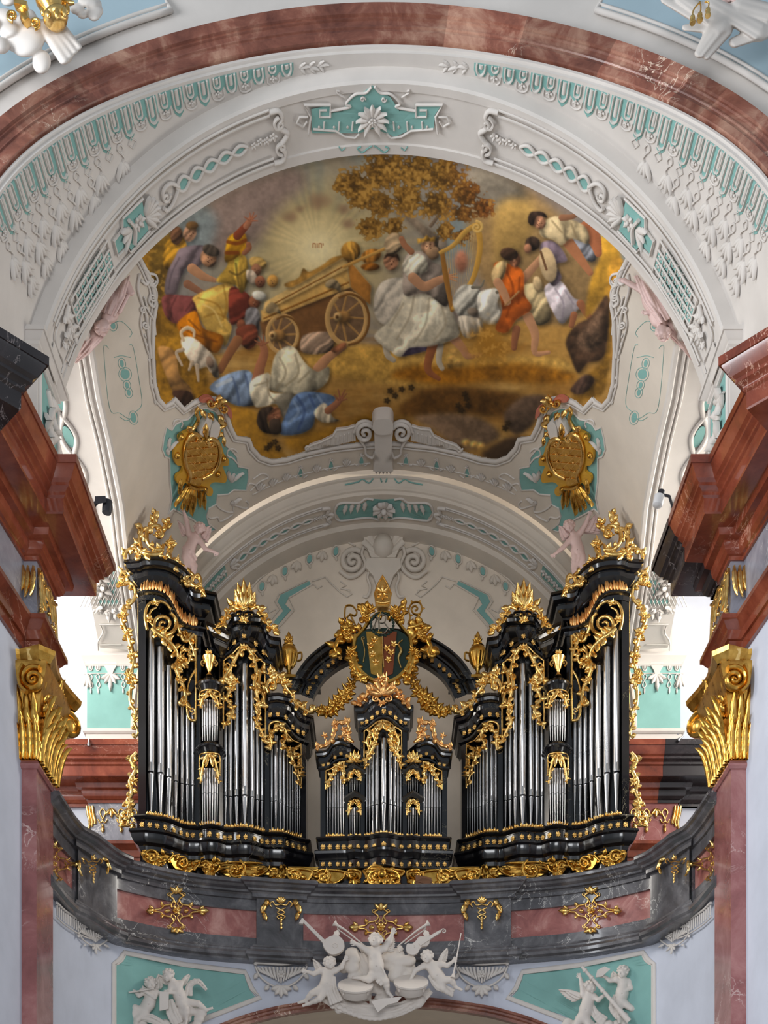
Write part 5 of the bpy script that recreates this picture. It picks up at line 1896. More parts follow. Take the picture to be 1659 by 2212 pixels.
# gilded scroll apron below the case
def apron(spec, surf, seed):
    mb = MB()
    rnd = random.Random(seed)
    up_ = [((a + b) / 2, t - 5) for a, b, t, c in spec]
    lo_ = [((a + b) / 2, t + (c - t) * .62) for a, b, t, c in spec]
    e0, e1 = spec[0], spec[-1]
    mb.add(plate(surf, [(e0[0] + 2, e0[2] - 5)] + up_ + [(e1[1] - 2, e1[2] - 5), (e1[1] - 2, e1[2] + 16)] + lo_[::-1] + [(e0[0] + 2, e0[2] + 20)], .03, -.05))
    for x0, x1, yt, yb in spec:
        w = x1 - x0
        out = [(x0, yt), (x0 + w * .5, yt - 3), (x1, yt), (x1 - w * .04, yt + (yb - yt) * .55), (x1 - w * .25, yb - 5), (x0 + w * .5, yb), (x0 + w * .22, yb - 4), (x0 + w * .02, yt + (yb - yt) * .5)]
        mb.add(plate(surf, out, .05, -.05, 4))
        mb.add(rib(surf, spiral(x0 + w * .34, yt + (yb - yt) * .48, w * .24, -150, 1.6, 1), [7, 7, 5], .55, .02, 8, sm=False))
        mb.add(rib(surf, [(x0 + 2, yt + 4), (x0 + w * .3, yt + 1), (x1 - 3, yt + 6), (x1 - w * .08, yb - 14), (x1 - w * .3, yb - 4), (x0 + w * .4, yb - 2)], 6, .5, .02))
        for i in range(7):
            a = rnd.random() * 6.28
            cx, cy = x0 + w * (.2 + .6 * rnd.random()), yt + (yb - yt) * (.3 + .5 * rnd.random())
            mb.add(leaf(surf, (cx, cy), (cx + 15 * math.cos(a), cy + 13 * math.sin(a)), 10, .02, .35, .1, 3, .4, 8))
        mb.add(leaf(surf, (x0 + w * .5, yb - 10), (x0 + w * .5 + 2, yb + 11), 12, .02))
        mb.add(leaf(surf, (x0 + w * .5, yb - 8), (x0 + w * .5 - 9, yb + 6), 10, .02))
        mb.add(leaf(surf, (x0 + w * .5, yb - 8), (x0 + w * .5 + 10, yb + 5), 10, .02))
    return mb


both(apron([(306, 372, 1836, 1868), (370, 434, 1846, 1884), (433, 474, 1852, 1890), (472, 582, 1862, 1898), (580, 618, 1866, 1906)], Upright(OXs, OYs, -.06), 5), 'gilt_apron', M['goldold'], OO)

# ------------------------------------------------------------------ the small positive case in the middle
CXs = [680, 690, 745, 752, 766, 780, 787, 800, 812, 825, 829]
CYs = [20.75, 20.75, 20.72, 20.72, 20.66, 20.70, 20.70, 20.66, 20.60, 20.56, 20.56]
S_P = Upright(CXs, CYs)
S_P1 = Upright(CXs, CYs, .05)
PZ = P(690, 1811, 20.75)[2]
pos = thing('positive_organ_case', 'small black positive organ case with three pointed gables between the two tall cases', 'organ', P(826, 1890, 20.75))
PP = (pos, pos)
PB = 21.35


def pbody(x0, x1, ytop, n=6):
    return MB().add(body(x0, x1, ytop, 1900, S_P, PB, n, .16))


both(pbody(694, 752, 1650), 'bay_carcass', M['case'], PP, False)
both(pbody(750, 782, 1680), 'turret_carcass', M['case'], PP, False)
MB().add(body(778, 880, 1560, 1900, S_P, PB, 12, .16)).build('tower_carcass', M['case'], pos, False)
for x0, x1, y0 in ((692, 703, 1662), (745, 752, 1648), (779, 788, 1582)):
    fr, bk = plan(x0, x1, 3, S_P, .01), plan(x0, x1, 3, S_P, -.2)
    zt, zb = P(x0, y0, 20.72)[2], PZ
    both(MB().add(prism([(x, y, zb) for x, y in fr] + [(x, y, zb) for x, y in reversed(bk)], (0, 0, zt - zb))), 'stile', M['case'], PP, False)
pc = [(696, 1623), (706, 1620), (713, 1612), (721, 1601), (736, 1596), (750, 1600), (762, 1603)]
both(MB().add(sweep3(front_path(pc, S_P, .5, 0, lip=.12), scaled(CORN, .5, .62))), 'cornice', M['case'], PP)
pc2 = [(693, 1662), (708, 1660), (718, 1652), (730, 1645), (744, 1643), (750, 1643)]
both(MB().add(sweep3(front_path(pc2, S_P, .3, 0), [(-.15, -.05), (.01, -.05), (.04, -.03), (.04, .0), (.01, .03), (-.15, .03)])), 'arch_moulding', M['case'], PP)
cc = [(780, 1525), (790, 1522), (800, 1512), (812, 1502), (826, 1498), (832, 1498), (846, 1502), (858, 1512), (868, 1522), (878, 1525)]
MB().add(sweep3(front_path(cc, S_P, .6, .6, lip=.12), scaled(CORN, .5, .8))).build('cornice', M['case'], pos)
ca = [(779, 1580), (792, 1576), (806, 1564), (818, 1555), (829, 1552), (840, 1555), (852, 1564), (866, 1576), (879, 1580)]
MB().add(sweep3(front_path(ca, S_P, .3, .3), [(-.15, -.05), (.01, -.05), (.04, -.03), (.04, .0), (.01, .03), (-.15, .03)])).build('arch_moulding', M['case'], pos)
for y in (1652, 1712):
    v = [(749, y + 14), (766, y), (783, y + 14)]
    both(MB().add(sweep3(front_path(v, S_P, .2, .2, sm=False), [(-.2, -.02), (.05, -.02), (.06, .02), (.04, .05), (.01, .08), (-.2, .08)])), 'turret_cap', M['case'], PP)
pxs = np.linspace(690, 968, 70)
for z0, prof in ((0, [(-.2, -.01), (.05, -.01), (.06, .02), (.03, .06), (-.2, .06)]), (0, [(-.2, .05), (.015, .05), (.015, .23), (-.2, .23)]), (0, [(-.2, .22), (.06, .22), (.09, .25), (.08, .29), (.04, .34), (.02, .38), (-.2, .38)]), (0, [(-.2, .37), (.0, .37), (.0, .52), (-.2, .52)]), (0, [(-.3, .51), (.02, .51), (.03, .54), (-.05, .58), (-.05, 1.6), (-.3, 1.6)])):
    p = [P(x, 0, S_P.yy(x)) * (1, 1, 0) + np.array((0, 0, PZ)) for x in pxs]
    p = [p[0] + np.array((0, .4, 0))] + p + [p[-1] + np.array((0, .4, 0))]
    MB().add(sweep3(p, prof)).build('base_moulding', M['case'], pos)
rows = []
for i, x in enumerate((707, 713, 719, 725, 731, 737, 742.4)):
    rows.append((x, 4.6, 1690 - 5 * i, 1745, 1802))
for x in (756, 761, 766, 771, 776):
    rows.append((x, 3.8, 1680, 1694, 1712))
    rows.append((x, 3.8, 1745, 1762, 1802))
for x, w, yt, ym in ((792, 5.2, 1640, 1745), (798.4, 6, 1630, 1744), (805.6, 7, 1618, 1742), (814.6, 8.4, 1606, 1740)):
    rows.append((x, w, yt, ym, 1799))
pipes(rows, S_P, .07, PP)
pipes([(829, 11, 1596, 1737, 1797)], S_P, .07, pos, False)
for x0, x1, n in ((704, 745, 9), (753, 779, 6)):
    both(cresting([(x, 1809) for x in np.linspace(x0, x1, 8)], S_P, n, 8, 5.5, .03), 'gilt_cresting', M['gold'], PP)
cresting([(788, 1808), (806, 1806), (829, 1802), (852, 1806), (870, 1808)], S_P, 17, 8, 5.5, .03).build('gilt_cresting', M['gold'], pos)
mounts(ROS, 'gilt_mount', PP, S_P, (698, 713, 730, 743, 758, 773, 792, 810), lambda x: 1830 - max(0, (x - 790)) * .1, 1.0, .02)
mounts(ROS, 'gilt_mount', PP, S_P, (698, 713, 730, 743, 758, 773, 792, 810), lambda x: 1867, .85, .02)
mount(ROS, 'gilt_mount', pos, S_P, 829, 1825, 1.05, .03)
mount(ROS, 'gilt_mount', pos, S_P, 829, 1862, .9, .03)
mounts(ROS, 'gilt_mount', PP, S_P, (699, 710, 724, 737, 750), lambda x: np.interp(x, (699, 710, 724, 737, 750), (1653, 1652, 1637, 1629, 1634)), .7, .03)
mounts(ROS, 'gilt_mount', PP, S_P, (782, 794, 806, 817), lambda x: np.interp(x, (782, 794, 806, 817), (1562, 1560, 1551, 1541)), .85, .03)
mount(ROS, 'gilt_mount', pos, S_P, 829, 1538, .9, .04)
sh = MB()
scrollwork(S_P1, [(744, 1648), (742, 1664), (743, 1680), (745, 1692)], 4.5, sh, 6, 9, 7, .01, seed=60)
scrollwork(S_P1, [(738, 1650), (730, 1658), (722, 1668), (714, 1682), (706, 1704)], 5, sh, 9, 11, 8, .01, seed=61)
sh.add(rib(S_P1, [(704, 1706), (704, 1666), (718, 1660), (732, 1648), (745, 1646)], 3.4, .5, .01, sm=False))
cluster(S_P1, 733, 1656, 8, 6, sh, .03, 61)
for s in (-1, 1):
    for y0, k in ((1661, 1.0), (1725, 1.35)):
        X = lambda d: 766 + s * d
        sh.add(rib(S_P1, [(X(0), y0 + 2), (X(13), y0 + 12), (X(13), y0 + 27 * k)], 3, .5, .01, sm=False))
        scrollwork(S_P1, [(X(1), y0 + 5), (X(7), y0 + 12), (X(11), y0 + 24 * k)], 3.6, sh, 6, 8, 6, .01, seed=62)
for y0, yy in ((1628, 1650),):
    for a in (-60, -30, 0, 30, 60):
        sh.add(leaf(S_P1, (766, yy - 6), (766 + 15 * math.sin(D(a)), yy - 6 - 22 * math.cos(D(a))), 9, .02))
    for s in (-1, 1):
        sh.add(leaf(S_P1, (766, yy - 6), (766 + s * 17, yy + 2), 8, .02))
    cluster(S_P1, 766, yy - 6, 8, 6, sh, .04, 63)
both(sh, 'pipe_shade', M['gold'], PP)
sh = MB()
for s in (-1, 1):
    X = lambda d: 827 + s * d
    sh.add(rib(S_P1, [(X(0), 1556), (X(12), 1560), (X(24), 1570), (X(40), 1580), (X(40), 1620), (X(39), 1662)], 3.6, .5, .01, sm=False))
    scrollwork(S_P1, [(X(2), 1560), (X(10), 1575), (X(18), 1588), (X(14), 1604), (X(22), 1622), (X(28), 1632)], 6, sh, 10, 12, 8, .02, seed=64)
    scrollwork(S_P1, [(X(10), 1570), (X(24), 1584), (X(32), 1602), (X(28), 1622), (X(34), 1640), (X(38), 1660)], 5.5, sh, 9, 11, 8, .02, seed=65)
    sh.add(rib(S_P1, [(X(22), 1622), (X(30), 1628), (X(24), 1612), (X(26), 1596)], 4, .5, .02))
    cluster(S_P1, X(17), 1610, 8, 6, sh, .04, 64)
for a in (-50, -18, 18, 50):
    sh.add(leaf(S_P1, (827, 1562), (827 + 18 * math.sin(D(a)), 1562 + 22 * math.cos(D(a))), 10, .04))
sh.build('pipe_shade', M['gold'], pos)
# crests
S_P2 = Upright(CXs, CYs, .11)
cr = MB()
scrollwork(S_P2, [(684, 1622), (690, 1612), (704, 1612), (714, 1602), (722, 1590), (722, 1574), (732, 1562), (748, 1562), (756, 1574), (752, 1586), (742, 1588)], 5.5, cr, 12, 11, 8, .02, seed=70)
scrollwork(S_P2, [(764, 1604), (756, 1598), (744, 1592), (734, 1590)], 4.5, cr, 5, 9, 7, .02, seed=71)
cluster(S_P2, 724, 1566, 9, 6, cr, .03, 70)
cluster(S_P2, 748, 1560, 9, 6, cr, .03, 71)
cluster(S_P2, 702, 1592, 8, 5, cr, .03, 72)
cluster(S_P2, 742, 1578, 7, 6, cr, .03, 73)
both(cr, 'gilt_crest', M['goldred'], PP)
cr = MB()
for s in (-1, 1):
    X = lambda d: 826 + s * d
    scrollwork(S_P2, [(X(4), 1496), (X(14), 1484), (X(28), 1490), (X(34), 1506), (X(48), 1516), (X(60), 1524)], 6, cr, 10, 13, 9, .02, seed=72)
    cluster(S_P2, X(40), 1510, 9, 7, cr, .03, 74)
    cr.add(rib(S_P2, spiral(X(10), 1513, 8, -90, 1.3, s), 4.5, .6, .06, sm=False))
for a in (-70, -42, -14, 14, 42, 70):
    cr.add(leaf(S_P2, (826, 1504), (826 + 32 * math.sin(D(a)), 1504 - 34 * math.cos(D(a))), 14, .05))
cluster(S_P2, 826, 1474, 17, 11, cr, .06, 75)
cluster(S_P2, 826, 1524, 9, 8, cr, .08, 76)
cr.build('gilt_crest', M['goldred'], pos)
# apron with the central mask-like cartouche
S_PA = Upright(CXs, CYs, -.01)
both(apron([(620, 676, 1876, 1910), (676, 746, 1878, 1912), (752, 780, 1878, 1908)], Upright([600] + CXs, [20.8] + CYs, -.02), 9), 'gilt_apron', M['goldold'], PP)
ap = apron([(786, 872, 1876, 1904)], S_PA, 12)
for s in (-1, 1):
    scrollwork(S_PA, [(829 + s * 6, 1880), (829 + s * 24, 1888), (829 + s * 30, 1904), (829 + s * 16, 1914)], 7, ap, 6, 12, 9, .03, vol=(5, s), seed=77)
ap.add(ball(S_PA.pt(826, 1890, .05), (.08, .07, .08), 12, 8))
ap.build('gilt_apron', M['goldold'], pos)

# ------------------------------------------------------------------ stucco figures: smooth implicit bodies, meshed once
def surface_nets(D, org, h):
    """mesh the zero level of a sampled distance field"""
    s = D < 0
    nx, ny, nz = D.shape
    c = np.zeros((nx - 1, ny - 1, nz - 1), int)
    for a in (0, 1):
        for b in (0, 1):
            for e in (0, 1):
                c += s[a:nx - 1 + a, b:ny - 1 + b, e:nz - 1 + e]
    act = (c > 0) & (c < 8)
    idx = np.full(act.shape, -1)
    I = np.argwhere(act)
    idx[act] = np.arange(len(I))
    acc, cnt = np.zeros((len(I), 3)), np.zeros(len(I))
    cor = [(a, b, e) for a in (0, 1) for b in (0, 1) for e in (0, 1)]
    val = {q: D[I[:, 0] + q[0], I[:, 1] + q[1], I[:, 2] + q[2]] for q in cor}
    for q in cor:
        for ax in range(3):
            if q[ax] == 0:
                r = list(q)
                r[ax] = 1
                r = tuple(r)
                v0, v1 = val[q], val[r]
                x = (v0 < 0) != (v1 < 0)
                t = np.where(x, v0 / np.where(x, v0 - v1, 1), 0)
                p = np.tile(np.array(q, float), (len(I), 1))
                p[:, ax] += t
                acc += p * x[:, None]
                cnt += x
    V = org + (I + acc / cnt[:, None]) * h
    Fs = []
    for ax in range(3):
        u, w = (ax + 1) % 3, (ax + 2) % 3
        sl = [slice(1, -1)] * 3
        sl[ax] = slice(0, D.shape[ax] - 1)
        sh = list(sl)
        sh[ax] = slice(1, D.shape[ax])
        a, b = s[tuple(sl)], s[tuple(sh)]
        E = np.argwhere(a != b)
        if len(E) == 0:
            continue
        o = np.ones(3, int)
        o[ax] = 0
        E = E + o
        fl = s[E[:, 0], E[:, 1], E[:, 2]]

        def cidx(du, dw):
            k = E.copy()
            k[:, u] += du
            k[:, w] += dw
            return idx[k[:, 0], k[:, 1], k[:, 2]]
        q = np.stack((cidx(-1, -1), cidx(0, -1), cidx(0, 0), cidx(-1, 0)), 1)
        q[~fl] = q[~fl][:, ::-1]
        Fs.append(q)
    Fc = np.concatenate(Fs)
    return V, Fc[(Fc >= 0).all(1)]


def sdf(prims, h):
    """prims: (kind, ...): 'cap' a b ra rb k | 'ell' c (rx, ry, rz) axes k | 'cut' c r k"""
    lo, hi = np.full(3, 1e9), np.full(3, -1e9)
    for p in prims:
        if p[0] == 'cap':
            r = max(p[3], p[4])
            for q in (p[1], p[2]):
                lo, hi = np.minimum(lo, np.array(q) - r), np.maximum(hi, np.array(q) + r)
        elif p[0] == 'ell':
            r = max(p[2])
            lo, hi = np.minimum(lo, np.array(p[1]) - r), np.maximum(hi, np.array(p[1]) + r)
    lo, hi = lo - 3 * h, hi + 3 * h
    n = np.ceil((hi - lo) / h).astype(int) + 1
    D = np.full(n, 1e3, np.float32)
    ax = [lo[i] + np.arange(n[i]) * h for i in range(3)]
    for p in prims:
        k = p[-1]
        if p[0] == 'cap':
            a, b = np.array(p[1], float), np.array(p[2], float)
            r = max(p[3], p[4])
            l, u = np.minimum(a, b) - r, np.maximum(a, b) + r
        elif p[0] == 'ell':
            r = max(p[2])
            l, u = np.array(p[1]) - r, np.array(p[1]) + r
        else:
            l, u = np.array(p[1]) - p[2], np.array(p[1]) + p[2]
        m = k + 2.5 * h
        i0 = np.clip(((l - m - lo) / h).astype(int), 0, n)
        i1 = np.clip(((u + m - lo) / h).astype(int) + 2, 0, n)
        if (i1 <= i0).any():
            continue
        X, Y, Z = np.meshgrid(*[ax[i][i0[i]:i1[i]] for i in range(3)], indexing='ij')
        sl = tuple(slice(i0[i], i1[i]) for i in range(3))
        if p[0] == 'cap':
            d = b - a
            L2 = max(d @ d, 1e-9)
            t = np.clip(((X - a[0]) * d[0] + (Y - a[1]) * d[1] + (Z - a[2]) * d[2]) / L2, 0, 1)
            e = np.sqrt((X - a[0] - t * d[0]) ** 2 + (Y - a[1] - t * d[1]) ** 2 + (Z - a[2] - t * d[2]) ** 2) - (p[3] * (1 - t) + p[4] * t)
        elif p[0] == 'ell':
            c, rr = np.array(p[1], float), p[2]
            A_ = np.eye(3) if p[3] is None else np.array(p[3])
            Q = np.stack((X - c[0], Y - c[1], Z - c[2]), -1) @ A_.T
            g = np.sqrt((Q[..., 0] / rr[0]) ** 2 + (Q[..., 1] / rr[1]) ** 2 + (Q[..., 2] / rr[2]) ** 2)
            e = (g - 1) * min(rr)
        else:
            c = np.array(p[1], float)
            e = np.sqrt((X - c[0]) ** 2 + (Y - c[1]) ** 2 + (Z - c[2]) ** 2) - p[2]
            o = D[sl]
            hh = np.clip(.5 - .5 * (o + e) / max(k, 1e-6), 0, 1)
            D[sl] = o * (1 - hh) + (-e) * hh + k * hh * (1 - hh)
            continue
        o = D[sl]
        hh = np.clip(.5 + .5 * (o - e) / max(k, 1e-6), 0, 1)
        D[sl] = o * (1 - hh) + e * hh - k * hh * (1 - hh)
    return surface_nets(D, lo, h)


def to_world(V, Y0):
    mm = Y0 / F
    Y = Y0 - V[:, 2] * mm
    return np.stack(((V[:, 0] - CX) / F * Y, Y, (HY + V[:, 1]) / F * Y), 1)


def sculpt(name, prims, Y0, mat, parent=None, h=1.25):
    """prims in photo px: x right, y up (= -py), z towards the viewer"""
    V, Fc = sdf(prims, h)
    W = to_world(V, Y0)
    me = bpy.data.meshes.new(name)
    me.from_pydata(W.tolist(), [], Fc.tolist())
    me.polygons.foreach_set('use_smooth', [True] * len(me.polygons))
    me.materials.append(mat)
    me.update()
    o = bpy.data.objects.new(name, me)
    COL.objects.link(o)
    if parent is not None:
        o.parent = parent
        o.matrix_parent_inverse = parent_inv(parent)
    return o


def V3(p):
    return np.array((p[0], -p[1], p[2] if len(p) > 2 else 0.0))


def head_prims(c, u, face, up, curls=22, seed=1, hair=1.0):
    """child's head: skull, cheeks, brow, nose, lips, chin, ears and curls"""
    f, w = nrm(face), np.asarray(up, float)
    w = nrm(w - f * np.dot(w, f))
    s = np.cross(w, f)
    c = np.asarray(c, float)
    at = lambda a, b, d: c + u * (a * s + b * w + d * f)
    A_ = np.array((s, w, f))
    pr = [('ell', c, (.86 * u, 1.0 * u, .92 * u), A_, .05 * u),
          ('ell', at(0, -.42, .30), (.62 * u, .52 * u, .56 * u), A_, .2 * u)]
    for q in (-1, 1):
        pr.append(('ell', at(q * .40, -.34, .58), (.30 * u, .28 * u, .24 * u), A_, .16 * u))
        pr.append(('ell', at(q * .88, -.12, .0), (.12 * u, .24 * u, .18 * u), A_, .06 * u))
        pr.append(('cut', at(q * .34, .02, .98), .17 * u, .10 * u))
        pr.append(('ell', at(q * .34, .0, .80), (.15 * u, .11 * u, .10 * u), A_, .03 * u))
        pr.append(('cap', at(q * .14, .20, .90), at(q * .50, .19, .72), .07 * u, .06 * u, .1 * u))
    pr += [('cap', at(0, .08, .88), at(0, -.22, 1.06), .09 * u, .13 * u, .1 * u),
           ('cap', at(-.16, -.47, .90), at(.16, -.47, .90), .07 * u, .07 * u, .06 * u),
           ('cut', at(0, -.545, 1.0), .07 * u, .05 * u),
           ('cap', at(-.12, -.61, .86), at(.12, -.61, .86), .07 * u, .07 * u, .06 * u),
           ('ell', at(0, -.82, .66), (.22 * u, .17 * u, .2 * u), A_, .12 * u)]
    rnd = random.Random(seed)
    for i in range(curls):
        a = 2.399 * i
        zz = 1 - 1.25 * (i + .5) / curls
        rr = math.sqrt(max(0, 1 - zz * zz))
        d = np.array((rr * math.cos(a), zz * .9 + .1, rr * math.sin(a)))
        if d[2] > .45 and d[1] < .55:
            continue
        q = at(d[0] * .88, d[1] * 1.0, d[2] * .92)
        pr.append(('ell', q, tuple(np.array((.27, .23, .25)) * u * hair * (.85 + .4 * rnd.random())), A_, .05 * u))
    return pr


def hand_prims(wr, tip, u, nrm_=(0, 0, 1), spread=.35, side=1):
    """palm with four fingers of different length and a thumb at its side"""
    wr, tip = np.asarray(wr, float), np.asarray(tip, float)
    d = nrm(tip - wr)
    n = nrm(np.asarray(nrm_, float) - d * np.dot(nrm_, d))
    s = np.cross(d, n) * side
    L = .34 * u
    pc = wr + d * L * .9
    pr = [('ell', pc, (.34 * u, .28 * u, .16 * u), np.array((d, s, n)), .1 * u)]
    for i, (o, l) in enumerate(((-.24, .40), (-.08, .50), (.08, .48), (.23, .36))):
        b = pc + d * .22 * u + s * o * u
        m = b + d * l * .55 * u + s * o * spread * u * .5 + n * .04 * u
        e = m + d * l * .42 * u + s * o * spread * u * .3 - n * .10 * u
        pr += [('cap', b, m, .095 * u, .085 * u, .03 * u), ('cap', m, e, .085 * u, .065 * u, .03 * u)]
    b = pc - d * .1 * u + s * -.24 * u
    m = b + d * .18 * u - s * .20 * u + n * .06 * u
    pr += [('cap', b, m, .10 * u, .09 * u, .04 * u), ('cap', m, m + d * .22 * u - s * .05 * u, .085 * u, .07 * u, .03 * u)]
    return pr


def putto_prims(J, u, face, up=(0, 1, 0), seed=1):
    """chubby child from joint pixels (x, y, z towards the viewer)"""
    j = {k: V3(v) for k, v in J.items()}
    pr = []
    k = .45 * u
    pr.append(('cap', j['chest'], j['belly'], .98 * u, 1.02 * u, k))
    pr.append(('cap', j['belly'], j['hips'], 1.02 * u, .98 * u, k))
    sh = [j[q] for q in ('shl', 'shr') if q in j]
    if len(sh) == 2:
        pr.append(('cap', sh[0], sh[1], .55 * u, .55 * u, k))
    nb = (sh[0] + sh[1]) / 2 if len(sh) == 2 else j['chest']
    pr.append(('cap', nb, j['head'], .5 * u, .48 * u, .3 * u))
    fv = nrm(np.asarray(face, float))
    pr.append(('cut', j['belly'] + np.array((0, -.1 * u, 1.02 * u)), .09 * u, .1 * u))
    for s in ('l', 'r'):
        if 'el' + s in j:
            pr += [('cap', j['sh' + s], j['el' + s], .50 * u, .40 * u, .22 * u), ('cap', j['el' + s], j['wr' + s], .41 * u, .27 * u, .14 * u)]
            if 'ha' + s in j:
                pr += hand_prims(j['wr' + s], j['ha' + s], u * 1.0, side=1 if s == 'l' else -1)
        if 'kn' + s in j:
            hp = j.get('hp' + s, j['hips'])
            pr += [('cap', hp, j['kn' + s], .78 * u, .54 * u, .3 * u)]
            if 'an' + s in j:
                mid = j['kn' + s] * .6 + j['an' + s] * .4
                pr += [('cap', j['kn' + s], mid, .50 * u, .46 * u, .18 * u), ('cap', mid, j['an' + s], .46 * u, .29 * u, .16 * u)]
                if 'to' + s in j:
                    pr += [('cap', j['an' + s], j['to' + s], .30 * u, .22 * u, .16 * u)]
                    d = nrm(j['to' + s] - j['an' + s])
                    sd = nrm(np.cross(d, (0, 0, 1.0)))
                    for q in (-.16, -.05, .06, .16):
                        b = j['to' + s] + sd * q * u
                        pr.append(('cap', b, b + d * .22 * u, .085 * u, .07 * u, .03 * u))
    pr += head_prims(j['head'], u, face, up, seed=seed)
    return pr


def wing(pts, Y0, mat, parent, u, n=8, seed=1):
    """feathered wing: root px, tip px, rear px"""
    mb = MB()
    S_ = Plane(Y0)
    r, t, b = [np.array(p, float) for p in pts]
    for row, (sc, off) in enumerate(((1.0, .0), (.66, .03), (.38, .05))):
        for i in range(n):
            q = i / (n - 1)
            e = t * (1 - q) + b * q
            e = e + (e - r) * .12 * math.sin(q * math.pi)
            st_ = r + (t - r) * (.35 * (1 - q))
            mb.add(leaf(S_, st_, st_ + (e - st_) * sc, u * .62, off + .012, .22, .08, 1, .1, 8))
    mb.add(rib(S_, [r, r + (t - r) * .5 + np.array((0, -u * .2)), t], [u * .55, u * .5, u * .2], .5, .05))
    return mb.build('wing', mat, parent)


def rock(c, r, n, seed, k=.4, flat=.7):
    """cloud puffs"""
    rnd = random.Random(seed)
    out = []
    for i in range(n):
        a, q = rnd.random() * 6.28, math.sqrt(rnd.random())
        p = V3((c[0] + r[0] * q * math.cos(a), c[1] + r[1] * q * math.sin(a), c[2] + rnd.uniform(-.3, .5) * r[1] * flat))
        s = min(r) * rnd.uniform(.35, .6)
        out.append(('ell', p, (s * 1.2, s, s * .9), None, k * s))
    return out


def cloth(path, w, folds_, seed, k=2.0, z=0.0, amp=1.0):
    """drapery as a bundle of soft parallel folds along a path of px"""
    rnd = random.Random(seed)
    q = smoothline([(p[0], -p[1], p[2] if len(p) > 2 else z) for p in path], 3)
    ww = np.interp(np.linspace(0, 1, len(q)), np.linspace(0, 1, len(np.atleast_1d(w))), np.atleast_1d(w))
    T = np.gradient(q, axis=0)
    out = []
    for f in range(folds_):
        u = (f + .5) / folds_ - .5
        ph = rnd.random() * 6
        pts = []
        for i in range(len(q)):
            t = nrm(T[i])
            s = nrm(np.cross((0, 0, 1.0), t))
            pts.append(q[i] + s * u * ww[i] * 2 + np.array((0, 0, amp * math.sin(i * .8 + ph) + (1.5 if f % 2 else -.5))))
        r = ww.max() / folds_ * 1.25
        for i in range(len(pts) - 1):
            r0 = max(ww[i] / folds_ * 1.25, 1.0)
            r1 = max(ww[i + 1] / folds_ * 1.25, 1.0)
            out.append(('cap', pts[i], pts[i + 1], r0, r1, k))
    return out


PK, ST = M['pinkstucco'], M['statue']
# --- cherubs on top of the arch behind the tall cases
o = thing('cherub', 'pale pink cherub with one arm raised, above the left tall organ case', 'statue', P(410, 1210, 21.0), 'pink cherubs')
sculpt('body', putto_prims(dict(head=(431, 1141, 6), chest=(418, 1166, 0), belly=(409, 1186, 0), hips=(404, 1202, -2), shl=(408, 1153, 0), ell=(403, 1124, 2), wrl=(397, 1106, 4), hal=(391, 1092, 4), shr=(431, 1168, 2), elr=(444, 1186, 6), wrr=(462, 1192, 8), har=(474, 1199, 8), knl=(406, 1226, 4), knr=(420, 1222, 6), anr=(418, 1244, 4)), 12.5, (-.15, -.1, 1), (.25, 1, 0), 1) + cloth([(398, 1180, 2), (410, 1196, 8), (420, 1212, 6)], [6, 10, 7], 4, 3), 21.0, PK, o)
wing([(436, 1158), (456, 1140), (450, 1172)], 21.08, PK, o, 12)
wing([(404, 1154), (384, 1128), (392, 1158)], 21.08, PK, o, 12)
o = thing('cherub', 'pale pink cherub with outstretched arms, above the right tall organ case', 'statue', P(1246, 1210, 21.0), 'pink cherubs')
sculpt('body', putto_prims(dict(head=(1230, 1136, 6), chest=(1243, 1164, 0), belly=(1248, 1186, 0), hips=(1254, 1204, -2), shr=(1254, 1150, 0), elr=(1266, 1130, 2), wrr=(1272, 1114, 4), har=(1278, 1101, 4), shl=(1229, 1170, 2), ell=(1215, 1184, 6), wrl=(1200, 1196, 8), hal=(1189, 1203, 8), knl=(1240, 1226, 4), knr=(1258, 1228, 4), anl=(1242, 1246, 2)), 12.5, (-.1, -.15, 1), (-.2, 1, 0), 2) + cloth([(1236, 1186, 4), (1244, 1200, 8), (1240, 1222, 6)], [5, 9, 6], 4, 5), 21.0, PK, o)
wing([(1228, 1158), (1206, 1140), (1214, 1170)], 21.08, PK, o, 12)
wing([(1260, 1150), (1300, 1104), (1296, 1150)], 21.08, PK, o, 13)

# --- pale pink angels hanging head-down in the corners of the vault
AY = 16.6
o = thing('stucco_angel', 'pale pink draped angel hanging head-down beside the fresco, left', 'statue', P(210, 780, AY), 'hanging pink angels')
pr = head_prims(V3((222, 706, 20)), 17, (.5, -.6, .7), (-.2, -1, 0), 26, 4, 1.05)
pr += [('cap', V3((236, 680, 0)), V3((250, 640, -4)), 20, 24, 6), ('cap', V3((250, 640, -4)), V3((264, 600, -6)), 24, 20, 6),
       ('cap', V3((246, 650, 4)), V3((258, 672, 10)), 8, 6, 3), ('cap', V3((258, 672, 10)), V3((276, 640, 12)), 6, 4, 2)]
pr += hand_prims(V3((272, 622, 10)), V3((288, 650, 12)), 13)
pr += [('cap', V3((264, 596, 4)), V3((284, 632, 10)), 10, 7, 4)]
pr += cloth([(262, 590, 16), (246, 634, 22), (232, 676, 18)], [20, 25, 18], 8, 7, .8, amp=4)
pr += cloth([(226, 690, 0), (204, 722, 6), (180, 756, 0), (160, 782, -4)], [17, 21, 15, 6], 8, 8, 1.0, amp=3)
pr += rock((200, 716, 0), (16, 16), 7, 3)
sculpt('body', pr, AY, PK, o, 1.3)
o = thing('stucco_angel', 'pale pink draped angel hanging head-down beside the fresco, right', 'statue', P(1450, 780, AY), 'hanging pink angels')
pr = head_prims(V3((1431, 718, 20)), 17, (-.35, -.65, .65), (.1, -1, .1), 26, 9, 1.05)
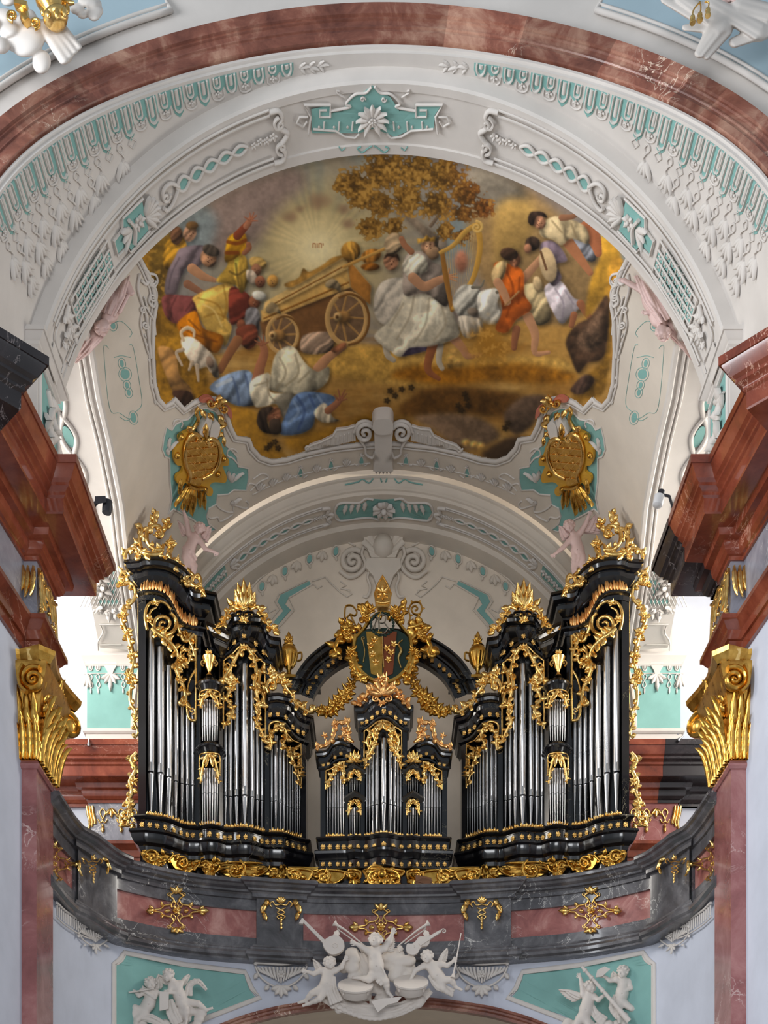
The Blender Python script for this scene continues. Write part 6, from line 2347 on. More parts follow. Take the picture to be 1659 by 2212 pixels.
pr += [('cap', V3((1424, 690, 0)), V3((1412, 650, -2)), 20, 24, 6), ('cap', V3((1412, 650, -2)), V3((1392, 600, -6)), 24, 20, 6),
       ('cap', V3((1408, 640, 6)), V3((1388, 628, 10)), 10, 8, 4), ('cap', V3((1388, 628, 10)), V3((1348, 606, 12)), 8, 6, 3),
       ('cap', V3((1420, 672, 8)), V3((1398, 676, 12)), 7, 5, 3)]
pr += hand_prims(V3((1398, 676, 12)), V3((1378, 672, 14)), 13)
pr += hand_prims(V3((1350, 606, 12)), V3((1330, 604, 12)), 14)
pr += cloth([(1388, 590, 16), (1414, 640, 22), (1440, 690, 18)], [20, 26, 18], 8, 11, .8, amp=4)
pr += cloth([(1440, 692, 0), (1462, 716, 4), (1484, 746, 0), (1498, 776, -4)], [16, 20, 14, 6], 8, 12, 1.0, amp=3)
pr += rock((1462, 706, 2), (16, 14), 7, 5)
sculpt('body', pr, AY, PK, o, 1.3)

# --- the music-making group in the middle under the parapet
CY_ = 19.40
o = thing('cloud_sculpture', 'white stucco clouds and drapery carrying the music-making cherubs in the middle', 'sculpture', P(815, 2196, CY_))
pr = rock((760, 2085, -10), (24, 30), 12, 21) + rock((862, 2085, -10), (26, 30), 12, 22)
pr += cloth([(690, 2150, -6), (740, 2174, 2), (800, 2186, 6), (850, 2184, 6), (900, 2164, 2), (930, 2140, -6)], [8, 13, 15, 15, 12, 7], 5, 23, 1.5, amp=2.5)
pr += rock((740, 2170, 0), (24, 14), 9, 24) + rock((810, 2180, 0), (50, 18), 14, 25) + rock((890, 2160, 0), (24, 16), 9, 26)
pr += cloth([(780, 2060, -8), (800, 2100, -8), (810, 2140, -6)], [14, 20, 18], 6, 27, 2.6)
pr += rock((800, 2150, -8), (70, 20), 16, 28)
sculpt('clouds', pr, CY_, ST, o, 1.5)
sculpt('cloth_edge', sum([[('ell', V3((722 + i * 11, 2166 + 34 * math.sin((i + .5) / 17 * math.pi), 8)), (7, 6, 4), None, 2)] for i in range(17)], []), CY_, ST, o, 1.4)


def cherub(label, J, u, face, up, seed, Y0, wings=(), extra=(), group='stucco cherubs'):
    b = thing('cherub', label, 'statue', P(J['hips'][0], J['hips'][1] + 12, Y0), group)
    sculpt('body', putto_prims(J, u, face, up, seed) + list(extra), Y0, ST, b)
    for w in wings:
        wing(w, Y0 + .07, ST, b, u)
    return b


cherub('white stucco cherub with raised fist kneeling in the middle between two drums', dict(head=(811, 2031, 10), chest=(810, 2064, 2), belly=(813, 2086, 3), hips=(814, 2104, 0), shl=(795, 2053, 2), ell=(780, 2044, 6), wrl=(770, 2039, 8), hal=(760, 2035, 8), shr=(829, 2049, 2), elr=(842, 2034, 4), wrr=(847, 2018, 6), har=(851, 2006, 6), hpl=(806, 2106, 2), knl=(797, 2116, 12), anl=(776, 2112, 0), tol=(764, 2112, -2), hpr=(822, 2106, 2), knr=(833, 2120, 10), anr=(838, 2144, 4), tor=(846, 2152, 10)), 15, (-.25, .25, 1), (.1, 1, 0), 3, CY_ - .15, [((826, 2052), (848, 2020), (852, 2052))], cloth([(800, 2066, 12), (820, 2090, 14), (826, 2112, 10), (818, 2124, 12)], [4, 5, 9, 8], 4, 31, 1.5))
cherub('white stucco cherub leaning back on the left beside the lute, one hand lifted', dict(head=(712, 2081, 6), chest=(708, 2106, 0), belly=(706, 2124, 2), hips=(698, 2138, 0), shl=(694, 2096, 0), ell=(678, 2104, 2), wrl=(664, 2099, 4), hal=(652, 2096, 4), shr=(724, 2096, 2), elr=(738, 2089, 6), wrr=(744, 2075, 8), har=(750, 2064, 8), hpl=(692, 2138, 2), knl=(674, 2146, 10), anl=(660, 2162, 4), tol=(646, 2166, 4), hpr=(702, 2140, 2), knr=(690, 2158, 12), anr=(668, 2168, 6), tor=(656, 2172, 8)), 13.5, (.1, .15, 1), (-.1, 1, 0), 5, CY_ - .1, [((700, 2100), (676, 2074), (682, 2100))], cloth([(718, 2110, 6), (716, 2136, 10), (726, 2164, 6)], [7, 12, 15], 5, 32, 1.8))
cherub('white stucco cherub on the right holding a long oboe upright', dict(head=(923, 2067, 6), chest=(934, 2090, 0), belly=(944, 2106, 2), hips=(952, 2116, 0), shl=(917, 2086, 2), ell=(897, 2096, 4), wrl=(889, 2112, 8), hal=(884, 2122, 8), shr=(952, 2082, 2), elr=(966, 2086, 6), wrr=(977, 2078, 8), har=(984, 2070, 8), hpl=(952, 2118, 4), knl=(974, 2116, 12), anl=(984, 2132, 8), tol=(996, 2138, 10), hpr=(950, 2122, 2), knr=(958, 2136, 8), anr=(976, 2150, 4)), 13.5, (-.35, .05, 1), (-.2, 1, 0), 6, CY_ - .1, [((946, 2082), (966, 2050), (962, 2084))], cloth([(930, 2106, 4), (948, 2130, 8), (980, 2142, 4)], [7, 10, 6], 5, 33, 1.8))

# instruments
S_I = Plane(CY_ - .12)


def drum(label, cx, cy, rx, h):
    b = thing('kettle_drum', label, 'drum', P(cx, cy + h, CY_ - .1), 'stucco drums')
    mm = (CY_ - .1) / F
    tilt = nrm((0, -.8, 1))
    c = P(cx, cy, CY_ - .22)
    MB().add(lathe([(rx * .80 * mm, -h * mm), (rx * .97 * mm, -h * .4 * mm), (rx * mm, -h * .1 * mm)], c, 28, tilt)).build('shell', ST, b)
    MB().add(lathe([(0, .006), (rx * .96 * mm, .004)], c, 28, tilt)).build('skin', ST, b)
    ring = lathe([(rx * 1.0 * mm, -3.2 * mm), (rx * 1.07 * mm, -3 * mm), (rx * 1.07 * mm, 1 * mm), (rx * .99 * mm, 2 * mm)], c, 28, tilt)
    MB().add(ring).build('hoop', ST, b)
    for a in (-140, -90, -40):
        x = cx + rx * .96 * math.cos(D(a))
        y = cy - rx * .36 * math.sin(D(a))
        p = MB()
        p.add(rib(Plane(CY_ - .22 - .12), [(x, y - 2), (x, y + 14)], 2.4, .7))
        p.add(ball(P(x, y + 4, CY_ - .36), 2.6 * mm, 7, 5))
        p.build('tension_screw', ST, b)
    return b


drum('white stucco kettle drum standing left of the middle cherub', 768, 2128, 36, 24)
drum('white stucco kettle drum standing right of the middle cherub', 888, 2121, 35, 24)

b = thing('lute', 'white stucco lute with long fretted neck pointing up to the left', 'lute', P(723, 2066, CY_))
MB().add(plate(S_I, [(697, 2040), (708, 2027), (724, 2022), (738, 2028), (744, 2042), (738, 2056), (724, 2063), (710, 2060)], .10, -.06, 4)).build('body', ST, b)
MB().add(rib(S_I, [(730, 2044), (724, 2049), (718, 2044), (724, 2039)], 1.6, .6, .045, closed=True)).build('sound_hole', ST, b)
MB().add(plate(S_I, [(651, 1990), (656, 1987), (704, 2034), (699, 2040)], .05, -.0)).build('neck', ST, b)
MB().add(plate(S_I, [(646, 1997), (653, 1985), (657, 1988), (655, 1998)], .06, -.0)).build('pegbox', ST, b)
for i in range(7):
    u = (i + .5) / 7
    MB().add(rib(S_I, [(651 + 46 * u, 1992 + 45 * u), (656 + 46 * u, 1988 + 45 * u)], 1.2, .7, .055, sm=False)).build('fret', ST, b)
b = thing('violin', 'white stucco violin leaning against the cloud on the right', 'violin', P(900, 2066, CY_))
vb = [(877, 2050), (880, 2040), (890, 2040), (898, 2034), (904, 2026), (914, 2024), (926, 2026), (928, 2036), (922, 2044), (912, 2046), (906, 2052), (902, 2060), (892, 2064), (881, 2060)]
MB().add(plate(S_I, vb, .07, -.03, 4)).build('body', ST, b)
MB().add(plate(S_I, [(904, 2040), (922, 2028), (950, 2012), (953, 2016), (926, 2034), (908, 2046)], .05, .03)).build('neck', ST, b)
MB().add(rib(S_I, spiral(958, 2014, 6, 180, 1.3, 1), 3, .7, .05, sm=False)).build('scroll', ST, b)
for x, y in ((894, 2046), (904, 2052)):
    MB().add(rib(S_I, [(x, y - 3), (x + 2, y), (x, y + 3)], 1.2, .8, .045)).build('sound_hole', ST, b)
for k, lab in ((-1, 'left'), (1, 'right')):
    b = thing('trumpet', 'white stucco trumpet with flared bell pointing up to the ' + lab, 'trumpet', P(825 + k * 60, 2040, CY_), 'stucco trumpets')
    cx = 824
    f_ = lambda d, y: (cx + k * d, y)
    n = smoothline([f_(34, 2046), f_(58, 2026), f_(78, 2010), f_(96, 1999), f_(102, 1995)], 5)
    S_I2 = Plane(CY_ + .06)
    MB().add(rib(S_I2, n, [3.2, 3.2, 4, 6, 15], .5, .02, 10, sm=False)).build('tube', ST, b)
    MB().add(rib(S_I2, [f_(50, 2038), f_(70, 2024), f_(92, 2008), f_(94, 2002), f_(86, 2006)], 2.6, .5, -.02)).build('second_tube', ST, b)
    MB().add(leaf(S_I2, f_(94, 2010), f_(100, 2030), 13, .02)).build('tassel', ST, b)
    MB().add(leaf(S_I2, f_(42, 2044), f_(38, 2060), 13, .03)).build('tassel', ST, b)
b = thing('oboe', 'long thin white stucco oboe held upright by the right cherub', 'oboe', P(979, 2112, CY_))
MB().add(rib(Plane(CY_ - .3), [(996, 2016), (988, 2060), (980, 2104)], [2, 3, 4], .5)).build('tube', ST, b)
MB().add(rib(Plane(CY_ - .3), [(980, 2102), (978, 2112)], [4, 11], .5, n=10)).build('bell', ST, b)
b = thing('music_book', 'open white stucco music book lying in front of the drums', 'book', P(838, 2180, CY_))
MB().add(plate(Plane(CY_ - .38), [(802, 2164), (826, 2158), (836, 2172), (816, 2188)], .03)).build('page', ST, b)
MB().add(plate(Plane(CY_ - .38), [(826, 2158), (868, 2154), (858, 2166), (836, 2172)], .03)).build('page', ST, b)

# --- reliefs in the turquoise panels
LY = 19.15
cherub('white relief cherub playing a flute in the left turquoise panel', dict(head=(325, 2124, 6), chest=(327, 2150, 0), belly=(321, 2168, 2), hips=(310, 2184, 0), shl=(313, 2142, 4), ell=(300, 2150, 10), wrl=(292, 2142, 12), hal=(286, 2140, 12), shr=(338, 2144, 4), elr=(334, 2154, 12), wrr=(314, 2142, 14), har=(304, 2139, 14), hpl=(304, 2184, 2), knl=(290, 2176, 8), anl=(287, 2196, 6), hpr=(312, 2188, 2), knr=(296, 2202, 10), anr=(290, 2222, 6)), 13.5, (.25, -.15, 1), (-.2, 1, 0), 7, LY, [((318, 2140), (280, 2120), (296, 2140)), ((334, 2140), (344, 2106), (352, 2128))], cloth([(300, 2196, 8), (326, 2200, 8), (350, 2212, 4)], [6, 10, 8], 5, 41, 1.8) + rock((276, 2206, -2), (22, 24), 9, 42) + rock((330, 2222, -2), (50, 18), 12, 43))
b = thing('flute', 'thin white stucco flute blown by the cherub in the left turquoise panel', 'flute', P(305, 2140, LY - .15))
MB().add(rib(Plane(LY - .16), [(278, 2144), (304, 2140), (333, 2135)], [4, 3.4, 2.6], .5)).build('tube', ST, b)
cherub('white relief cherub reading a song sheet in the left turquoise panel', dict(head=(364, 2106, 6), chest=(380, 2132, 0), belly=(388, 2150, 2), hips=(393, 2164, 0), shl=(370, 2128, 4), ell=(366, 2142, 10), wrl=(360, 2146, 12), hal=(354, 2146, 12), shr=(390, 2124, 2), elr=(384, 2144, 10), wrr=(366, 2144, 13), har=(356, 2142, 13), hpl=(390, 2166, 2), knl=(401, 2178, 10), anl=(403, 2202, 4), tol=(402, 2210, 10), hpr=(398, 2164, 0), knr=(428, 2168, 4), anr=(446, 2182, 2), tor=(457, 2178, 2)), 13, (-.45, -.2, .9), (.1, 1, 0), 8, LY, [((392, 2126), (410, 2106), (402, 2126)), ((372, 2124), (344, 2108), (352, 2126))], cloth([(408, 2150, 0), (410, 2128, 2), (428, 2120, 2), (446, 2138, 2)], [8, 7, 6, 3], 5, 44, 1.8) + rock((400, 2200, -4), (42, 22), 12, 45) + cloth([(366, 2160, 4), (372, 2186, 4), (384, 2210, 2)], [8, 13, 12], 5, 46, 1.8))
b = thing('song_sheet', 'white stucco song sheet held in the left turquoise panel', 'sheet', P(352, 2184, LY - .1))
MB().add(plate(Plane(LY - .12), [(345, 2142), (365, 2144), (364, 2180), (345, 2184)], .02)).build('sheet', ST, b)
cherub('white relief cherub with feathered wing hugging a bassoon in the right turquoise panel', dict(head=(1275, 2131, 6), chest=(1271, 2160, 0), belly=(1266, 2180, 2), hips=(1260, 2198, 0), shl=(1260, 2148, 2), ell=(1257, 2126, 4), wrl=(1254, 2114, 6), hal=(1250, 2104, 6), shr=(1282, 2152, 4), elr=(1292, 2160, 10), wrr=(1302, 2152, 12), har=(1310, 2146, 12), hpl=(1254, 2200, 2), knl=(1246, 2212, 8), anl=(1242, 2232, 6), hpr=(1266, 2202, 2), knr=(1272, 2216, 8)), 13.5, (.6, -.1, .8), (0, 1, 0), 9, LY, [((1258, 2152), (1206, 2140), (1234, 2166))], rock((1240, 2214, -4), (22, 18), 8, 47) + cloth([(1278, 2170, 2), (1286, 2190, 6), (1304, 2206, 4)], [5, 9, 12], 5, 48, 1.8) + rock((1296, 2222, -4), (40, 18), 10, 49))
cherub('white relief cherub waving a paper, upper right in the right turquoise panel', dict(head=(1346, 2099, 6), chest=(1347, 2125, 0), belly=(1344, 2145, 2), hips=(1340, 2162, 0), shl=(1332, 2116, 4), ell=(1317, 2118, 6), wrl=(1306, 2110, 8), hal=(1298, 2104, 8), shr=(1360, 2120, 2), elr=(1364, 2134, 8), wrr=(1350, 2140, 12), har=(1340, 2140, 12), hpr=(1346, 2166, 2), knr=(1364, 2178, 8), anr=(1386, 2184, 4), tor=(1396, 2180, 6), hpl=(1336, 2166, 2), knl=(1338, 2188, 10), anl=(1338, 2208, 6)), 13, (-.5, -.1, .85), (.05, 1, 0), 10, LY, [((1358, 2122), (1376, 2092), (1374, 2118)), ((1336, 2118), (1322, 2100), (1318, 2118))], rock((1366, 2208, -4), (34, 20), 11, 50) + cloth([(1366, 2146, 0), (1380, 2142, 2), (1388, 2136, 2)], [6, 8, 5], 4, 51, 1.6) + cloth([(1330, 2150, 6), (1324, 2176, 6), (1336, 2196, 6)], [5, 9, 8], 4, 52, 1.6))
b = thing('bassoon', 'long white stucco bassoon lying diagonally across the right turquoise panel', 'bassoon', P(1310, 2150, LY - .2))
MB().add(rib(Plane(LY - .2), [(1257, 2088), (1304, 2142), (1340, 2184)], [7, 8, 10], .5, n=10)).build('tube', ST, b)
MB().add(rib(Plane(LY - .2), [(1338, 2182), (1359, 2206)], [12, 13], .5, n=10)).build('boot', ST, b)
for x, y in ((1262, 2094), (1276, 2110), (1300, 2138), (1322, 2163)):
    MB().add(rib(Plane(LY - .2), [(x, y), (x + 3, y + 3.4)], 10.5, .5, n=10, sm=False)).build('ring', ST, b)
b = thing('song_sheet', 'white stucco paper waved above the bassoon in the right turquoise panel', 'sheet', P(1302, 2112, LY - .1))
MB().add(plate(Plane(LY - .12), [(1286, 2112), (1290, 2096), (1306, 2088), (1318, 2094), (1300, 2110)], .02)).build('sheet', ST, b)

# --- clouds and drapery in the upper corners
CYT = 13.9
o = thing('cloud_sculpture', 'white stucco clouds with gilded fragments in the upper left corner', 'sculpture', P(80, 150, CYT), 'corner cloud sculptures')
pr = rock((40, 60, 0), (36, 40), 14, 60) + [('ell', V3((60, 84, 8)), (36, 42, 20), np.array(((.8, -.6, 0), (.6, .8, 0), (0, 0, 1))), 6), ('ell', V3((90, 134, 4)), (20, 26, 14), None, 5)]
for k in range(4):
    pr.append(('cap', V3((92 + k * 9, 56 - k * 5, 6)), V3((138 + k * 11, 128 - k * 9, 6 - k)), 13 - k, 12 - k * 2, 5))
pr += rock((150, 112, 0), (24, 16), 7, 61) + rock((190, 14, 0), (26, 26), 9, 62) + rock((0, 40, 0), (30, 70), 10, 63)
sculpt('clouds', pr, CYT, M['white'], o, 1.8)
S_Q = Plane(CYT - .18)
mm = CYT / F
g = MB().add(lathe([(8 * mm, -26 * mm), (20 * mm, -24 * mm), (27 * mm, -14 * mm), (27 * mm, -8 * mm), (20 * mm, -4 * mm), (24 * mm, 10 * mm), (30 * mm, 22 * mm), (30 * mm, 28 * mm)], P(116, 24, CYT - .25), 18, (-.35, -.2, 1)))
for i in range(9):
    a = i / 9 * 2 * math.pi
    g.add(ball(P(116 + 27 * math.cos(a) + 2, 20 + 9 * math.sin(a), CYT - .25 - .10 * math.sin(a)), (6 * mm, 6 * mm, 11 * mm), 7, 5))
g.build('gilded_vessel', M['gold'], o)
g = MB()
for s in (-1, 1):
    g.add(rib(S_Q, spiral(52 + s * 24, 46 + s * 8, 12, 90, 1.4, -s), 7, .6, .02, 8, sm=False))
g.add(rib(S_Q, [(40, 14), (50, 22), (54, 40), (60, 50)], 20, .5, .0))
g.add(plate(S_Q, [(34, 12), (62, 18), (60, 28), (34, 22)], .08))
g.build('gilded_volute', M['gold'], o)
MB().add(rib(S_Q, [(134, 8), (150, 12), (162, 12)], [7, 11, 6], .5, .03)).build('gilded_handle', M['gold'], o)
o = thing('cloud_sculpture', 'white stucco drapery with gilded tassels in the upper right corner', 'sculpture', P(1540, 130, CYT), 'corner cloud sculptures')
rn = random.Random(64)
pr = []
for a, b_, r0, r1 in (((1436, 0, 0), (1500, 34, 4), 9, 14), ((1470, -6, 4), (1560, 52, 8), 14, 22), ((1540, 10, 6), (1640, 66, 2), 20, 24), ((1586, 92, 0), (1660, 62, 0), 12, 18), ((1550, 56, 8), (1510, 116, 6), 22, 10), ((1566, 66, 4), (1526, 122, 2), 16, 8), ((1600, 10, 4), (1660, 30, 0), 22, 24), ((1480, 60, 2), (1540, 60, 8), 7, 14)):
    a, b_ = np.array(a, float), np.array(b_, float)
    pr.append(('cap', V3(a), V3(b_), r0, r1, 7))
    t_ = nrm(b_ - a)
    n_ = np.array((-t_[1], t_[0], 0))
    for k in range(3):
        o_ = n_ * (k - 1) * .55
        pr.append(('cap', V3(a + o_ * r0 + (0, 0, r0 * .62)), V3(b_ + o_ * r1 + n_ * rn.uniform(-3, 3) + (0, 0, r1 * .62)), r0 * .28, r1 * .3, 4))
sculpt('drapery', pr, CYT, M['white'], o, 1.8)
sculpt('pink_cloud', rock((1576, 4, 10), (26, 14), 14, 68), CYT, M['pinkstucco'], o, 1.6)
S_Q = Plane(CYT - .25)
for x, y, t_ in ((1496, 44, 12), (1512, 38, 12), (1529, 28, 12)):
    g = MB()
    g.add(rib(S_Q, [(1512 if x < 1520 else 1522, 4), (x + 2, y - 22), (x, y - 6)], 3.4, .6))
    g.add(lathe([(1.5 * mm, 6 * mm), (5 * mm, 4 * mm), (5.5 * mm, 0), (4 * mm, -2 * mm), (6.5 * mm, -8 * mm), (5.5 * mm, -11 * mm)], P(x, y - 4, CYT - .26), 10))
    g.build('gilded_tassel', M['gold'], o)

# ------------------------------------------------------------------ stucco ornament of the arches
S1 = CylP(R1, ZC, YA)
TT = (t1, t1)


def tassel(surf, x, y, k=1.0):
    mb = MB()
    T = lambda pts: [(x + a * k, y + b * k) for a, b in pts]
    mb.add(rib(surf, T([(0, -8), (-3, -4), (0, 0), (3, -4)]), 1.6 * k, .7, .006, closed=True))
    mb.add(rib(surf, T([(0, 0), (2, 5), (-1, 9)]), 2.2 * k, .7, .006))
    for a in (-35, -12, 12, 35):
        mb.add(leaf(surf, *T([(-1, 8), (-1 + 14 * math.sin(D(a)), 8 + 14 * math.cos(D(a)))]), 6 * k, .008, .4, .1, 1, .5, 6))
    return mb


for i in range(13):
    a = -(124 + i * 37.0)
    X = R1 * math.sin(a / 100 / R1)
    dep = (YF - YA(X)) * 100
    L = min(13 + .095 * (-a - 120), 42, dep - 3)
    Ls = L * .66
    both(MB().add(plate(S1, [(a - 24, 1), (a + 9, 1), (a + 9, Ls), (a + 6, L + 3), (a, L + 9 if dep > L + 12 else L + 2), (a - 6, L + 3), (a - 9, Ls), (a - 14, Ls + 5), (a - 20, Ls + 5), (a - 24, Ls)], .006)), 'teal_ground', M['teal'], TT, False)
    both(MB().add(rib(S1, [(a - 5.5, 1), (a - 5.5, L - 6), (a - 3.5, L - 1), (a, L + 1), (a + 3.5, L - 1), (a + 5.5, L - 6), (a + 5.5, 1)], 2.6, 1.0, .008, sub=3)).add(rib(S1, [(a, 2), (a, L - 7)], 5.4, .35, .006, 8)), 'flute', M['white'], TT)
    b_ = a - 18.5
    both(MB().add(rib(S1, [(b_ - 4, 1), (b_ - 4, Ls - 3), (b_, Ls), (b_ + 4, Ls - 3), (b_ + 4, 1)], 2.2, 1.0, .008, sub=3)).add(rib(S1, [(b_, 2), (b_, Ls - 5)], 4.6, .35, .006, 8)), 'flute', M['white'], TT)
    if dep > L + 6:
        g = MB()
        flower(S1, b_, Ls + 7, 4.6, .012, 4, mb=g)
        g.add(rib(S1, [(b_ - 8, Ls + 4), (b_ - 7, Ls + 12), (b_, Ls + 15), (b_ + 7, Ls + 12), (b_ + 8, Ls + 4)], 2.2, .6, .006))
        both(g, 'stucco_flower', M['white'], TT)
    if dep > L + 30:
        g = MB().add(rib(S1, [(a, L + 4), (a + 7, L + 11), (a, L + 18), (a - 5, L + 12)], 2.0, .6, .006, sm=False, closed=True))
        both(g, 'stucco_diamond', M['white'], TT)
        both(tassel(S1, b_, Ls + 29, 1.4), 'tassel', M['white'], TT)
    if dep > L + 48:
        both(tassel(S1, a + 1, L + 32, 1.5), 'tassel', M['white'], TT)
    if dep > L + 70:
        both(tassel(S1, a + 2, L + 56, 1.4), 'tassel', M['white'], TT)
g = MB()
for k in range(3):
    g.add(leaf(S1, (-108 + k * 12, 9), (-94 + k * 12, 7 + (k % 2) * 5), 4.5, .003))
    g.add(leaf(S1, (-108 + k * 12, 9), (-100 + k * 12, 2), 4, .003))
    g.add(leaf(S1, (-106 + k * 12, 9), (-100 + k * 12, 16), 4, .003))
both(g, 'leaf_spray', M['white'], TT)

# transverse arch: unrolled soffit
S2 = CylP(R2, ZC, YF)
T2 = (t2, t2)
g = MB()
for y in (10, 17, 74, 81):
    g.add(rib(S2, [(-150 - k * 20, y) for k in range(21)], 3.0, .5, .012, sm=False))
both(g, 'panel_moulding', M['white'], T2)
g = MB()
g.add(rib(S2, [(-150, 12), (-138, 14), (-134, 24), (-140, 32), (-134, 40), (-128, 46), (-134, 54), (-140, 60), (-134, 70), (-138, 80), (-150, 80)], 6, .6, .02))
g.add(rib(S2, spiral(-138, 30, 9, -90, 1.2, -1), 4, .7, .03, sm=False))
g.add(rib(S2, spiral(-138, 62, 9, 90, 1.2, 1), 4, .7, .03, sm=False))
both(g, 'scroll_end', M['white'], T2)
g = MB()
for k in range(4):
    flower(S2, -148 - k * 9, 46 + (k % 2) * 2, 6 - k * .4, .01, 5, mb=g)
both(g, 'flower_spray', M['white'], T2)


def guilloche(surf, x0, x1, yc, amp, lobes, w, n=64, off=.012):
    """two crossing straps, and the lens-shaped grounds between them"""
    A_, G = MB(), []
    for s in (-1, 1):
        A_.add(rib(surf, [(x0 + (x1 - x0) * t, yc + s * amp * math.sin(t * lobes * math.pi) * (.55 + .45 * t)) for t in np.linspace(0, 1, n)], w, .5, off, sm=False))
    for k in range(lobes):
        up, dn = [], []
        for t in np.linspace(k / lobes, (k + 1) / lobes, 9):
            q = abs(amp * math.sin(t * lobes * math.pi) * (.55 + .45 * t))
            up.append((x0 + (x1 - x0) * t, yc - q))
            dn.append((x0 + (x1 - x0) * t, yc + q))
        G.append(up + dn[::-1][1:-1])
    return A_, G


A_, G = guilloche(S2, -184, -292, 46, 10, 5, 4.2)
both(A_, 'ribbon_twist', M['white'], T2)
for q in G:
    both(MB().add(plate(S2, q, .005)), 'teal_lens', M['teal'], T2, False)
g = MB()
g.add(rib(S2, [(-288, 46), (-300, 34), (-312, 36), (-314, 48), (-306, 54)], 5, .5, .012))
g.add(rib(S2, [(-288, 46), (-300, 60), (-312, 64), (-316, 58)], 5, .5, .012))
g.add(rib(S2, spiral(-310, 46, 7, 0, 1.3), 3.5, .6, .02, sm=False))
both(g, 'ribbon_end', M['white'], T2)
g = MB()
for a in range(-60, 61, 20):
    g.add(leaf(S2, (-346, 47), (-346 + 22 * math.cos(D(a)), 47 + 26 * math.sin(D(a))), 10, .01, .4, 0, 1, .6))
both(g, 'shell', M['white'], T2)
both(MB().add(plate(S2, [(-346, 26), (-380, 24), (-384, 36), (-402, 38), (-402, 56), (-384, 58), (-380, 70), (-346, 68)], .006)), 'teal_field', M['teal'], T2, False)
g = MB()
g.add(rib(S2, [(-344, 24), (-382, 22), (-386, 34), (-404, 36), (-404, 58), (-386, 60), (-382, 72), (-344, 70)], 3, .6, .01, sm=False))
flower(S2, -358, 47, 10, .01, 6, mb=g)
for k in (-14, 0, 14):
    g.add(leaf(S2, (-372, 47), (-392, 47 + k), 9, .015))
g.add(rib(S2, [(-374, 30), (-368, 47), (-374, 64)], 5, .7, .03))
both(g, 'stucco_cartouche', M['white'], T2)
# trellis with its turquoise squares
for ix in range(7):
    for iy in range(4):
        x, y = -416 - ix * 13, 28 + iy * 12.5
        if (ix in (0, 6)) and iy in (0, 3):
            continue
        both(MB().add(plate(S2, [(x, y), (x - 10.5, y), (x - 10.5, y + 10), (x, y + 10)], .005)), 'teal_square', M['teal'], T2, False)
        g = MB()
        flower(S2, x - 5, y + 5, 3.6, .006, 4, mb=g)
        both(g, 'trellis_flower', M['white'], T2)
g = MB()
for ix in range(8):
    g.add(rib(S2, [(-414.5 - ix * 13, 27), (-414.5 - ix * 13, 77)], 2.4, .6, .006, sm=False))
for iy in range(5):
    g.add(rib(S2, [(-414, 26.7 + iy * 12.5), (-506, 26.7 + iy * 12.5)], 2.4, .6, .006, sm=False))
both(g, 'trellis', M['white'], T2)
g = MB()
scrollwork(S2, [(-512, 26), (-524, 34), (-520, 46), (-534, 52), (-546, 50)], 5, g, 7, 11, 7, .01, seed=80)
scrollwork(S2, [(-512, 72), (-522, 64), (-516, 56), (-528, 46)], 4, g, 6, 9, 6, .01, seed=81)
flower(S2, -536, 58, 8, .01, 5, mb=g)
both(g, 'stucco_spray', M['white'], T2)
both(MB().add(rib(S2, [(-540, 22), (-556, 26), (-560, 40), (-558, 66), (-570, 70)], 3, .5, .008)).add(plate(S2, [(-562, 28), (-590, 28), (-590, 66), (-562, 66)], .01)), 'end_panel', M['white'], T2, False)
# crown cartouche
q = lambda *p: [(560 + x / 3.072, y / 3.072) for x, y in p]
MB().add(plate(S_IN, q((345, 725), (470, 695), (475, 748), (555, 735), (600, 640), (700, 605), (750, 565), (800, 605), (870, 640), (930, 735), (1035, 730), (1035, 690), (1205, 700), (1165, 760), (1160, 850), (1000, 860), (900, 905), (840, 880), (760, 850), (660, 880), (560, 880), (350, 880)), .008)).build('teal_field', M['teal'], t2, False)
g = MB()
for s in (-1, 1):
    m_ = lambda *p: [(829 - 23 + (x - 750) / 3.072 * s, y / 3.072) for x, y in p]
    for pts, w in ((m_((760, 570), (800, 610), (870, 620), (930, 680), (900, 700), (950, 715), (1035, 730)), 5), (m_((1035, 770), (1035, 690), (1210, 690), (1165, 770), (1180, 880)), 5), (m_((1035, 770), (1105, 770), (1105, 725), (1060, 725)), 4), (m_((1150, 850), (1000, 862), (940, 900), (870, 910), (840, 880)), 4.5), (m_((940, 640), (990, 610), (990, 595), (975, 600)), 3.5), (m_((1185, 770), (1240, 770), (1260, 810), (1215, 835), (1190, 800)), 4)):
        g.add(rib(S_IN, pts, w, .6, .012, sm=len(pts) > 5))
    for x in (890, 980, 1080):
        g.add(rib(S_IN, m_((x, 860), (x - 5, 800)), 4, .6, .012, sm=False))
        g.add(leaf(S_IN, *m_((x + 30, 850), (x + 30, 825)), 5, .01))
    g.add(rib(S_IN, spiral(*m_((820, 650))[0], 6, 0, 1.2, s), 3, .7, .02, sm=False))
g.build('stucco_cartouche', M['white'], t2)
g = MB()
for a in range(-150, 151, 30):
    g.add(leaf(S_IN, q((750, 780))[0], (q((750, 780))[0][0] + 36 * math.sin(D(a)), q((750, 780))[0][1] - 36 * math.cos(D(a))), 12, .03, .4, 0, 3, .6))
flower(S_IN, *q((750, 780))[0], 9, .06, 8, mb=g)
g.build('acanthus_rosette', M['white'], t2)
g = MB()
for s in (-1, 1):
    c = 806
    g.add(rib(S_IN, [(c + s * 2, 314), (c + s * 12, 320), (c + s * 24, 328), (c + s * 34, 320), (c + s * 26, 316)], 3, .5, .006))
    g.add(rib(S_IN, [(c + s * 60, 318), (c + s * 68, 324), (c + s * 74, 316)], 2.4, .5, .006))
g.build('teal_scrolls', M['teal'], t2)
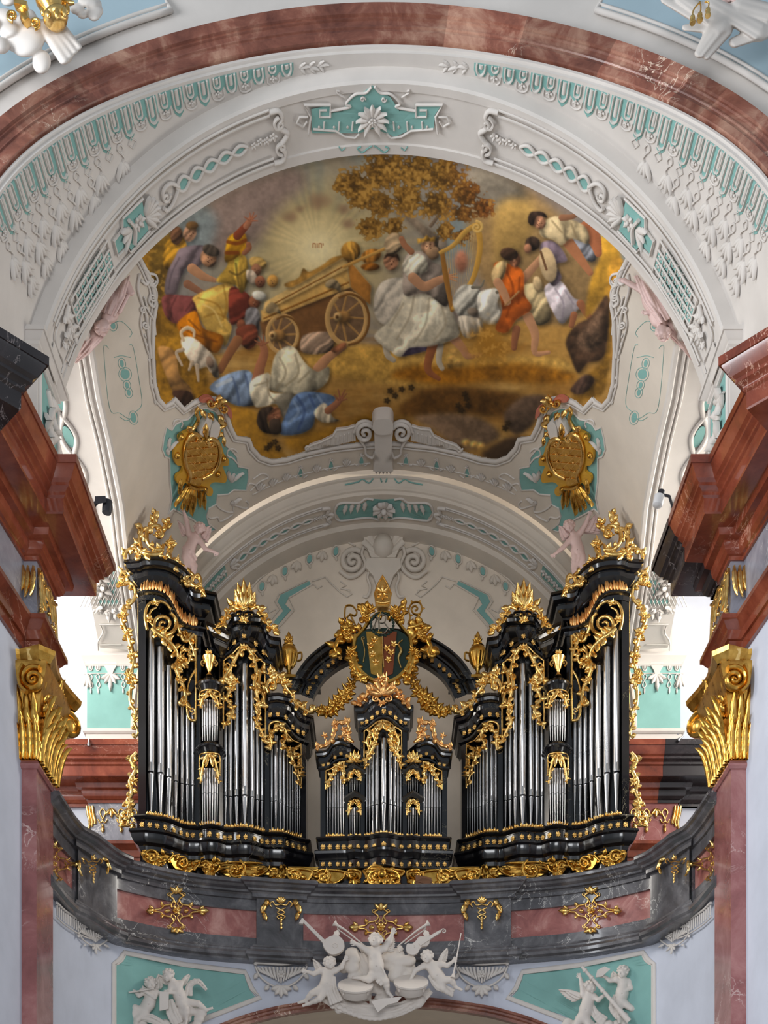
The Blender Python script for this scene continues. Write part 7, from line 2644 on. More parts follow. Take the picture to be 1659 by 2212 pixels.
# impost panels
for s, w in ((-1, t2), (1, t2)):
    L_ = Local((s * 4.398, 15.775, 11.5), (0, -s, 0) if s > 0 else (0, 1, 0), (0, 0, 1), .01)
    MB().add(plate(L_, [(-38, -70), (38, -70), (38, 60), (20, 78), (-20, 78), (-38, 60)], .006)).build('teal_field', M['teal'], w, False)
    g = MB()
    scrollwork(L_, [(-10, -60), (14, -40), (-10, -16), (14, 8), (-8, 30), (6, 52)], 7, g, 14, 22, 14, .012, seed=82)
    g.add(rib(L_, [(-42, -74), (42, -74), (42, 62), (22, 84), (-22, 84), (-42, 62), (-42, -74)], 6, .5, .01, sm=False))
    g.build('stucco_scroll', M['white'], w)

# ------------------------------------------------------------------ ornament around the fresco
VC = (ceil, ceil)
oo = smoothline(OUTL[1:], 4)
cen = np.array((829, 640))


def outward(pts, d):
    p = np.asarray(pts, float)
    t = np.gradient(p, axis=0)
    n = np.stack((-t[:, 1], t[:, 0]), 1)
    n /= np.maximum(np.linalg.norm(n, axis=1, keepdims=True), 1e-6)
    sg = np.sign(np.sum(n * (p - cen), 1, keepdims=True))
    sg[sg == 0] = 1
    sg = np.where(np.median(sg) > 0, 1, -1)
    return p + n * sg * d


ol = np.array(OUTL[2:])
for d, w, h in ((5, 11, .35), (13, 5, .4)):
    both(MB().add(rib(S_VAULT, outward(ol, d), w, h, .01, 8, sm=False)), 'fresco_frame', M['white'], VC)
# strapwork on the left and right of the frame
g = MB()
for pts, w in (([(306, 575), (318, 585), (322, 600), (314, 612), (304, 604)], 6), ([(318, 588), (334, 592), (338, 606), (330, 618), (320, 612)], 5), ([(322, 612), (334, 622), (336, 640), (330, 660), (320, 650), (324, 632)], 6), ([(300, 590), (296, 620), (304, 650), (314, 680), (318, 720), (324, 770)], 7), ([(310, 640), (318, 668), (330, 690), (334, 720)], 5), ([(308, 660), (302, 700), (312, 740), (318, 760)], 4)):
    g.add(rib(S_VAULT, pts, w, .5, .02))
for x, y, s in ((326, 604, 1), (328, 640, 1), (308, 668, -1), (312, 700, 1)):
    g.add(rib(S_VAULT, spiral(x, y, 9, 0, 1.4, s), 4, .6, .02, sm=False))
for k in range(9):
    y = 720 + k * 18
    g.add(leaf(S_VAULT, (312 + k * 2.6, y), (315 + k * 2.6, y + 12), 5, .008))
both(g, 'strapwork', M['white'], VC)
# teal grounds beside the gilded shields
c5 = lambda *p: [(330 + x / 6.913, 830 + y / 6.913) for x, y in p]
tealout = c5((200, 640), (280, 680), (330, 600), (430, 540), (520, 520), (640, 400), (780, 345), (930, 400), (1040, 560), (1080, 900), (1180, 990), (1255, 1080), (1270, 1220), (1420, 1250), (1430, 1400), (1390, 1580), (1200, 1575), (1120, 1640), (960, 1650), (940, 1790), (830, 1850), (800, 1960), (830, 2080), (940, 2160), (840, 2200), (690, 2100), (600, 2020), (300, 1860), (225, 1930), (245, 1880), (280, 1700), (250, 1450), (245, 1100), (180, 1080), (135, 970), (160, 800))
both(MB().add(plate(S_VAULT, tealout, .006)), 'teal_ground', M['teal'], VC, False)
both(MB().add(rib(S_VAULT, tealout, 4, .5, .006, sm=False, closed=True)), 'stucco_border', M['white'], VC)
g = MB()
for pts in (c5((1260, 1180), (1190, 1100), (1110, 1060), (1120, 980), (1200, 960), (1260, 1010)), c5((1390, 1580), (1440, 1480), (1530, 1500), (1590, 1560)), c5((940, 1790), (1000, 1850), (1100, 1900), (1200, 1900), (1200, 1800), (1300, 1830), (1400, 1850), (1430, 1780), (1390, 1740)), c5((800, 1960), (870, 2000), (960, 1980), (1000, 2040), (1100, 2000), (1190, 1940))):
    g.add(rib(S_VAULT, pts, 4, .5, .008))
for a, b_ in ((c5((1150, 1440))[0], c5((1080, 1200))[0]), (c5((1180, 1460))[0], c5((1320, 1300))[0]), (c5((1160, 1470))[0], c5((1200, 1280))[0]), (c5((230, 980))[0], c5((230, 760))[0]), (c5((240, 1000))[0], c5((330, 840))[0]), (c5((230, 1060))[0], c5((180, 900))[0]), (c5((1200, 1820))[0], c5((1160, 1680))[0]), (c5((1200, 1800))[0], c5((1290, 1680))[0])):
    g.add(leaf(S_VAULT, a, b_, 11, .008, .35, .1))
g.add(rib(S_VAULT, c5((420, 640), (440, 580), (390, 520), (320, 540), (300, 600)), 4, .5, .01))
both(g, 'stucco_scrolls', M['white'], VC)

# gilded shields
for i, lab in ((0, 'left'), (1, 'right')):
    pass
shL = thing('gilded_shield', 'gilded cartouche shield with lattice field on turquoise, left below the fresco', 'shield', P(428, 1110, 21), 'gilded cartouches')
shR = thing('gilded_shield', 'gilded cartouche shield with lattice field on turquoise, right below the fresco', 'shield', P(1230, 1110, 21), 'gilded cartouches')
SS = (shL, shR)
S_V2 = Cyl(RB - .02, ZB)
plt = c5((640, 350), (700, 380), (680, 520), (640, 660), (540, 680), (430, 700), (360, 760), (370, 860), (300, 940), (290, 1080), (330, 1180), (400, 1190), (410, 1280), (330, 1340), (330, 1440), (400, 1500), (440, 1460), (520, 1500), (720, 1520), (800, 1640), (860, 1620), (870, 1540), (820, 1480), (900, 1440), (1050, 1440), (1080, 1360), (1040, 1250), (1020, 1190), (1100, 1180), (1110, 1090), (1040, 1010), (1000, 860), (960, 740), (1040, 640), (1100, 590), (1000, 560), (930, 760), (800, 780), (640, 680))
plt = c5((560, 660), (430, 700), (360, 760), (370, 860), (300, 940), (290, 1080), (330, 1180), (400, 1190), (410, 1280), (330, 1340), (330, 1440), (400, 1500), (460, 1440), (520, 1500), (720, 1520), (790, 1640), (860, 1620), (870, 1540), (820, 1480), (900, 1430), (1050, 1440), (1080, 1360), (1040, 1250), (1020, 1190), (1100, 1180), (1110, 1090), (1040, 1010), (1000, 880), (940, 800), (760, 780))
both(MB().add(plate(S_V2, plt, .05, 0, 3)), 'scalloped_plate', M['goldpaint'], SS, False)
S_V3 = Cyl(RB - .08, ZB)
fld = c5((560, 760), (640, 730), (700, 800), (770, 840), (860, 800), (930, 860), (960, 1000), (930, 1160), (850, 1300), (720, 1380), (690, 1500), (520, 1440), (540, 1340), (480, 1180), (470, 1000), (500, 850))
both(MB().add(plate(S_V3, fld, .03, 0, 3)), 'field', M['goldold'], SS, False)
g = MB()
g.add(rib(S_V3, c5((680, 820), (650, 740), (560, 740), (480, 880), (460, 1040), (490, 1220), (540, 1330), (520, 1440)), 9, .6, .02))
g.add(rib(S_V3, c5((830, 880), (800, 830), (860, 790), (950, 840), (990, 980), (970, 1150), (880, 1300), (720, 1390)), 9, .6, .02))
g.add(rib(S_V3, spiral(*c5((665, 800))[0], 9, -90, 1.3, 1), 5, .7, .03, sm=False))
g.add(rib(S_V3, spiral(*c5((850, 860))[0], 9, -90, 1.3, -1), 5, .7, .03, sm=False))
both(g, 'rim', M['gold'], SS)
g = MB()
for k in range(-4, 8):
    p0, p1 = np.array(c5((470, 850 + k * 110))[0]), np.array(c5((960, 800 + k * 110))[0])
    p2, p3 = np.array(c5((470, 700 + k * 125))[0]), np.array(c5((960, 1180 + k * 125))[0])
    for a, b_ in ((p0, p1), (p2, p3)):
        pts = [a + (b_ - a) * u for u in np.linspace(0, 1, 40)]
        run = []
        poly = np.array(fld)
        for p in pts:
            c = False
            for (x0, y0), (x1, y1) in zip(poly, np.roll(poly, -1, 0)):
                if (y0 > p[1]) != (y1 > p[1]) and p[0] < (x1 - x0) * (p[1] - y0) / (y1 - y0) + x0:
                    c = not c
            if c:
                run.append(p)
        if len(run) > 4:
            g.add(rib(S_V3, run, 1.8, .7, .035, sm=False))
both(g, 'lattice', M['gold'], SS)
g = MB()
for x, y in ((550, 850), (640, 930), (560, 1050), (710, 1030), (600, 1150), (680, 1160), (750, 940), (850, 1020), (840, 1130), (880, 1240), (760, 1250), (650, 1270), (580, 1290), (620, 1390)):
    flower(S_V3, *c5((x, y))[0], 3.8, .035, 4, mb=g)
both(g, 'lattice_flowers', M['gold'], SS)
for x, y in ((365, 1060), (975, 1340), (1060, 1110), (420, 780)):
    both(MB().add(ball(S_V3.pt(*c5((x, y))[0], .0), .055, 8, 6)), 'boss', M['goldold'], SS)
g = MB()
for a, b_, w in (((520, 1520), (330, 1790), 22), ((560, 1540), (430, 1830), 24), ((640, 1560), (560, 1960), 30), ((700, 1540), (700, 1880), 24), ((760, 1600), (770, 1920), 22), ((420, 1420), (380, 1640), 22), ((760, 1540), (840, 1640), 18), ((600, 1540), (500, 1880), 22)):
    g.add(leaf(S_V3, c5(a)[0], c5(b_)[0], w * .62, .01, .4, .06, 4, .3, 14))
g.add(rib(S_V3, c5((520, 1500), (620, 1540), (740, 1540)), 8, .6, .02))
both(g, 'acanthus_foot', M['goldold'], SS)
g = MB()
g.add(rib(S_V3, c5((690, 350), (650, 420), (680, 520), (620, 640), (540, 690)), 9, .5, .0))
g.add(rib(S_V3, c5((1000, 480), (1010, 560), (1080, 600), (1000, 660), (960, 780)), 9, .5, .0))
for a, b_, w in (((960, 340), (970, 90), 18), ((960, 330), (1050, 200), 14), ((940, 330), (910, 190), 14), ((540, 680), (500, 560), 14), ((560, 690), (480, 600), 12), ((740, 380), (750, 480), 16), ((780, 560), (770, 800), 18), ((840, 420), (880, 520), 14), ((1000, 460), (1050, 560), 12), ((1060, 780), (1040, 900), 12), ((1000, 720), (1040, 760), 10)):
    g.add(leaf(S_V3, c5(a)[0], c5(b_)[0], w, .02, .4, .08, 3, .5))
g.add(rib(S_V3, spiral(*c5((850, 260))[0], 10, 0, 1.3, 1), 5, .7, .03, sm=False))
g.add(rib(S_V3, spiral(*c5((1050, 340))[0], 10, 180, 1.3, -1), 5, .7, .03, sm=False))
both(g, 'gilt_crest', M['gold'], SS)
both(MB().add(plate(S_VAULT, c5((670, 215), (720, 150), (800, 135), (870, 170), (880, 240), (820, 215)), .06, .02, 3)).add(plate(S_VAULT, c5((1060, 280), (1130, 320), (1150, 460), (1100, 420), (1060, 340)), .06, .02, 3)), 'pink_scroll', M['pinkpaint'], SS, False)
for pts in (c5((720, 520), (790, 430), (830, 480), (800, 620), (740, 720), (650, 680)), c5((830, 560), (900, 490), (960, 560), (930, 740), (820, 770), (810, 680))):
    both(MB().add(plate(S_V2, pts, .09, 0, 4)), 'white_panel', M['white'], SS, False)
# frieze of leaves and teal drops between fresco and organ arch
g = MB()
g2 = MB()
for x, y in ((560, 1052), (588, 1042), (617, 1031), (683, 1012), (748, 999)):
    for a in (-50, -25, 0, 25, 50):
        g.add(leaf(S_VAULT, (x, y + 8), (x + 15 * math.sin(D(a)), y + 8 - 24 * math.cos(D(a))), 6.5, .008, .4, 0, 1, .4, 7))
for x, y in ((649, 1019), (715, 1003), (781, 993)):
    g.add(rib(S_VAULT, [(x - 16, y + 8), (x - 8, y + 12), (x - 5, y), (x, y - 10), (x + 5, y), (x + 6, y + 12), (x + 16, y + 6)], 2.6, .6, .008))
    g2.add(plate(S_VAULT, ell(x, y + 1, 5, 10), .006))
    flower(S_VAULT, x, y - 11, 5, .01, 5, mb=g)
g.add(rib(S_VAULT, [(541, 1060), (560, 1040), (580, 1030), (566, 1022), (546, 1034)], 3.4, .5, .008))
g.add(rib(S_VAULT, [(545, 1068), (600, 1042), (660, 1022), (740, 1006), (800, 1000)], 2.6, .5, .006))
both(g, 'leaf_frieze', M['white'], VC)
both(g2, 'teal_drops', M['teal'], VC, False)
# keystone with volutes
key = thing('keystone_ornament', 'white stucco keystone with paired volutes at the lower edge of the fresco', 'ornament', P(826, 1010, 21.6))
g = MB()
g.add(plate(S_VAULT, [(808, 912), (850, 912), (848, 930), (846, 970), (850, 1000), (805, 1000), (810, 970), (808, 930)], .16))
g.add(plate(S_VAULT, [(804, 900), (806, 886), (814, 879), (830, 877), (844, 879), (850, 890), (849, 904), (838, 912), (816, 912)], .22, 0, 3))
g.build('console', M['white'], key)
for s in (-1, 1):
    X = lambda d: 828 + s * d
    g = MB()
    g.add(rib(S_VAULT, spiral(X(40), 926, 22, -150 if s > 0 else -30, 1.7, s), [9, 9, 7], .6, .08, 8, sm=False))
    g.add(rib(S_VAULT, [(X(16), 920), (X(24), 908), (X(40), 902), (X(56), 908), (X(64), 926)], 7, .5, .06))
    g.add(rib(S_VAULT, [(X(50), 944), (X(40), 960), (X(38), 974), (X(24), 982), (X(18), 970)], 6, .5, .06))
    g.build('volute', M['white'], key)
    g = MB()
    g.add(plate(S_VAULT, [(X(60), 946), (X(62), 914), (X(80), 920), (X(102), 922), (X(110), 936), (X(134), 948), (X(158), 956), (X(170), 968), (X(120), 960), (X(80), 950)], .05))
    g.add(rib(S_VAULT, [(X(62), 914), (X(80), 920), (X(102), 922), (X(110), 936), (X(134), 948), (X(158), 956), (X(170), 966)], 5, .5, .05, sm=False))
    for k in range(10):
        u = k / 9
        x, y0 = 66 + 84 * u, 926 + 26 * u
        g.add(rib(S_VAULT, [(X(x), y0), (X(x + 1), y0 + 20 - 11 * u)], 4.4 - 1.6 * u, .5, .05, sm=False))
    g.add(rib(S_VAULT, spiral(X(166), 964, 7, 0, 1.2, s), 4, .6, .05, sm=False))
    g.build('gadroon_wing', M['white'], key)
g = MB()
for k in range(-2, 3):
    g.add(leaf(S_VAULT, (828 + k * 7, 1000), (828 + k * 8.5, 1016), 8, .08))
g.build('leaf_tips', M['white'], key)
# painted panels low on the vault
g, g2 = MB(), MB()
for pts in ([(234, 752), (228, 746), (224, 760), (236, 880), (258, 892), (280, 904), (292, 890), (306, 872), (300, 820), (288, 752), (280, 744)], [(246, 772), (262, 768), (282, 772)], [(258, 900), (272, 908), (288, 902)], [(240, 700), (262, 694), (284, 716), (280, 728)]):
    g.add(rib(S_VAULT, pts, 1.1, .5, .004))
for cx, cy, rx, ry in ((263, 785, 4, 8), (270, 808, 10, 11), (274, 832, 4, 7), (278, 848, 4, 7), (288, 902, 6, 11), (244, 703, 5, 8)):
    g2.add(plate(S_VAULT, ell(cx, cy, rx, ry, -.15), .004))
    g.add(rib(S_VAULT, ell(cx, cy, rx + 4, ry + 4, -.15), 1.1, .5, .004, closed=True, sub=2))
both(g, 'painted_scrolls', M['teal'], VC)
both(g2, 'teal_drops', M['teal'], VC, False)
# ribbon on the soffit of the side arches
for s in (-1, 1):
    for ph in (0, 1):
        pts = []
        for y in np.linspace(17.2, 20.6, 60):
            e = cutpt(y, s)
            u = (y - 17.2) / 3.4
            pts.append(e + np.array((s * (.62 + (.09 + .07 * u) * math.sin(u * 5 * math.pi + ph * math.pi)), 0, .03)))
        obj('ribbon_twist', *tube(np.array(pts), .036, (0, 0, -1), 6, .6), M['white'], t3)
    for k in range(5):
        u = (k + .5) / 5
        y = 17.2 + 3.4 * u
        e = cutpt(y, s)
        L_ = Local(e + np.array((s * .62, 0, .03)), (s, 0, 0), (0, -s, 0), .01)
        L_.N = np.array((0, 0, -1.0))
        obj('teal_lens', *plate(L_, ell(0, 0, 6 + 4 * u, 22), .01), M['teal'], t3, smooth=False)
    mb = MB()
    for k in range(3):
        e = cutpt(16.7 + .2 * k, s)
        L_ = Local(e + np.array((s * .6, 0, .03)), (s, 0, 0), (0, -s, 0), .01)
        L_.N = np.array((0, 0, -1.0))
        flower(L_, 0, 0, 17, .01, 6, k, mb=mb)
    for k in range(2):
        e = cutpt(20.9 + .25 * k, s)
        L_ = Local(e + np.array((s * .55, 0, .03)), (s, 0, 0), (0, -s, 0), .01)
        L_.N = np.array((0, 0, -1.0))
        flower(L_, 0, 0, 18, .01, 6, k, mb=mb)
    mb.build('flower_spray', M['white'], t3)

# ------------------------------------------------------------------ arch behind the organ: soffit and lunette
S3 = CylP(4.40, 11.0, 22.47)
T4 = (t4, t4)
g = MB()
for y in (12, 17, 60, 65):
    g.add(rib(S3, [(-118 - k * 24, y) for k in range(22)], 3.2, .5, .012, sm=False))
g.add(rib(S3, [(-118, 14), (-104, 18), (-108, 30), (-98, 38), (-108, 48), (-104, 58), (-118, 62)], 6, .6, .02))
both(g, 'panel_moulding', M['white'], T4)
A_, G = guilloche(S3, -136, -300, 38, 9, 7, 4)
both(A_, 'ribbon_twist', M['white'], T4)
for q_ in G:
    both(MB().add(plate(S3, q_, .005)), 'teal_lens', M['teal'], T4, False)
both(MB().add(plate(S3, [(-330, 22), (-420, 22), (-420, 54), (-330, 54)], .005)), 'teal_field', M['teal'], T4, False)
g = MB()
for k in range(6):
    flower(S3, -338 - k * 15, 38, 9, .008, 5, mb=g)
for k in range(3):
    flower(S3, -112 - k * 9, 38, 6, .01, 5, mb=g)
for a in (-50, -20, 20, 50):
    g.add(leaf(S3, (-318, 38), (-318 + 18 * math.cos(D(a)), 38 + 20 * math.sin(D(a))), 9, .01))
both(g, 'flower_spray', M['white'], T4)
MB().add(plate(S3, [(-84, 14), (-40, 22), (-26, 10), (0, 14), (26, 10), (40, 22), (84, 14), (92, 36), (84, 58), (30, 62), (0, 66), (-30, 62), (-84, 58), (-92, 36)], .006)).build('teal_field', M['teal'], t4, False)
g = MB()
for s in (-1, 1):
    g.add(rib(S3, [(s * 20, 12), (s * 34, 8), (s * 48, 18), (s * 84, 12), (s * 94, 36), (s * 84, 60), (s * 30, 62), (s * 10, 70)], 4, .6, .01))
    for k in range(4):
        g.add(leaf(S3, (s * (34 + k * 12), 18), (s * (38 + k * 13), 40), 8, .01))
flower(S3, 0, 38, 22, .02, 9, mb=g)
g.build('stucco_cartouche', M['white'], t4)
S_F3 = Plane(22.42)
g = MB()
for s in (-1, 1):
    g.add(rib(S_F3, [(829 + s * 4, 1042), (829 + s * 10, 1030), (829 + s * 22, 1034), (829 + s * 32, 1044), (829 + s * 46, 1036), (829 + s * 56, 1042), (829 + s * 84, 1048)], 3, .5, .012))
g.build('teal_scrolls', M['teal'], t4)
# lunette wall ornament
S_W = Plane(23.64)
wb = struct('trim_9')
g, g2 = MB(), MB()
arcp = [(536, 1290), (560, 1262), (596, 1236), (640, 1211), (690, 1190), (740, 1180), (768, 1190)]
g.add(rib(S_W, [(x, y - 10) for x, y in arcp], 4, .5, .01))
pts = smoothline(arcp, 8)
L = np.r_[0, np.cumsum(np.linalg.norm(np.diff(pts, axis=0), axis=1))]
for k in range(9):
    l = (k + .5) / 9 * L[-1]
    x, y = np.interp(l, L, pts[:, 0]), np.interp(l, L, pts[:, 1])
    if k % 2:
        g2.add(plate(S_W, ell(x, y + 10, 5, 9, .2), .012))
        g.add(rib(S_W, ell(x, y + 10, 8, 12, .2), 3, .5, .01, closed=True, sub=2))
        g.add(leaf(S_W, (x, y + 20), (x + 2, y + 32), 6, .008))
    else:
        for a in (-40, 0, 40):
            g.add(leaf(S_W, (x, y + 2), (x + 17 * math.sin(D(a)), y + 2 + 26 * math.cos(D(a))), 10, .01, .4, .1))
both(g, 'leaf_border', M['cream'], (wb, wb))
both(g2, 'teal_drops', M['teal'], (wb, wb), False)
both(MB().add(plate(S_W, [(668, 1256), (672, 1264), (624, 1290), (616, 1306), (628, 1318), (600, 1350), (590, 1346), (612, 1320), (600, 1300), (606, 1286)], .012)), 'teal_band', M['teal'], (wb, wb), False)
g = MB()
for pts in ([(676, 1262), (624, 1292), (636, 1318), (606, 1352), (590, 1362)], [(704, 1248), (716, 1262), (736, 1280), (750, 1290), (760, 1284), (752, 1276)], [(674, 1256), (704, 1246)], [(664, 1254), (602, 1284), (594, 1300), (604, 1316), (584, 1340), (566, 1350)], [(736, 1256), (748, 1266), (736, 1272), (756, 1276)], [(678, 1262), (686, 1272), (696, 1266)], [(572, 1330), (584, 1344), (600, 1352), (606, 1366)], [(576, 1310), (582, 1324), (596, 1316)]):
    g.add(rib(S_W, pts, 3.4, .5, .008, sm=False))
both(g, 'strapwork', M['cream'], (wb, wb))
shl = thing('stucco_shell', 'large white stucco scallop shell with paired volutes high on the wall behind the organ', 'ornament', P(826, 1290, 23.5))
g = MB()
g.add(plate(S_W, [(802, 1212), (788, 1180), (784, 1160), (796, 1154), (806, 1140), (818, 1146), (828, 1134), (840, 1146), (852, 1140), (860, 1154), (872, 1160), (868, 1180), (854, 1212)], .12))
for a in range(-66, 67, 22):
    g.add(rib(S_W, [(828, 1206), (828 + 24 * math.sin(D(a)), 1206 - 26 * math.cos(D(a))), (828 + 46 * math.sin(D(a)), 1206 - 58 * math.cos(D(a)) ** .8)], [5, 10, 14], .35, .12))
g.build('shell', M['cream'], shl)
MB().add(lathe([(.02, .30), (.16, .28), (.21, .12), (.17, 0), (.05, -.08), (0, -.08)], S_W.pt(828, 1204, .12), 18)).build('boss', M['cream'], shl)
for s in (-1, 1):
    X = lambda d: 828 + s * d
    g = MB()
    g.add(rib(S_W, spiral(X(66), 1217, 27, -130 if s > 0 else -50, 1.8, s), [11, 11, 8], .6, .06, 8, sm=False))
    g.add(rib(S_W, [(X(22), 1200), (X(40), 1184), (X(46), 1200), (X(38), 1224), (X(54), 1244), (X(74), 1250), (X(94), 1236)], 8, .6, .04))
    g.add(rib(S_W, [(X(24), 1226), (X(34), 1248), (X(28), 1270), (X(34), 1290), (X(44), 1290)], 6, .6, .03))
    g.build('volute', M['cream'], shl)
MB().add(plate(S_W, [(792, 1212), (864, 1212), (866, 1232), (850, 1250), (842, 1272), (828, 1284), (814, 1272), (806, 1250), (790, 1232)], .10)).build('apron', M['cream'], shl)

class Soff(Surf):
    """underside of the side arch (left)"""
    def hit(self, x, y):
        a, b = 16.2, 22.42
        for _ in range(30):
            m = (a + b) / 2
            if (HY - y) / F * m < np.interp(m, *zip(*ZCUT)) + .02:
                a = m
            else:
                b = m
        return P(x, y, a), np.array((0, -.25, -.97))


# ------------------------------------------------------------------ attic pilasters with turquoise frieze beside the organ
for i, s in enumerate((-1, 1)):
    a_t = struct('trim_%d' % (10 + i))
    Yp = 22.62
    X0, X1 = P(188, 0, Yp)[0], P(310, 0, Yp)[0]
    Z = lambda y: P(0, y, Yp)[2]
    fl_ = (lambda v: v) if s < 0 else flip
    MB().add(fl_(box((X0, Yp, Z(1574)), (X1, 23.2, Z(1438))))).build('teal_frieze', M['teal'], a_t, False)
    MB().add(fl_(box((X0 - .02, Yp - .02, Z(1602)), (X1, 23.2, Z(1582))))).build('plinth', M['white'], a_t, False)
    pth = [(X0, 23.2), (X0, Yp), (X1, Yp)]
    MB().add(fl_(sweep(pth, [(-.05, 0), (.02, 0), (.04, .02), (.02, .05), (.05, .10), (.10, .16), (.10, .22), (-.05, .22)], z0=Z(1440)))).build('cap_moulding', M['white'], a_t)
    MB().add(fl_(sweep(pth, [(-.05, 0), (.04, 0), (.07, .03), (.07, .07), (.03, .10), (-.05, .10)], z0=Z(1586)))).build('base_moulding', M['white'], a_t)
    # upper pilaster strip with trellis
    Xa, Xb = P(206, 0, 22.8)[0], P(300, 0, 22.8)[0]
    MB().add(fl_(box((Xa, 22.8, Z(1412)), (Xb, 23.2, 14.6)))).build('pilaster_strip', M['white'], a_t, False)
    SP = Plane(Yp)
    g = MB()
    for x in (196, 212, 266, 282):
        g.add(rib(SP, ell(x, 1442, 4.5, 7.5), 2.6, .6, .01, closed=True, sub=2))
        g.add(ball(SP.pt(x, 1442, .01), (.022, .02, .045), 8, 6))
        g.add(rib(SP, [(x, 1456), (x - 4, 1462), (x, 1470), (x + 5, 1480), (x + 2, 1486), (x - 3, 1480), (x + 4, 1464), (x, 1456)], 2.2, .6, .01))
        g.add(leaf(SP, (x, 1486), (x + 1, 1500), 4, .008))
    g.add(rib(SP, [(182, 1456), (240, 1455), (300, 1456)], 2.4, .6, .01))
    for k, x in enumerate((240,)):
        g.add(plate(SP, [(226, 1432), (252, 1432), (252, 1440), (246, 1450), (242, 1462), (236, 1462), (232, 1450), (226, 1440)], .03, 0, 2))
        for a in (-60, -30, 0, 30, 60):
            g.add(leaf(SP, (239, 1456), (239 + 24 * math.sin(D(a)), 1456 + (40 if a == 0 else 26) * math.cos(D(a))), 9, .012))
    for a in (-30, 0, 30):
        g.add(leaf(SP, (188, 1456), (190 + 16 * math.sin(D(a)), 1456 + 34 * math.cos(D(a))), 9, .012))
    MB().add(fl_((np.concatenate(g.V), g.Fc))).build('stucco_drops', M['white'], a_t)
    SP2 = Soff()
    g, g2 = MB(), MB()
    for ix in range(5):
        for iy in range(4):
            x, y = 208 + ix * 8.6 + (iy % 2) * 4.3, 1224 + iy * 22 + 0
            g2.add(plate(SP2, [(x + 4, y), (x + 8, y + 10), (x + 4, y + 20), (x, y + 10)], .008))
    for k in range(-4, 6):
        g.add(rib(SP2, [(206 + k * 8.6, 1222), (206 + k * 8.6 + 38, 1310)], 2, .6, .008, sm=False))
        g.add(rib(SP2, [(246 + k * 8.6, 1222), (246 + k * 8.6 - 38, 1310)], 2, .6, .008, sm=False))
    scrollwork(SP2, [(236, 1316), (222, 1324), (214, 1314), (206, 1322)], 4, g, 6, 12, 8, .01, seed=90)
    scrollwork(SP2, [(236, 1316), (250, 1324), (258, 1314), (266, 1322)], 4, g, 6, 12, 8, .01, seed=91)
    g.add(leaf(SP2, (236, 1318), (236, 1346), 12, .01))
    g.add(rib(SP2, [(214, 1348), (262, 1348)], 3, .5, .01))
    g.add(rib(SP2, [(218, 1350), (222, 1366), (212, 1384), (212, 1404)], 3, .5, .01))
    g.add(rib(SP2, [(212, 1392), (262, 1392)], 2.4, .5, .01))
    MB().add(fl_((np.concatenate(g2.V), g2.Fc))).build('teal_lozenges', M['teal'], a_t, False)
    MB().add(fl_((np.concatenate(g.V), g.Fc))).build('trellis', M['white'], a_t)
    # gilded mounts on the frieze below
    SG = Plane(22.97)
    g = MB()
    for x in (222, 262, 290):
        g.add(rib(SG, [(x - 10, 1770), (x - 6, 1777), (x, 1772), (x - 6, 1756), (x, 1748), (x + 6, 1756), (x, 1772), (x + 6, 1777), (x + 10, 1770)], 3, .6, .01))
        g.add(ball(SG.pt(x, 1784, .01), .03, 7, 5))
        g.add(leaf(SG, (x, 1786), (x, 1800), 7, .01))
    for x in (241, 277):
        for a in (-55, 0, 55):
            g.add(leaf(SG, (x, 1746), (x + 14 * math.sin(D(a)), 1746 + 22 * math.cos(D(a)) ** .6), 8, .01))
    for dx in (0, 6, 12):
        g.add(rib(SG, [(188 + dx, 1742), (190 + dx, 1758), (194 + dx, 1776), (192 + dx, 1792 - dx)], [6, 7, 4], .5, .01))
    MB().add(fl_((np.concatenate(g.V), g.Fc))).build('gilt_swag', M['gold'], (struct if False else a_t))

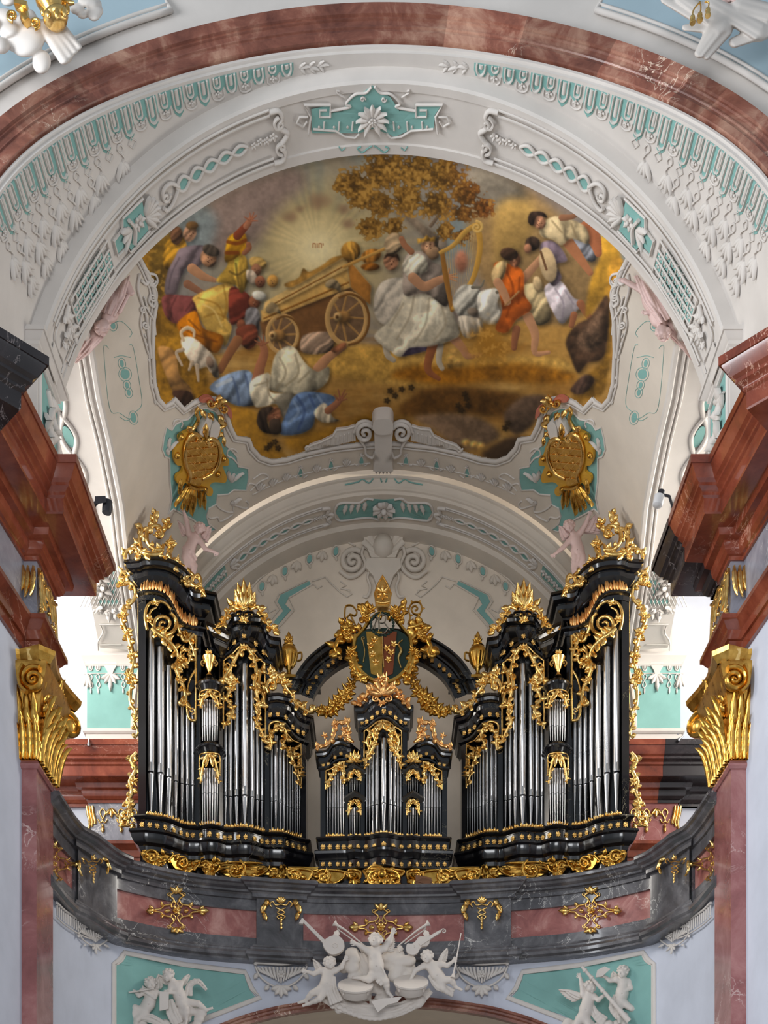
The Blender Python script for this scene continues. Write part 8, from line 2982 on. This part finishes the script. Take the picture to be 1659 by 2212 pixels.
# ------------------------------------------------------------------ gilded capitals of the red pilasters
for i, s in enumerate((-1, 1)):
    nm = ('left', 'right')[i]
    cp = thing('gilded_capital', 'gilded composite capital with volutes on top of the %s pink marble pilaster' % nm, 'capital', (s * 4.6, 16.0, 7.24), 'gilded capitals')
    fl_ = (lambda v: v) if s < 0 else flip

    def pc_(mb, name, mat='goldold', smooth=True):
        MB().add(fl_((np.concatenate(mb.V), mb.Fc))).build(name, M[mat], cp, smooth)
    pl = [(-4.80, 15.58), (-4.49, 15.58), (-4.49, 16.42), (-4.80, 16.42)]
    pc_(MB().add(sweep(pl, [(-.2, 0), (.0, 0), (.02, .5), (.08, .85), (.17, 1.12), (.17, 1.2), (-.2, 1.2)], z0=7.24)), 'bell')
    ab = [(-4.83, 15.52), (-4.66, 15.56), (-4.42, 15.46), (-4.36, 15.52), (-4.42, 15.8), (-4.44, 16.1), (-4.40, 16.4), (-4.34, 16.70), (-4.42, 16.78), (-4.80, 16.6)]
    pc_(MB().add(sweep(ab, [(-.3, 0), (.06, 0), (.08, .03), (.12, .09), (.13, .15), (-.3, .15)], z0=8.44)), 'abacus')
    V1, V2 = Plane(15.40), Local((-4.38, 16.70, 8.22), (.62, .78, 0), (0, 0, 1), .01)
    g = MB()
    g.add(rib(V1, spiral(72, 1468, 27, -60, 2.0, -1), [13, 12, 8], .9, .0, 8, sm=False))
    g.add(rib(V1, [(52, 1440), (44, 1460), (46, 1484), (60, 1500)], 10, .8, .05))
    pc_(g, 'volute')
    g = MB()
    g.add(rib(V2, spiral(0, 0, 16, -120, 2.0, 1), [8, 7, 5], 1.1, .02, 8, sm=False))
    g.add(rib(V2, [(-16, -30), (-10, -22), (4, -18), (14, -6)], 9, .8, .0))
    g.add(ball(V2.pt(0, 0, -.04), (.15, .15, .15), 10, 8))
    pc_(g, 'volute')
    LF, LI = Local((-4.62, 15.56, 7.24), (1, 0, 0), (0, 0, 1), .01), Local((-4.46, 16.0, 7.24), (0, 1, 0), (0, 0, 1), .01)
    g = MB()
    for x, h, w in ((-13, 50, 12), (-4, 54, 12), (5, 52, 12), (13, 50, 11), (-9, 90, 11), (1, 94, 11), (10, 88, 11)):
        g.add(leaf(LF, (x, 0), (x + 1, -h), w, .02 + (.0 if h < 70 else -.01), .35, 0, 5, 1.1, 18))
    for x, h, w in [(-38 + 9.4 * k, (50, 90, 54)[k % 3], (13, 12, 14)[k % 3]) for k in range(9)] + [(-30 + 15 * k, 72, 13) for k in range(5)]:
        g.add(leaf(LI, (x, 0), (x + 1, -h), w, .03 + (.0 if h < 70 else -.01), .35, 0, 5, 1.3, 18))
    pc_(g, 'acanthus_leaves')
    g = MB()
    for x in (-30, -10, 12, 32):
        scrollwork(LI, [(x, -60), (x + 3, -80), (x - 4, -98)], 5, g, 5, 14, 8, .04, seed=95 + x)
    for k in range(5):
        g.add(ball(LF.pt(-10 + k * 5, -98, .03), .025, 7, 5))
    pc_(g, 'tendrils')
    g = MB()
    for a in (-50, -20, 10, 40):
        g.add(leaf(LI, (30, -110), (30 + 26 * math.sin(D(a)), -110 - 30 * math.cos(D(a))), 10, .1, .3, .1, 3, .6))
    pc_(g, 'leaf_spray')
    g = MB().add(hexa([LF.pt(6, -118, .12), LF.pt(18, -118, .12), LF.pt(18, -132, .2), LF.pt(6, -132, .2), LF.pt(6, -118, .0), LF.pt(18, -118, .0), LF.pt(18, -132, .0), LF.pt(6, -132, .0)]))
    pc_(g, 'fleuron', 'gold', False)
    # swag of gilded leaves on the frieze above
    sw = thing('gilded_swag', 'gilded leaf swag on the grey frieze above the %s capital' % nm, 'ornament', (s * 4.5, 16.0, 9.2), 'gilded frieze swags')
    LS, LT = Local((-4.50, 16.05, 9.80), (0, 1, 0), (0, 0, 1), .01), Local((-4.60, 15.63, 9.80), (1, 0, 0), (0, 0, 1), .01)
    g = MB()
    for x, l in ((-8, 40), (-2, 46), (5, 44)):
        g.add(leaf(LT, (x, 2), (x + 1, l), 7, .02, .4, .08, 5, .8, 16))
    for x, l in ((-38, 56), (-30, 48), (-22, 50), (-12, 30), (0, 34), (12, 44), (24, 40), (34, 62)):
        g.add(leaf(LS, (x, 2), (x + 2, l), 7, .02, .4, .1, 5, .8, 16))
        g.add(ball(LS.pt(x + 2, l + 4, .03), .03, 7, 5))
    for x in (-36, 30):
        for k in range(4):
            g.add(leaf(LS, (x + 4, 44 + k * 7), (x + 6, 54 + k * 7), 7, .02))
    g.add(rib(LS, [(-38, 6), (-20, 14), (0, 6), (20, 14), (36, 6)], 5, .6, .03))
    MB().add(fl_((np.concatenate(g.V), g.Fc))).build('leaves', M['gold'], sw)

# ------------------------------------------------------------------ black arch, coat of arms, urns and garlands above the positive
YG = 21.95
arch = thing('organ_arch', 'black moulded arch with gilded mounts spanning between the tall organ cases', 'arch', P(829, 1480, YG))
AP = smoothline([(628, 1492), (640, 1466), (664, 1432), (700, 1402), (740, 1382), (790, 1370), (829, 1367)], 6)
AP = np.vstack((AP, np.array([(2 * CX - x, y) for x, y in AP[::-1][1:]])))
SG_ = Plane(YG)


def arc_sweep(prof, pts, surf):
    n = np.gradient(pts, axis=0)
    n = np.stack((-n[:, 1], n[:, 0]), 1)
    n /= np.linalg.norm(n, axis=1, keepdims=True)
    R = [[surf.pt(p[0] + q[0] * d, p[1] + q[1] * d, o_) for o_, d in prof] for p, q in zip(pts, n)]
    v, f = grid(R)
    return v, f


MB().add(arc_sweep([(-.1, 0), (.16, 0), (.16, 4), (.12, 6), (.12, 14), (.08, 18), (.05, 20), (.05, 24), (.02, 26), (.02, 46), (.05, 47), (.05, 52), (-.1, 52)], AP, SG_)).build('arch_moulding', M['case'], arch)
for k in range(1, 27):
    if 9 < k < 17:
        continue
    i_ = int(k / 27 * (len(AP) - 1))
    t_ = AP[min(i_ + 1, len(AP) - 1)] - AP[i_ - 1]
    nn = np.array((-t_[1], t_[0])) / np.linalg.norm(t_)
    pz = AP[i_] + nn * 36
    o_ = mount(ROS, 'gilt_mount', arch, SG_, pz[0], pz[1], .9, .04)
arms = thing('coat_of_arms', 'gilded coat of arms crowned by a bishop\'s mitre in front of the black arch', 'coat of arms', P(826, 1490, 21.6))
SA = Plane(21.62)
k3 = lambda *p: [(580 + x / 3.318, 1220 + y / 3.318) for x, y in p]
MB().add(plate(SA, k3((640, 540), (720, 480), (900, 480), (1000, 540), (1020, 640), (990, 760), (930, 830), (820, 860), (710, 830), (650, 760), (620, 640)), .10, -.02, 3)).build('shield', M['dkgreen'], arms, False)
MB().add(plate(SA, k3((700, 500), (815, 500), (815, 830), (735, 800)), .012, .085)).build('shield_field', M['goldold'], arms, False)
MB().add(plate(SA, k3((825, 500), (920, 500), (890, 800), (825, 830)), .012, .085)).build('shield_field', M['rust'], arms, False)
g = MB()
g.add(rib(SA, k3((625, 520), (612, 620), (635, 740), (720, 830), (820, 870)), 11, .7, .06))
g.add(rib(SA, k3((1010, 520), (1025, 620), (1000, 740), (920, 830), (820, 870)), 11, .7, .06))
g.add(rib(SA, k3((625, 540), (680, 480), (720, 420), (780, 370), (820, 360), (880, 370), (930, 430), (970, 480), (1015, 530)), 9, .7, .06))
for s in (-1, 1):
    X = lambda d: 820 + s * d
    scrollwork(SA, k3((X(190), 560), (X(260), 500), (X(300), 530), (X(340), 600), (X(330), 640)), 8, g, 8, 20, 12, .06, vol=(8, -s), seed=100)
    scrollwork(SA, k3((X(180), 470), (X(230), 460), (X(280), 440), (X(290), 480), (X(250), 510)), 7, g, 7, 17, 12, .08, seed=101)
    scrollwork(SA, k3((X(110), 380), (X(120), 330), (X(150), 310), (X(150), 360), (X(130), 420)), 6, g, 6, 13, 9, .08, seed=102)
    scrollwork(SA, k3((X(220), 620), (X(215), 700), (X(190), 780), (X(150), 850)), 10, g, 9, 16, 11, .06, seed=103)
    cluster(SA, *k3((X(235), 660))[0], 12, 7, g, .08, 104)
    cluster(SA, *k3((X(215), 760))[0], 11, 7, g, .08, 105)
for a in range(-150, 151, 20):
    px_, py_ = k3((820 + 215 * math.sin(D(a)), 640 - 230 * math.cos(D(a))))[0]
    g.add(leaf(SA, (px_, py_), (px_ + 15 * math.sin(D(a) + .5), py_ - 15 * math.cos(D(a) + .5)), 13, .07, .4, .15, 3, .5))
for x, y in ((560, 530), (1090, 530), (700, 400), (930, 400), (600, 640), (1040, 640), (740, 350), (900, 350)):
    cluster(SA, *k3((x, y))[0], 12, 8, g, .10, x)
g.build('gilded_frame', M['goldold'], arms)
g = MB().add(plate(SA, k3((775, 325), (760, 240), (785, 170), (818, 110), (852, 170), (880, 240), (862, 325), (818, 332)), .14, .0, 3))
g.build('mitre', M['gold'], arms)
g = MB()
g.add(rib(SA, k3((775, 325), (760, 240), (785, 170), (818, 110), (852, 170), (880, 240), (862, 325)), 3.5, .6, .14, sm=False))
g.add(rib(SA, k3((770, 300), (818, 310), (868, 300)), 5, .6, .15))
for a in range(0, 360, 60):
    g.add(leaf(SA, k3((818, 230))[0], (k3((818, 230))[0][0] + 13 * math.sin(D(a)), k3((818, 230))[0][1] - 17 * math.cos(D(a))), 8, .145))
g.build('mitre_trim', M['gold'], arms)
g = MB()
g.add(rib(SA, k3((640, 470), (600, 390), (585, 360)), 4, .8, .02))
g.add(rib(SA, k3((585, 360), (550, 390), (548, 330), (560, 300), (600, 300), (632, 340), (620, 370), (585, 360)), 4, .8, .02))
g.build('gilded_key', M['goldold'], arms)
g = MB()
g.add(rib(SA, k3((1000, 430), (1015, 380), (1005, 330), (1030, 280), (1080, 275), (1100, 320), (1080, 360), (1040, 355), (1025, 320), (1050, 300), (1068, 320), (1050, 335)), 4.2, .8, .02))
for a in (0, 60, 120, 180, 240, 300):
    p = k3((1055 + 50 * math.cos(D(a)), 318 + 50 * math.sin(D(a))))[0]
    g.add(leaf(SA, p, (p[0] + 5 * math.cos(D(a)), p[1] + 5 * math.sin(D(a))), 4, .02))
g.build('crozier', M['goldold'], arms)
g = MB()
for pts in (k3((760, 490), (780, 400), (800, 490)), k3((790, 500), (800, 390), (840, 400), (830, 440), (800, 445)), k3((830, 440), (870, 500)), k3((800, 520), (830, 520), (860, 480)), k3((740, 490), (770, 440), (775, 400))):
    g.add(rib(SA, pts, 3, .7, .12))
g.build('monogram', M['silver'], arms)
g = MB()
for i in range(22):
    a = 2 * math.pi * i / 22
    p = k3((815 + 84 * math.cos(a), 450 + 84 * math.sin(a)))[0]
    g.add(leaf(SA, p, (p[0] + 8 * math.cos(a + 1.9), p[1] + 8 * math.sin(a + 1.9)), 6, .10))
g.build('laurel_wreath', M['dkgreen'], arms)
g = MB()
for x, y in ((730, 600), (745, 660), (770, 720), (760, 560), (850, 620), (880, 650), (860, 700), (900, 590)):
    flower(SA, *k3((x, y))[0], 8, .10, 5, x, mb=g)
g.add(rib(SA, k3((675, 560), (690, 640), (680, 720)), 3, .7, .09))
g.add(rib(SA, spiral(*k3((680, 550))[0], 5, 90, 1.2), 2.4, .7, .09, sm=False))
g.add(rib(SA, k3((960, 560), (930, 590), (950, 640), (930, 690), (950, 760)), [3, 4, 9, 5, 3], .7, .09))
g.add(rib(SA, k3((815, 520), (818, 640), (826, 760)), 4, .8, .09))
g.build('heraldic_charges', M['gold'], arms)
for s in (-1, 1):
    X = lambda d: 828 + s * d
    gl = thing('gilded_garland', 'gilded flower garland hanging %s of the positive case gable' % ('left' if s < 0 else 'right'), 'garland', P(X(120), 1550, 21.8), 'gilded garlands')
    g = MB()
    SGL = Plane(21.75)
    gp = smoothline([(X(64), 1462), (X(72), 1490), (X(88), 1510), (X(104), 1528), (X(122), 1540), (X(146), 1536)], 3)
    for i_, p in enumerate(gp[::2]):
        cluster(SGL, p[0], p[1], 11 + 10 * math.sin(math.pi * i_ / 8), 8, g, .03, 110 + i_)
    g.build('flowers', M['goldold'], gl)
    ur = thing('gilded_urn', 'fluted gilded urn with fruit on the %s end of the black arch' % ('left' if s < 0 else 'right'), 'urn', P(X(204), 1464, 21.9), 'gilded urns')
    kk = 21.9 / F
    pr = [(0, 0), (13 * kk, 0), (12 * kk, 3 * kk), (5 * kk, 5 * kk), (4 * kk, 14 * kk), (6 * kk, 18 * kk), (14 * kk, 32 * kk), (19 * kk, 50 * kk), (19 * kk, 58 * kk), (15 * kk, 64 * kk), (13 * kk, 66 * kk), (14 * kk, 68 * kk), (8 * kk, 72 * kk), (0, 74 * kk)]
    c_ = P(X(204), 1464, 21.9)
    MB().add(lathe(pr, c_, 20)).build('body', M['goldold'], ur)
    g = MB()
    for i_ in range(18):
        a = 2 * math.pi * i_ / 18
        g.add(tube(np.array([c_ + np.array((r * kk * math.cos(a), r * kk * math.sin(a), z * kk)) for r, z in ((9, 22), (14.4, 33), (19, 50))]), [.008, .018, .015], n=5))
    g.build('flutes', M['goldold'], ur)
    g = MB()
    cluster(Plane(21.85), X(204), 1386, 12, 11, g, .0, 120)
    g.add(leaf(Plane(21.85), (X(204), 1386), (X(204), 1366), 10, .0))
    g.build('fruit', M['goldold'], ur)
    MB().add(rib(Plane(21.9), [(X(204 - 17), 1412), (X(204 - 27), 1410), (X(204 - 27), 1424), (X(204 - 18), 1428)], 4, .8)).build('handle', M['goldold'], ur)
    MB().add(box((c_[0] - .13, 21.78, c_[2] - .05), (c_[0] + .13, 22.02, c_[2]))).build('foot_plate', M['goldold'], ur, False)
MB().add(box(P(624, 1500, 22.3), P(690, 1466, 21.75))).build('arch_foot', M['case'], arch, False)
MB().add(box(P(968, 1500, 22.3), P(1034, 1466, 21.75))).build('arch_foot', M['case'], arch, False)

# ------------------------------------------------------------------ lamps and odds and ends
lp = thing('spotlight', 'black floodlight on a bracket behind the left red cornice', 'lamp', P(222, 1085, 17.6))
MB().add(hexa([P(205, 1072, 17.5), P(228, 1071, 17.5), P(230, 1085, 17.5), P(205, 1090, 17.5), P(205, 1072, 17.75), P(228, 1071, 17.75), P(230, 1085, 17.75), P(205, 1090, 17.75)])).build('housing', M['lampblack'], lp, False)
MB().add(lathe([(0, 0), (.065, 0), (.07, .02), (.07, .17), (0, .17)], P(230, 1108, 17.6), 16, (.12, .0, 1))).build('lamp_head', M['lampblack'], lp)
MB().add(tube(np.array([P(212, 1082, 17.6), P(204, 1090, 17.6), (-4.3, 17.0, 10.74)]), .03)).build('bracket', M['lampblack'], lp)
lp = thing('spotlight', 'small white spotlight with black cap behind the right red cornice', 'lamp', P(1424, 1080, 17.6))
MB().add(lathe([(0, 0), (.07, 0), (.075, .01), (.075, .14), (0, .14)], P(1420, 1092, 17.6), 16, (.22, 0, 1))).build('lamp_head', M['lampwhite'], lp)
MB().add(lathe([(0, 0), (.05, 0), (.05, .07), (0, .08)], P(1427, 1071, 17.6), 16, (.22, 0, 1))).build('cap', M['lampblack'], lp)
MB().add(tube(np.array([P(1428, 1068, 17.6), P(1446, 1072, 17.6), (4.3, 17.0, 10.74)]), .02)).build('bracket', M['lampblack'], lp)
for x, y, lab, ax in ((192, 1612, 'small silver lamp clipped to the red cornice left of the organ', (0, 0, 1)), (1464, 1600, 'small silver lamp clipped to the red cornice right of the organ', (.7, 0, .6))):
    lp = thing('clip_lamp', lab, 'lamp', P(x, y, 22.2), 'small cornice lamps')
    MB().add(lathe([(0, 0), (.03, .0), (.035, .03), (.015, .09), (.012, .14), (0, .14)], P(x, y, 22.25), 12, ax)).build('lamp_head', M['chrome'], lp)
    MB().add(tube(np.array([P(x, y - 14, 22.25), P(x + 2, y - 14, 22.4)]), .012)).build('clip', M['chrome'], lp)
cb = thing('cardboard_box', 'crumpled brown cardboard box leaning behind the parapet right of the middle', 'box', P(916, 1918, 20.5))
MB().add(hexa([P(897, 1920, 20.38), P(934, 1920, 20.38), P(932, 1896, 20.38), P(898, 1889, 20.38), P(897, 1920, 20.52), P(934, 1920, 20.52), P(932, 1896, 20.52), P(898, 1889, 20.52)])).build('carton', M['cardboard'], cb, False)
MB().add(prism([P(898, 1904, 20.375), P(914, 1896, 20.34), P(934, 1902, 20.34), P(926, 1912, 20.36)], (0, -.012, 0))).build('flap', M['cardboard'], cb, False)
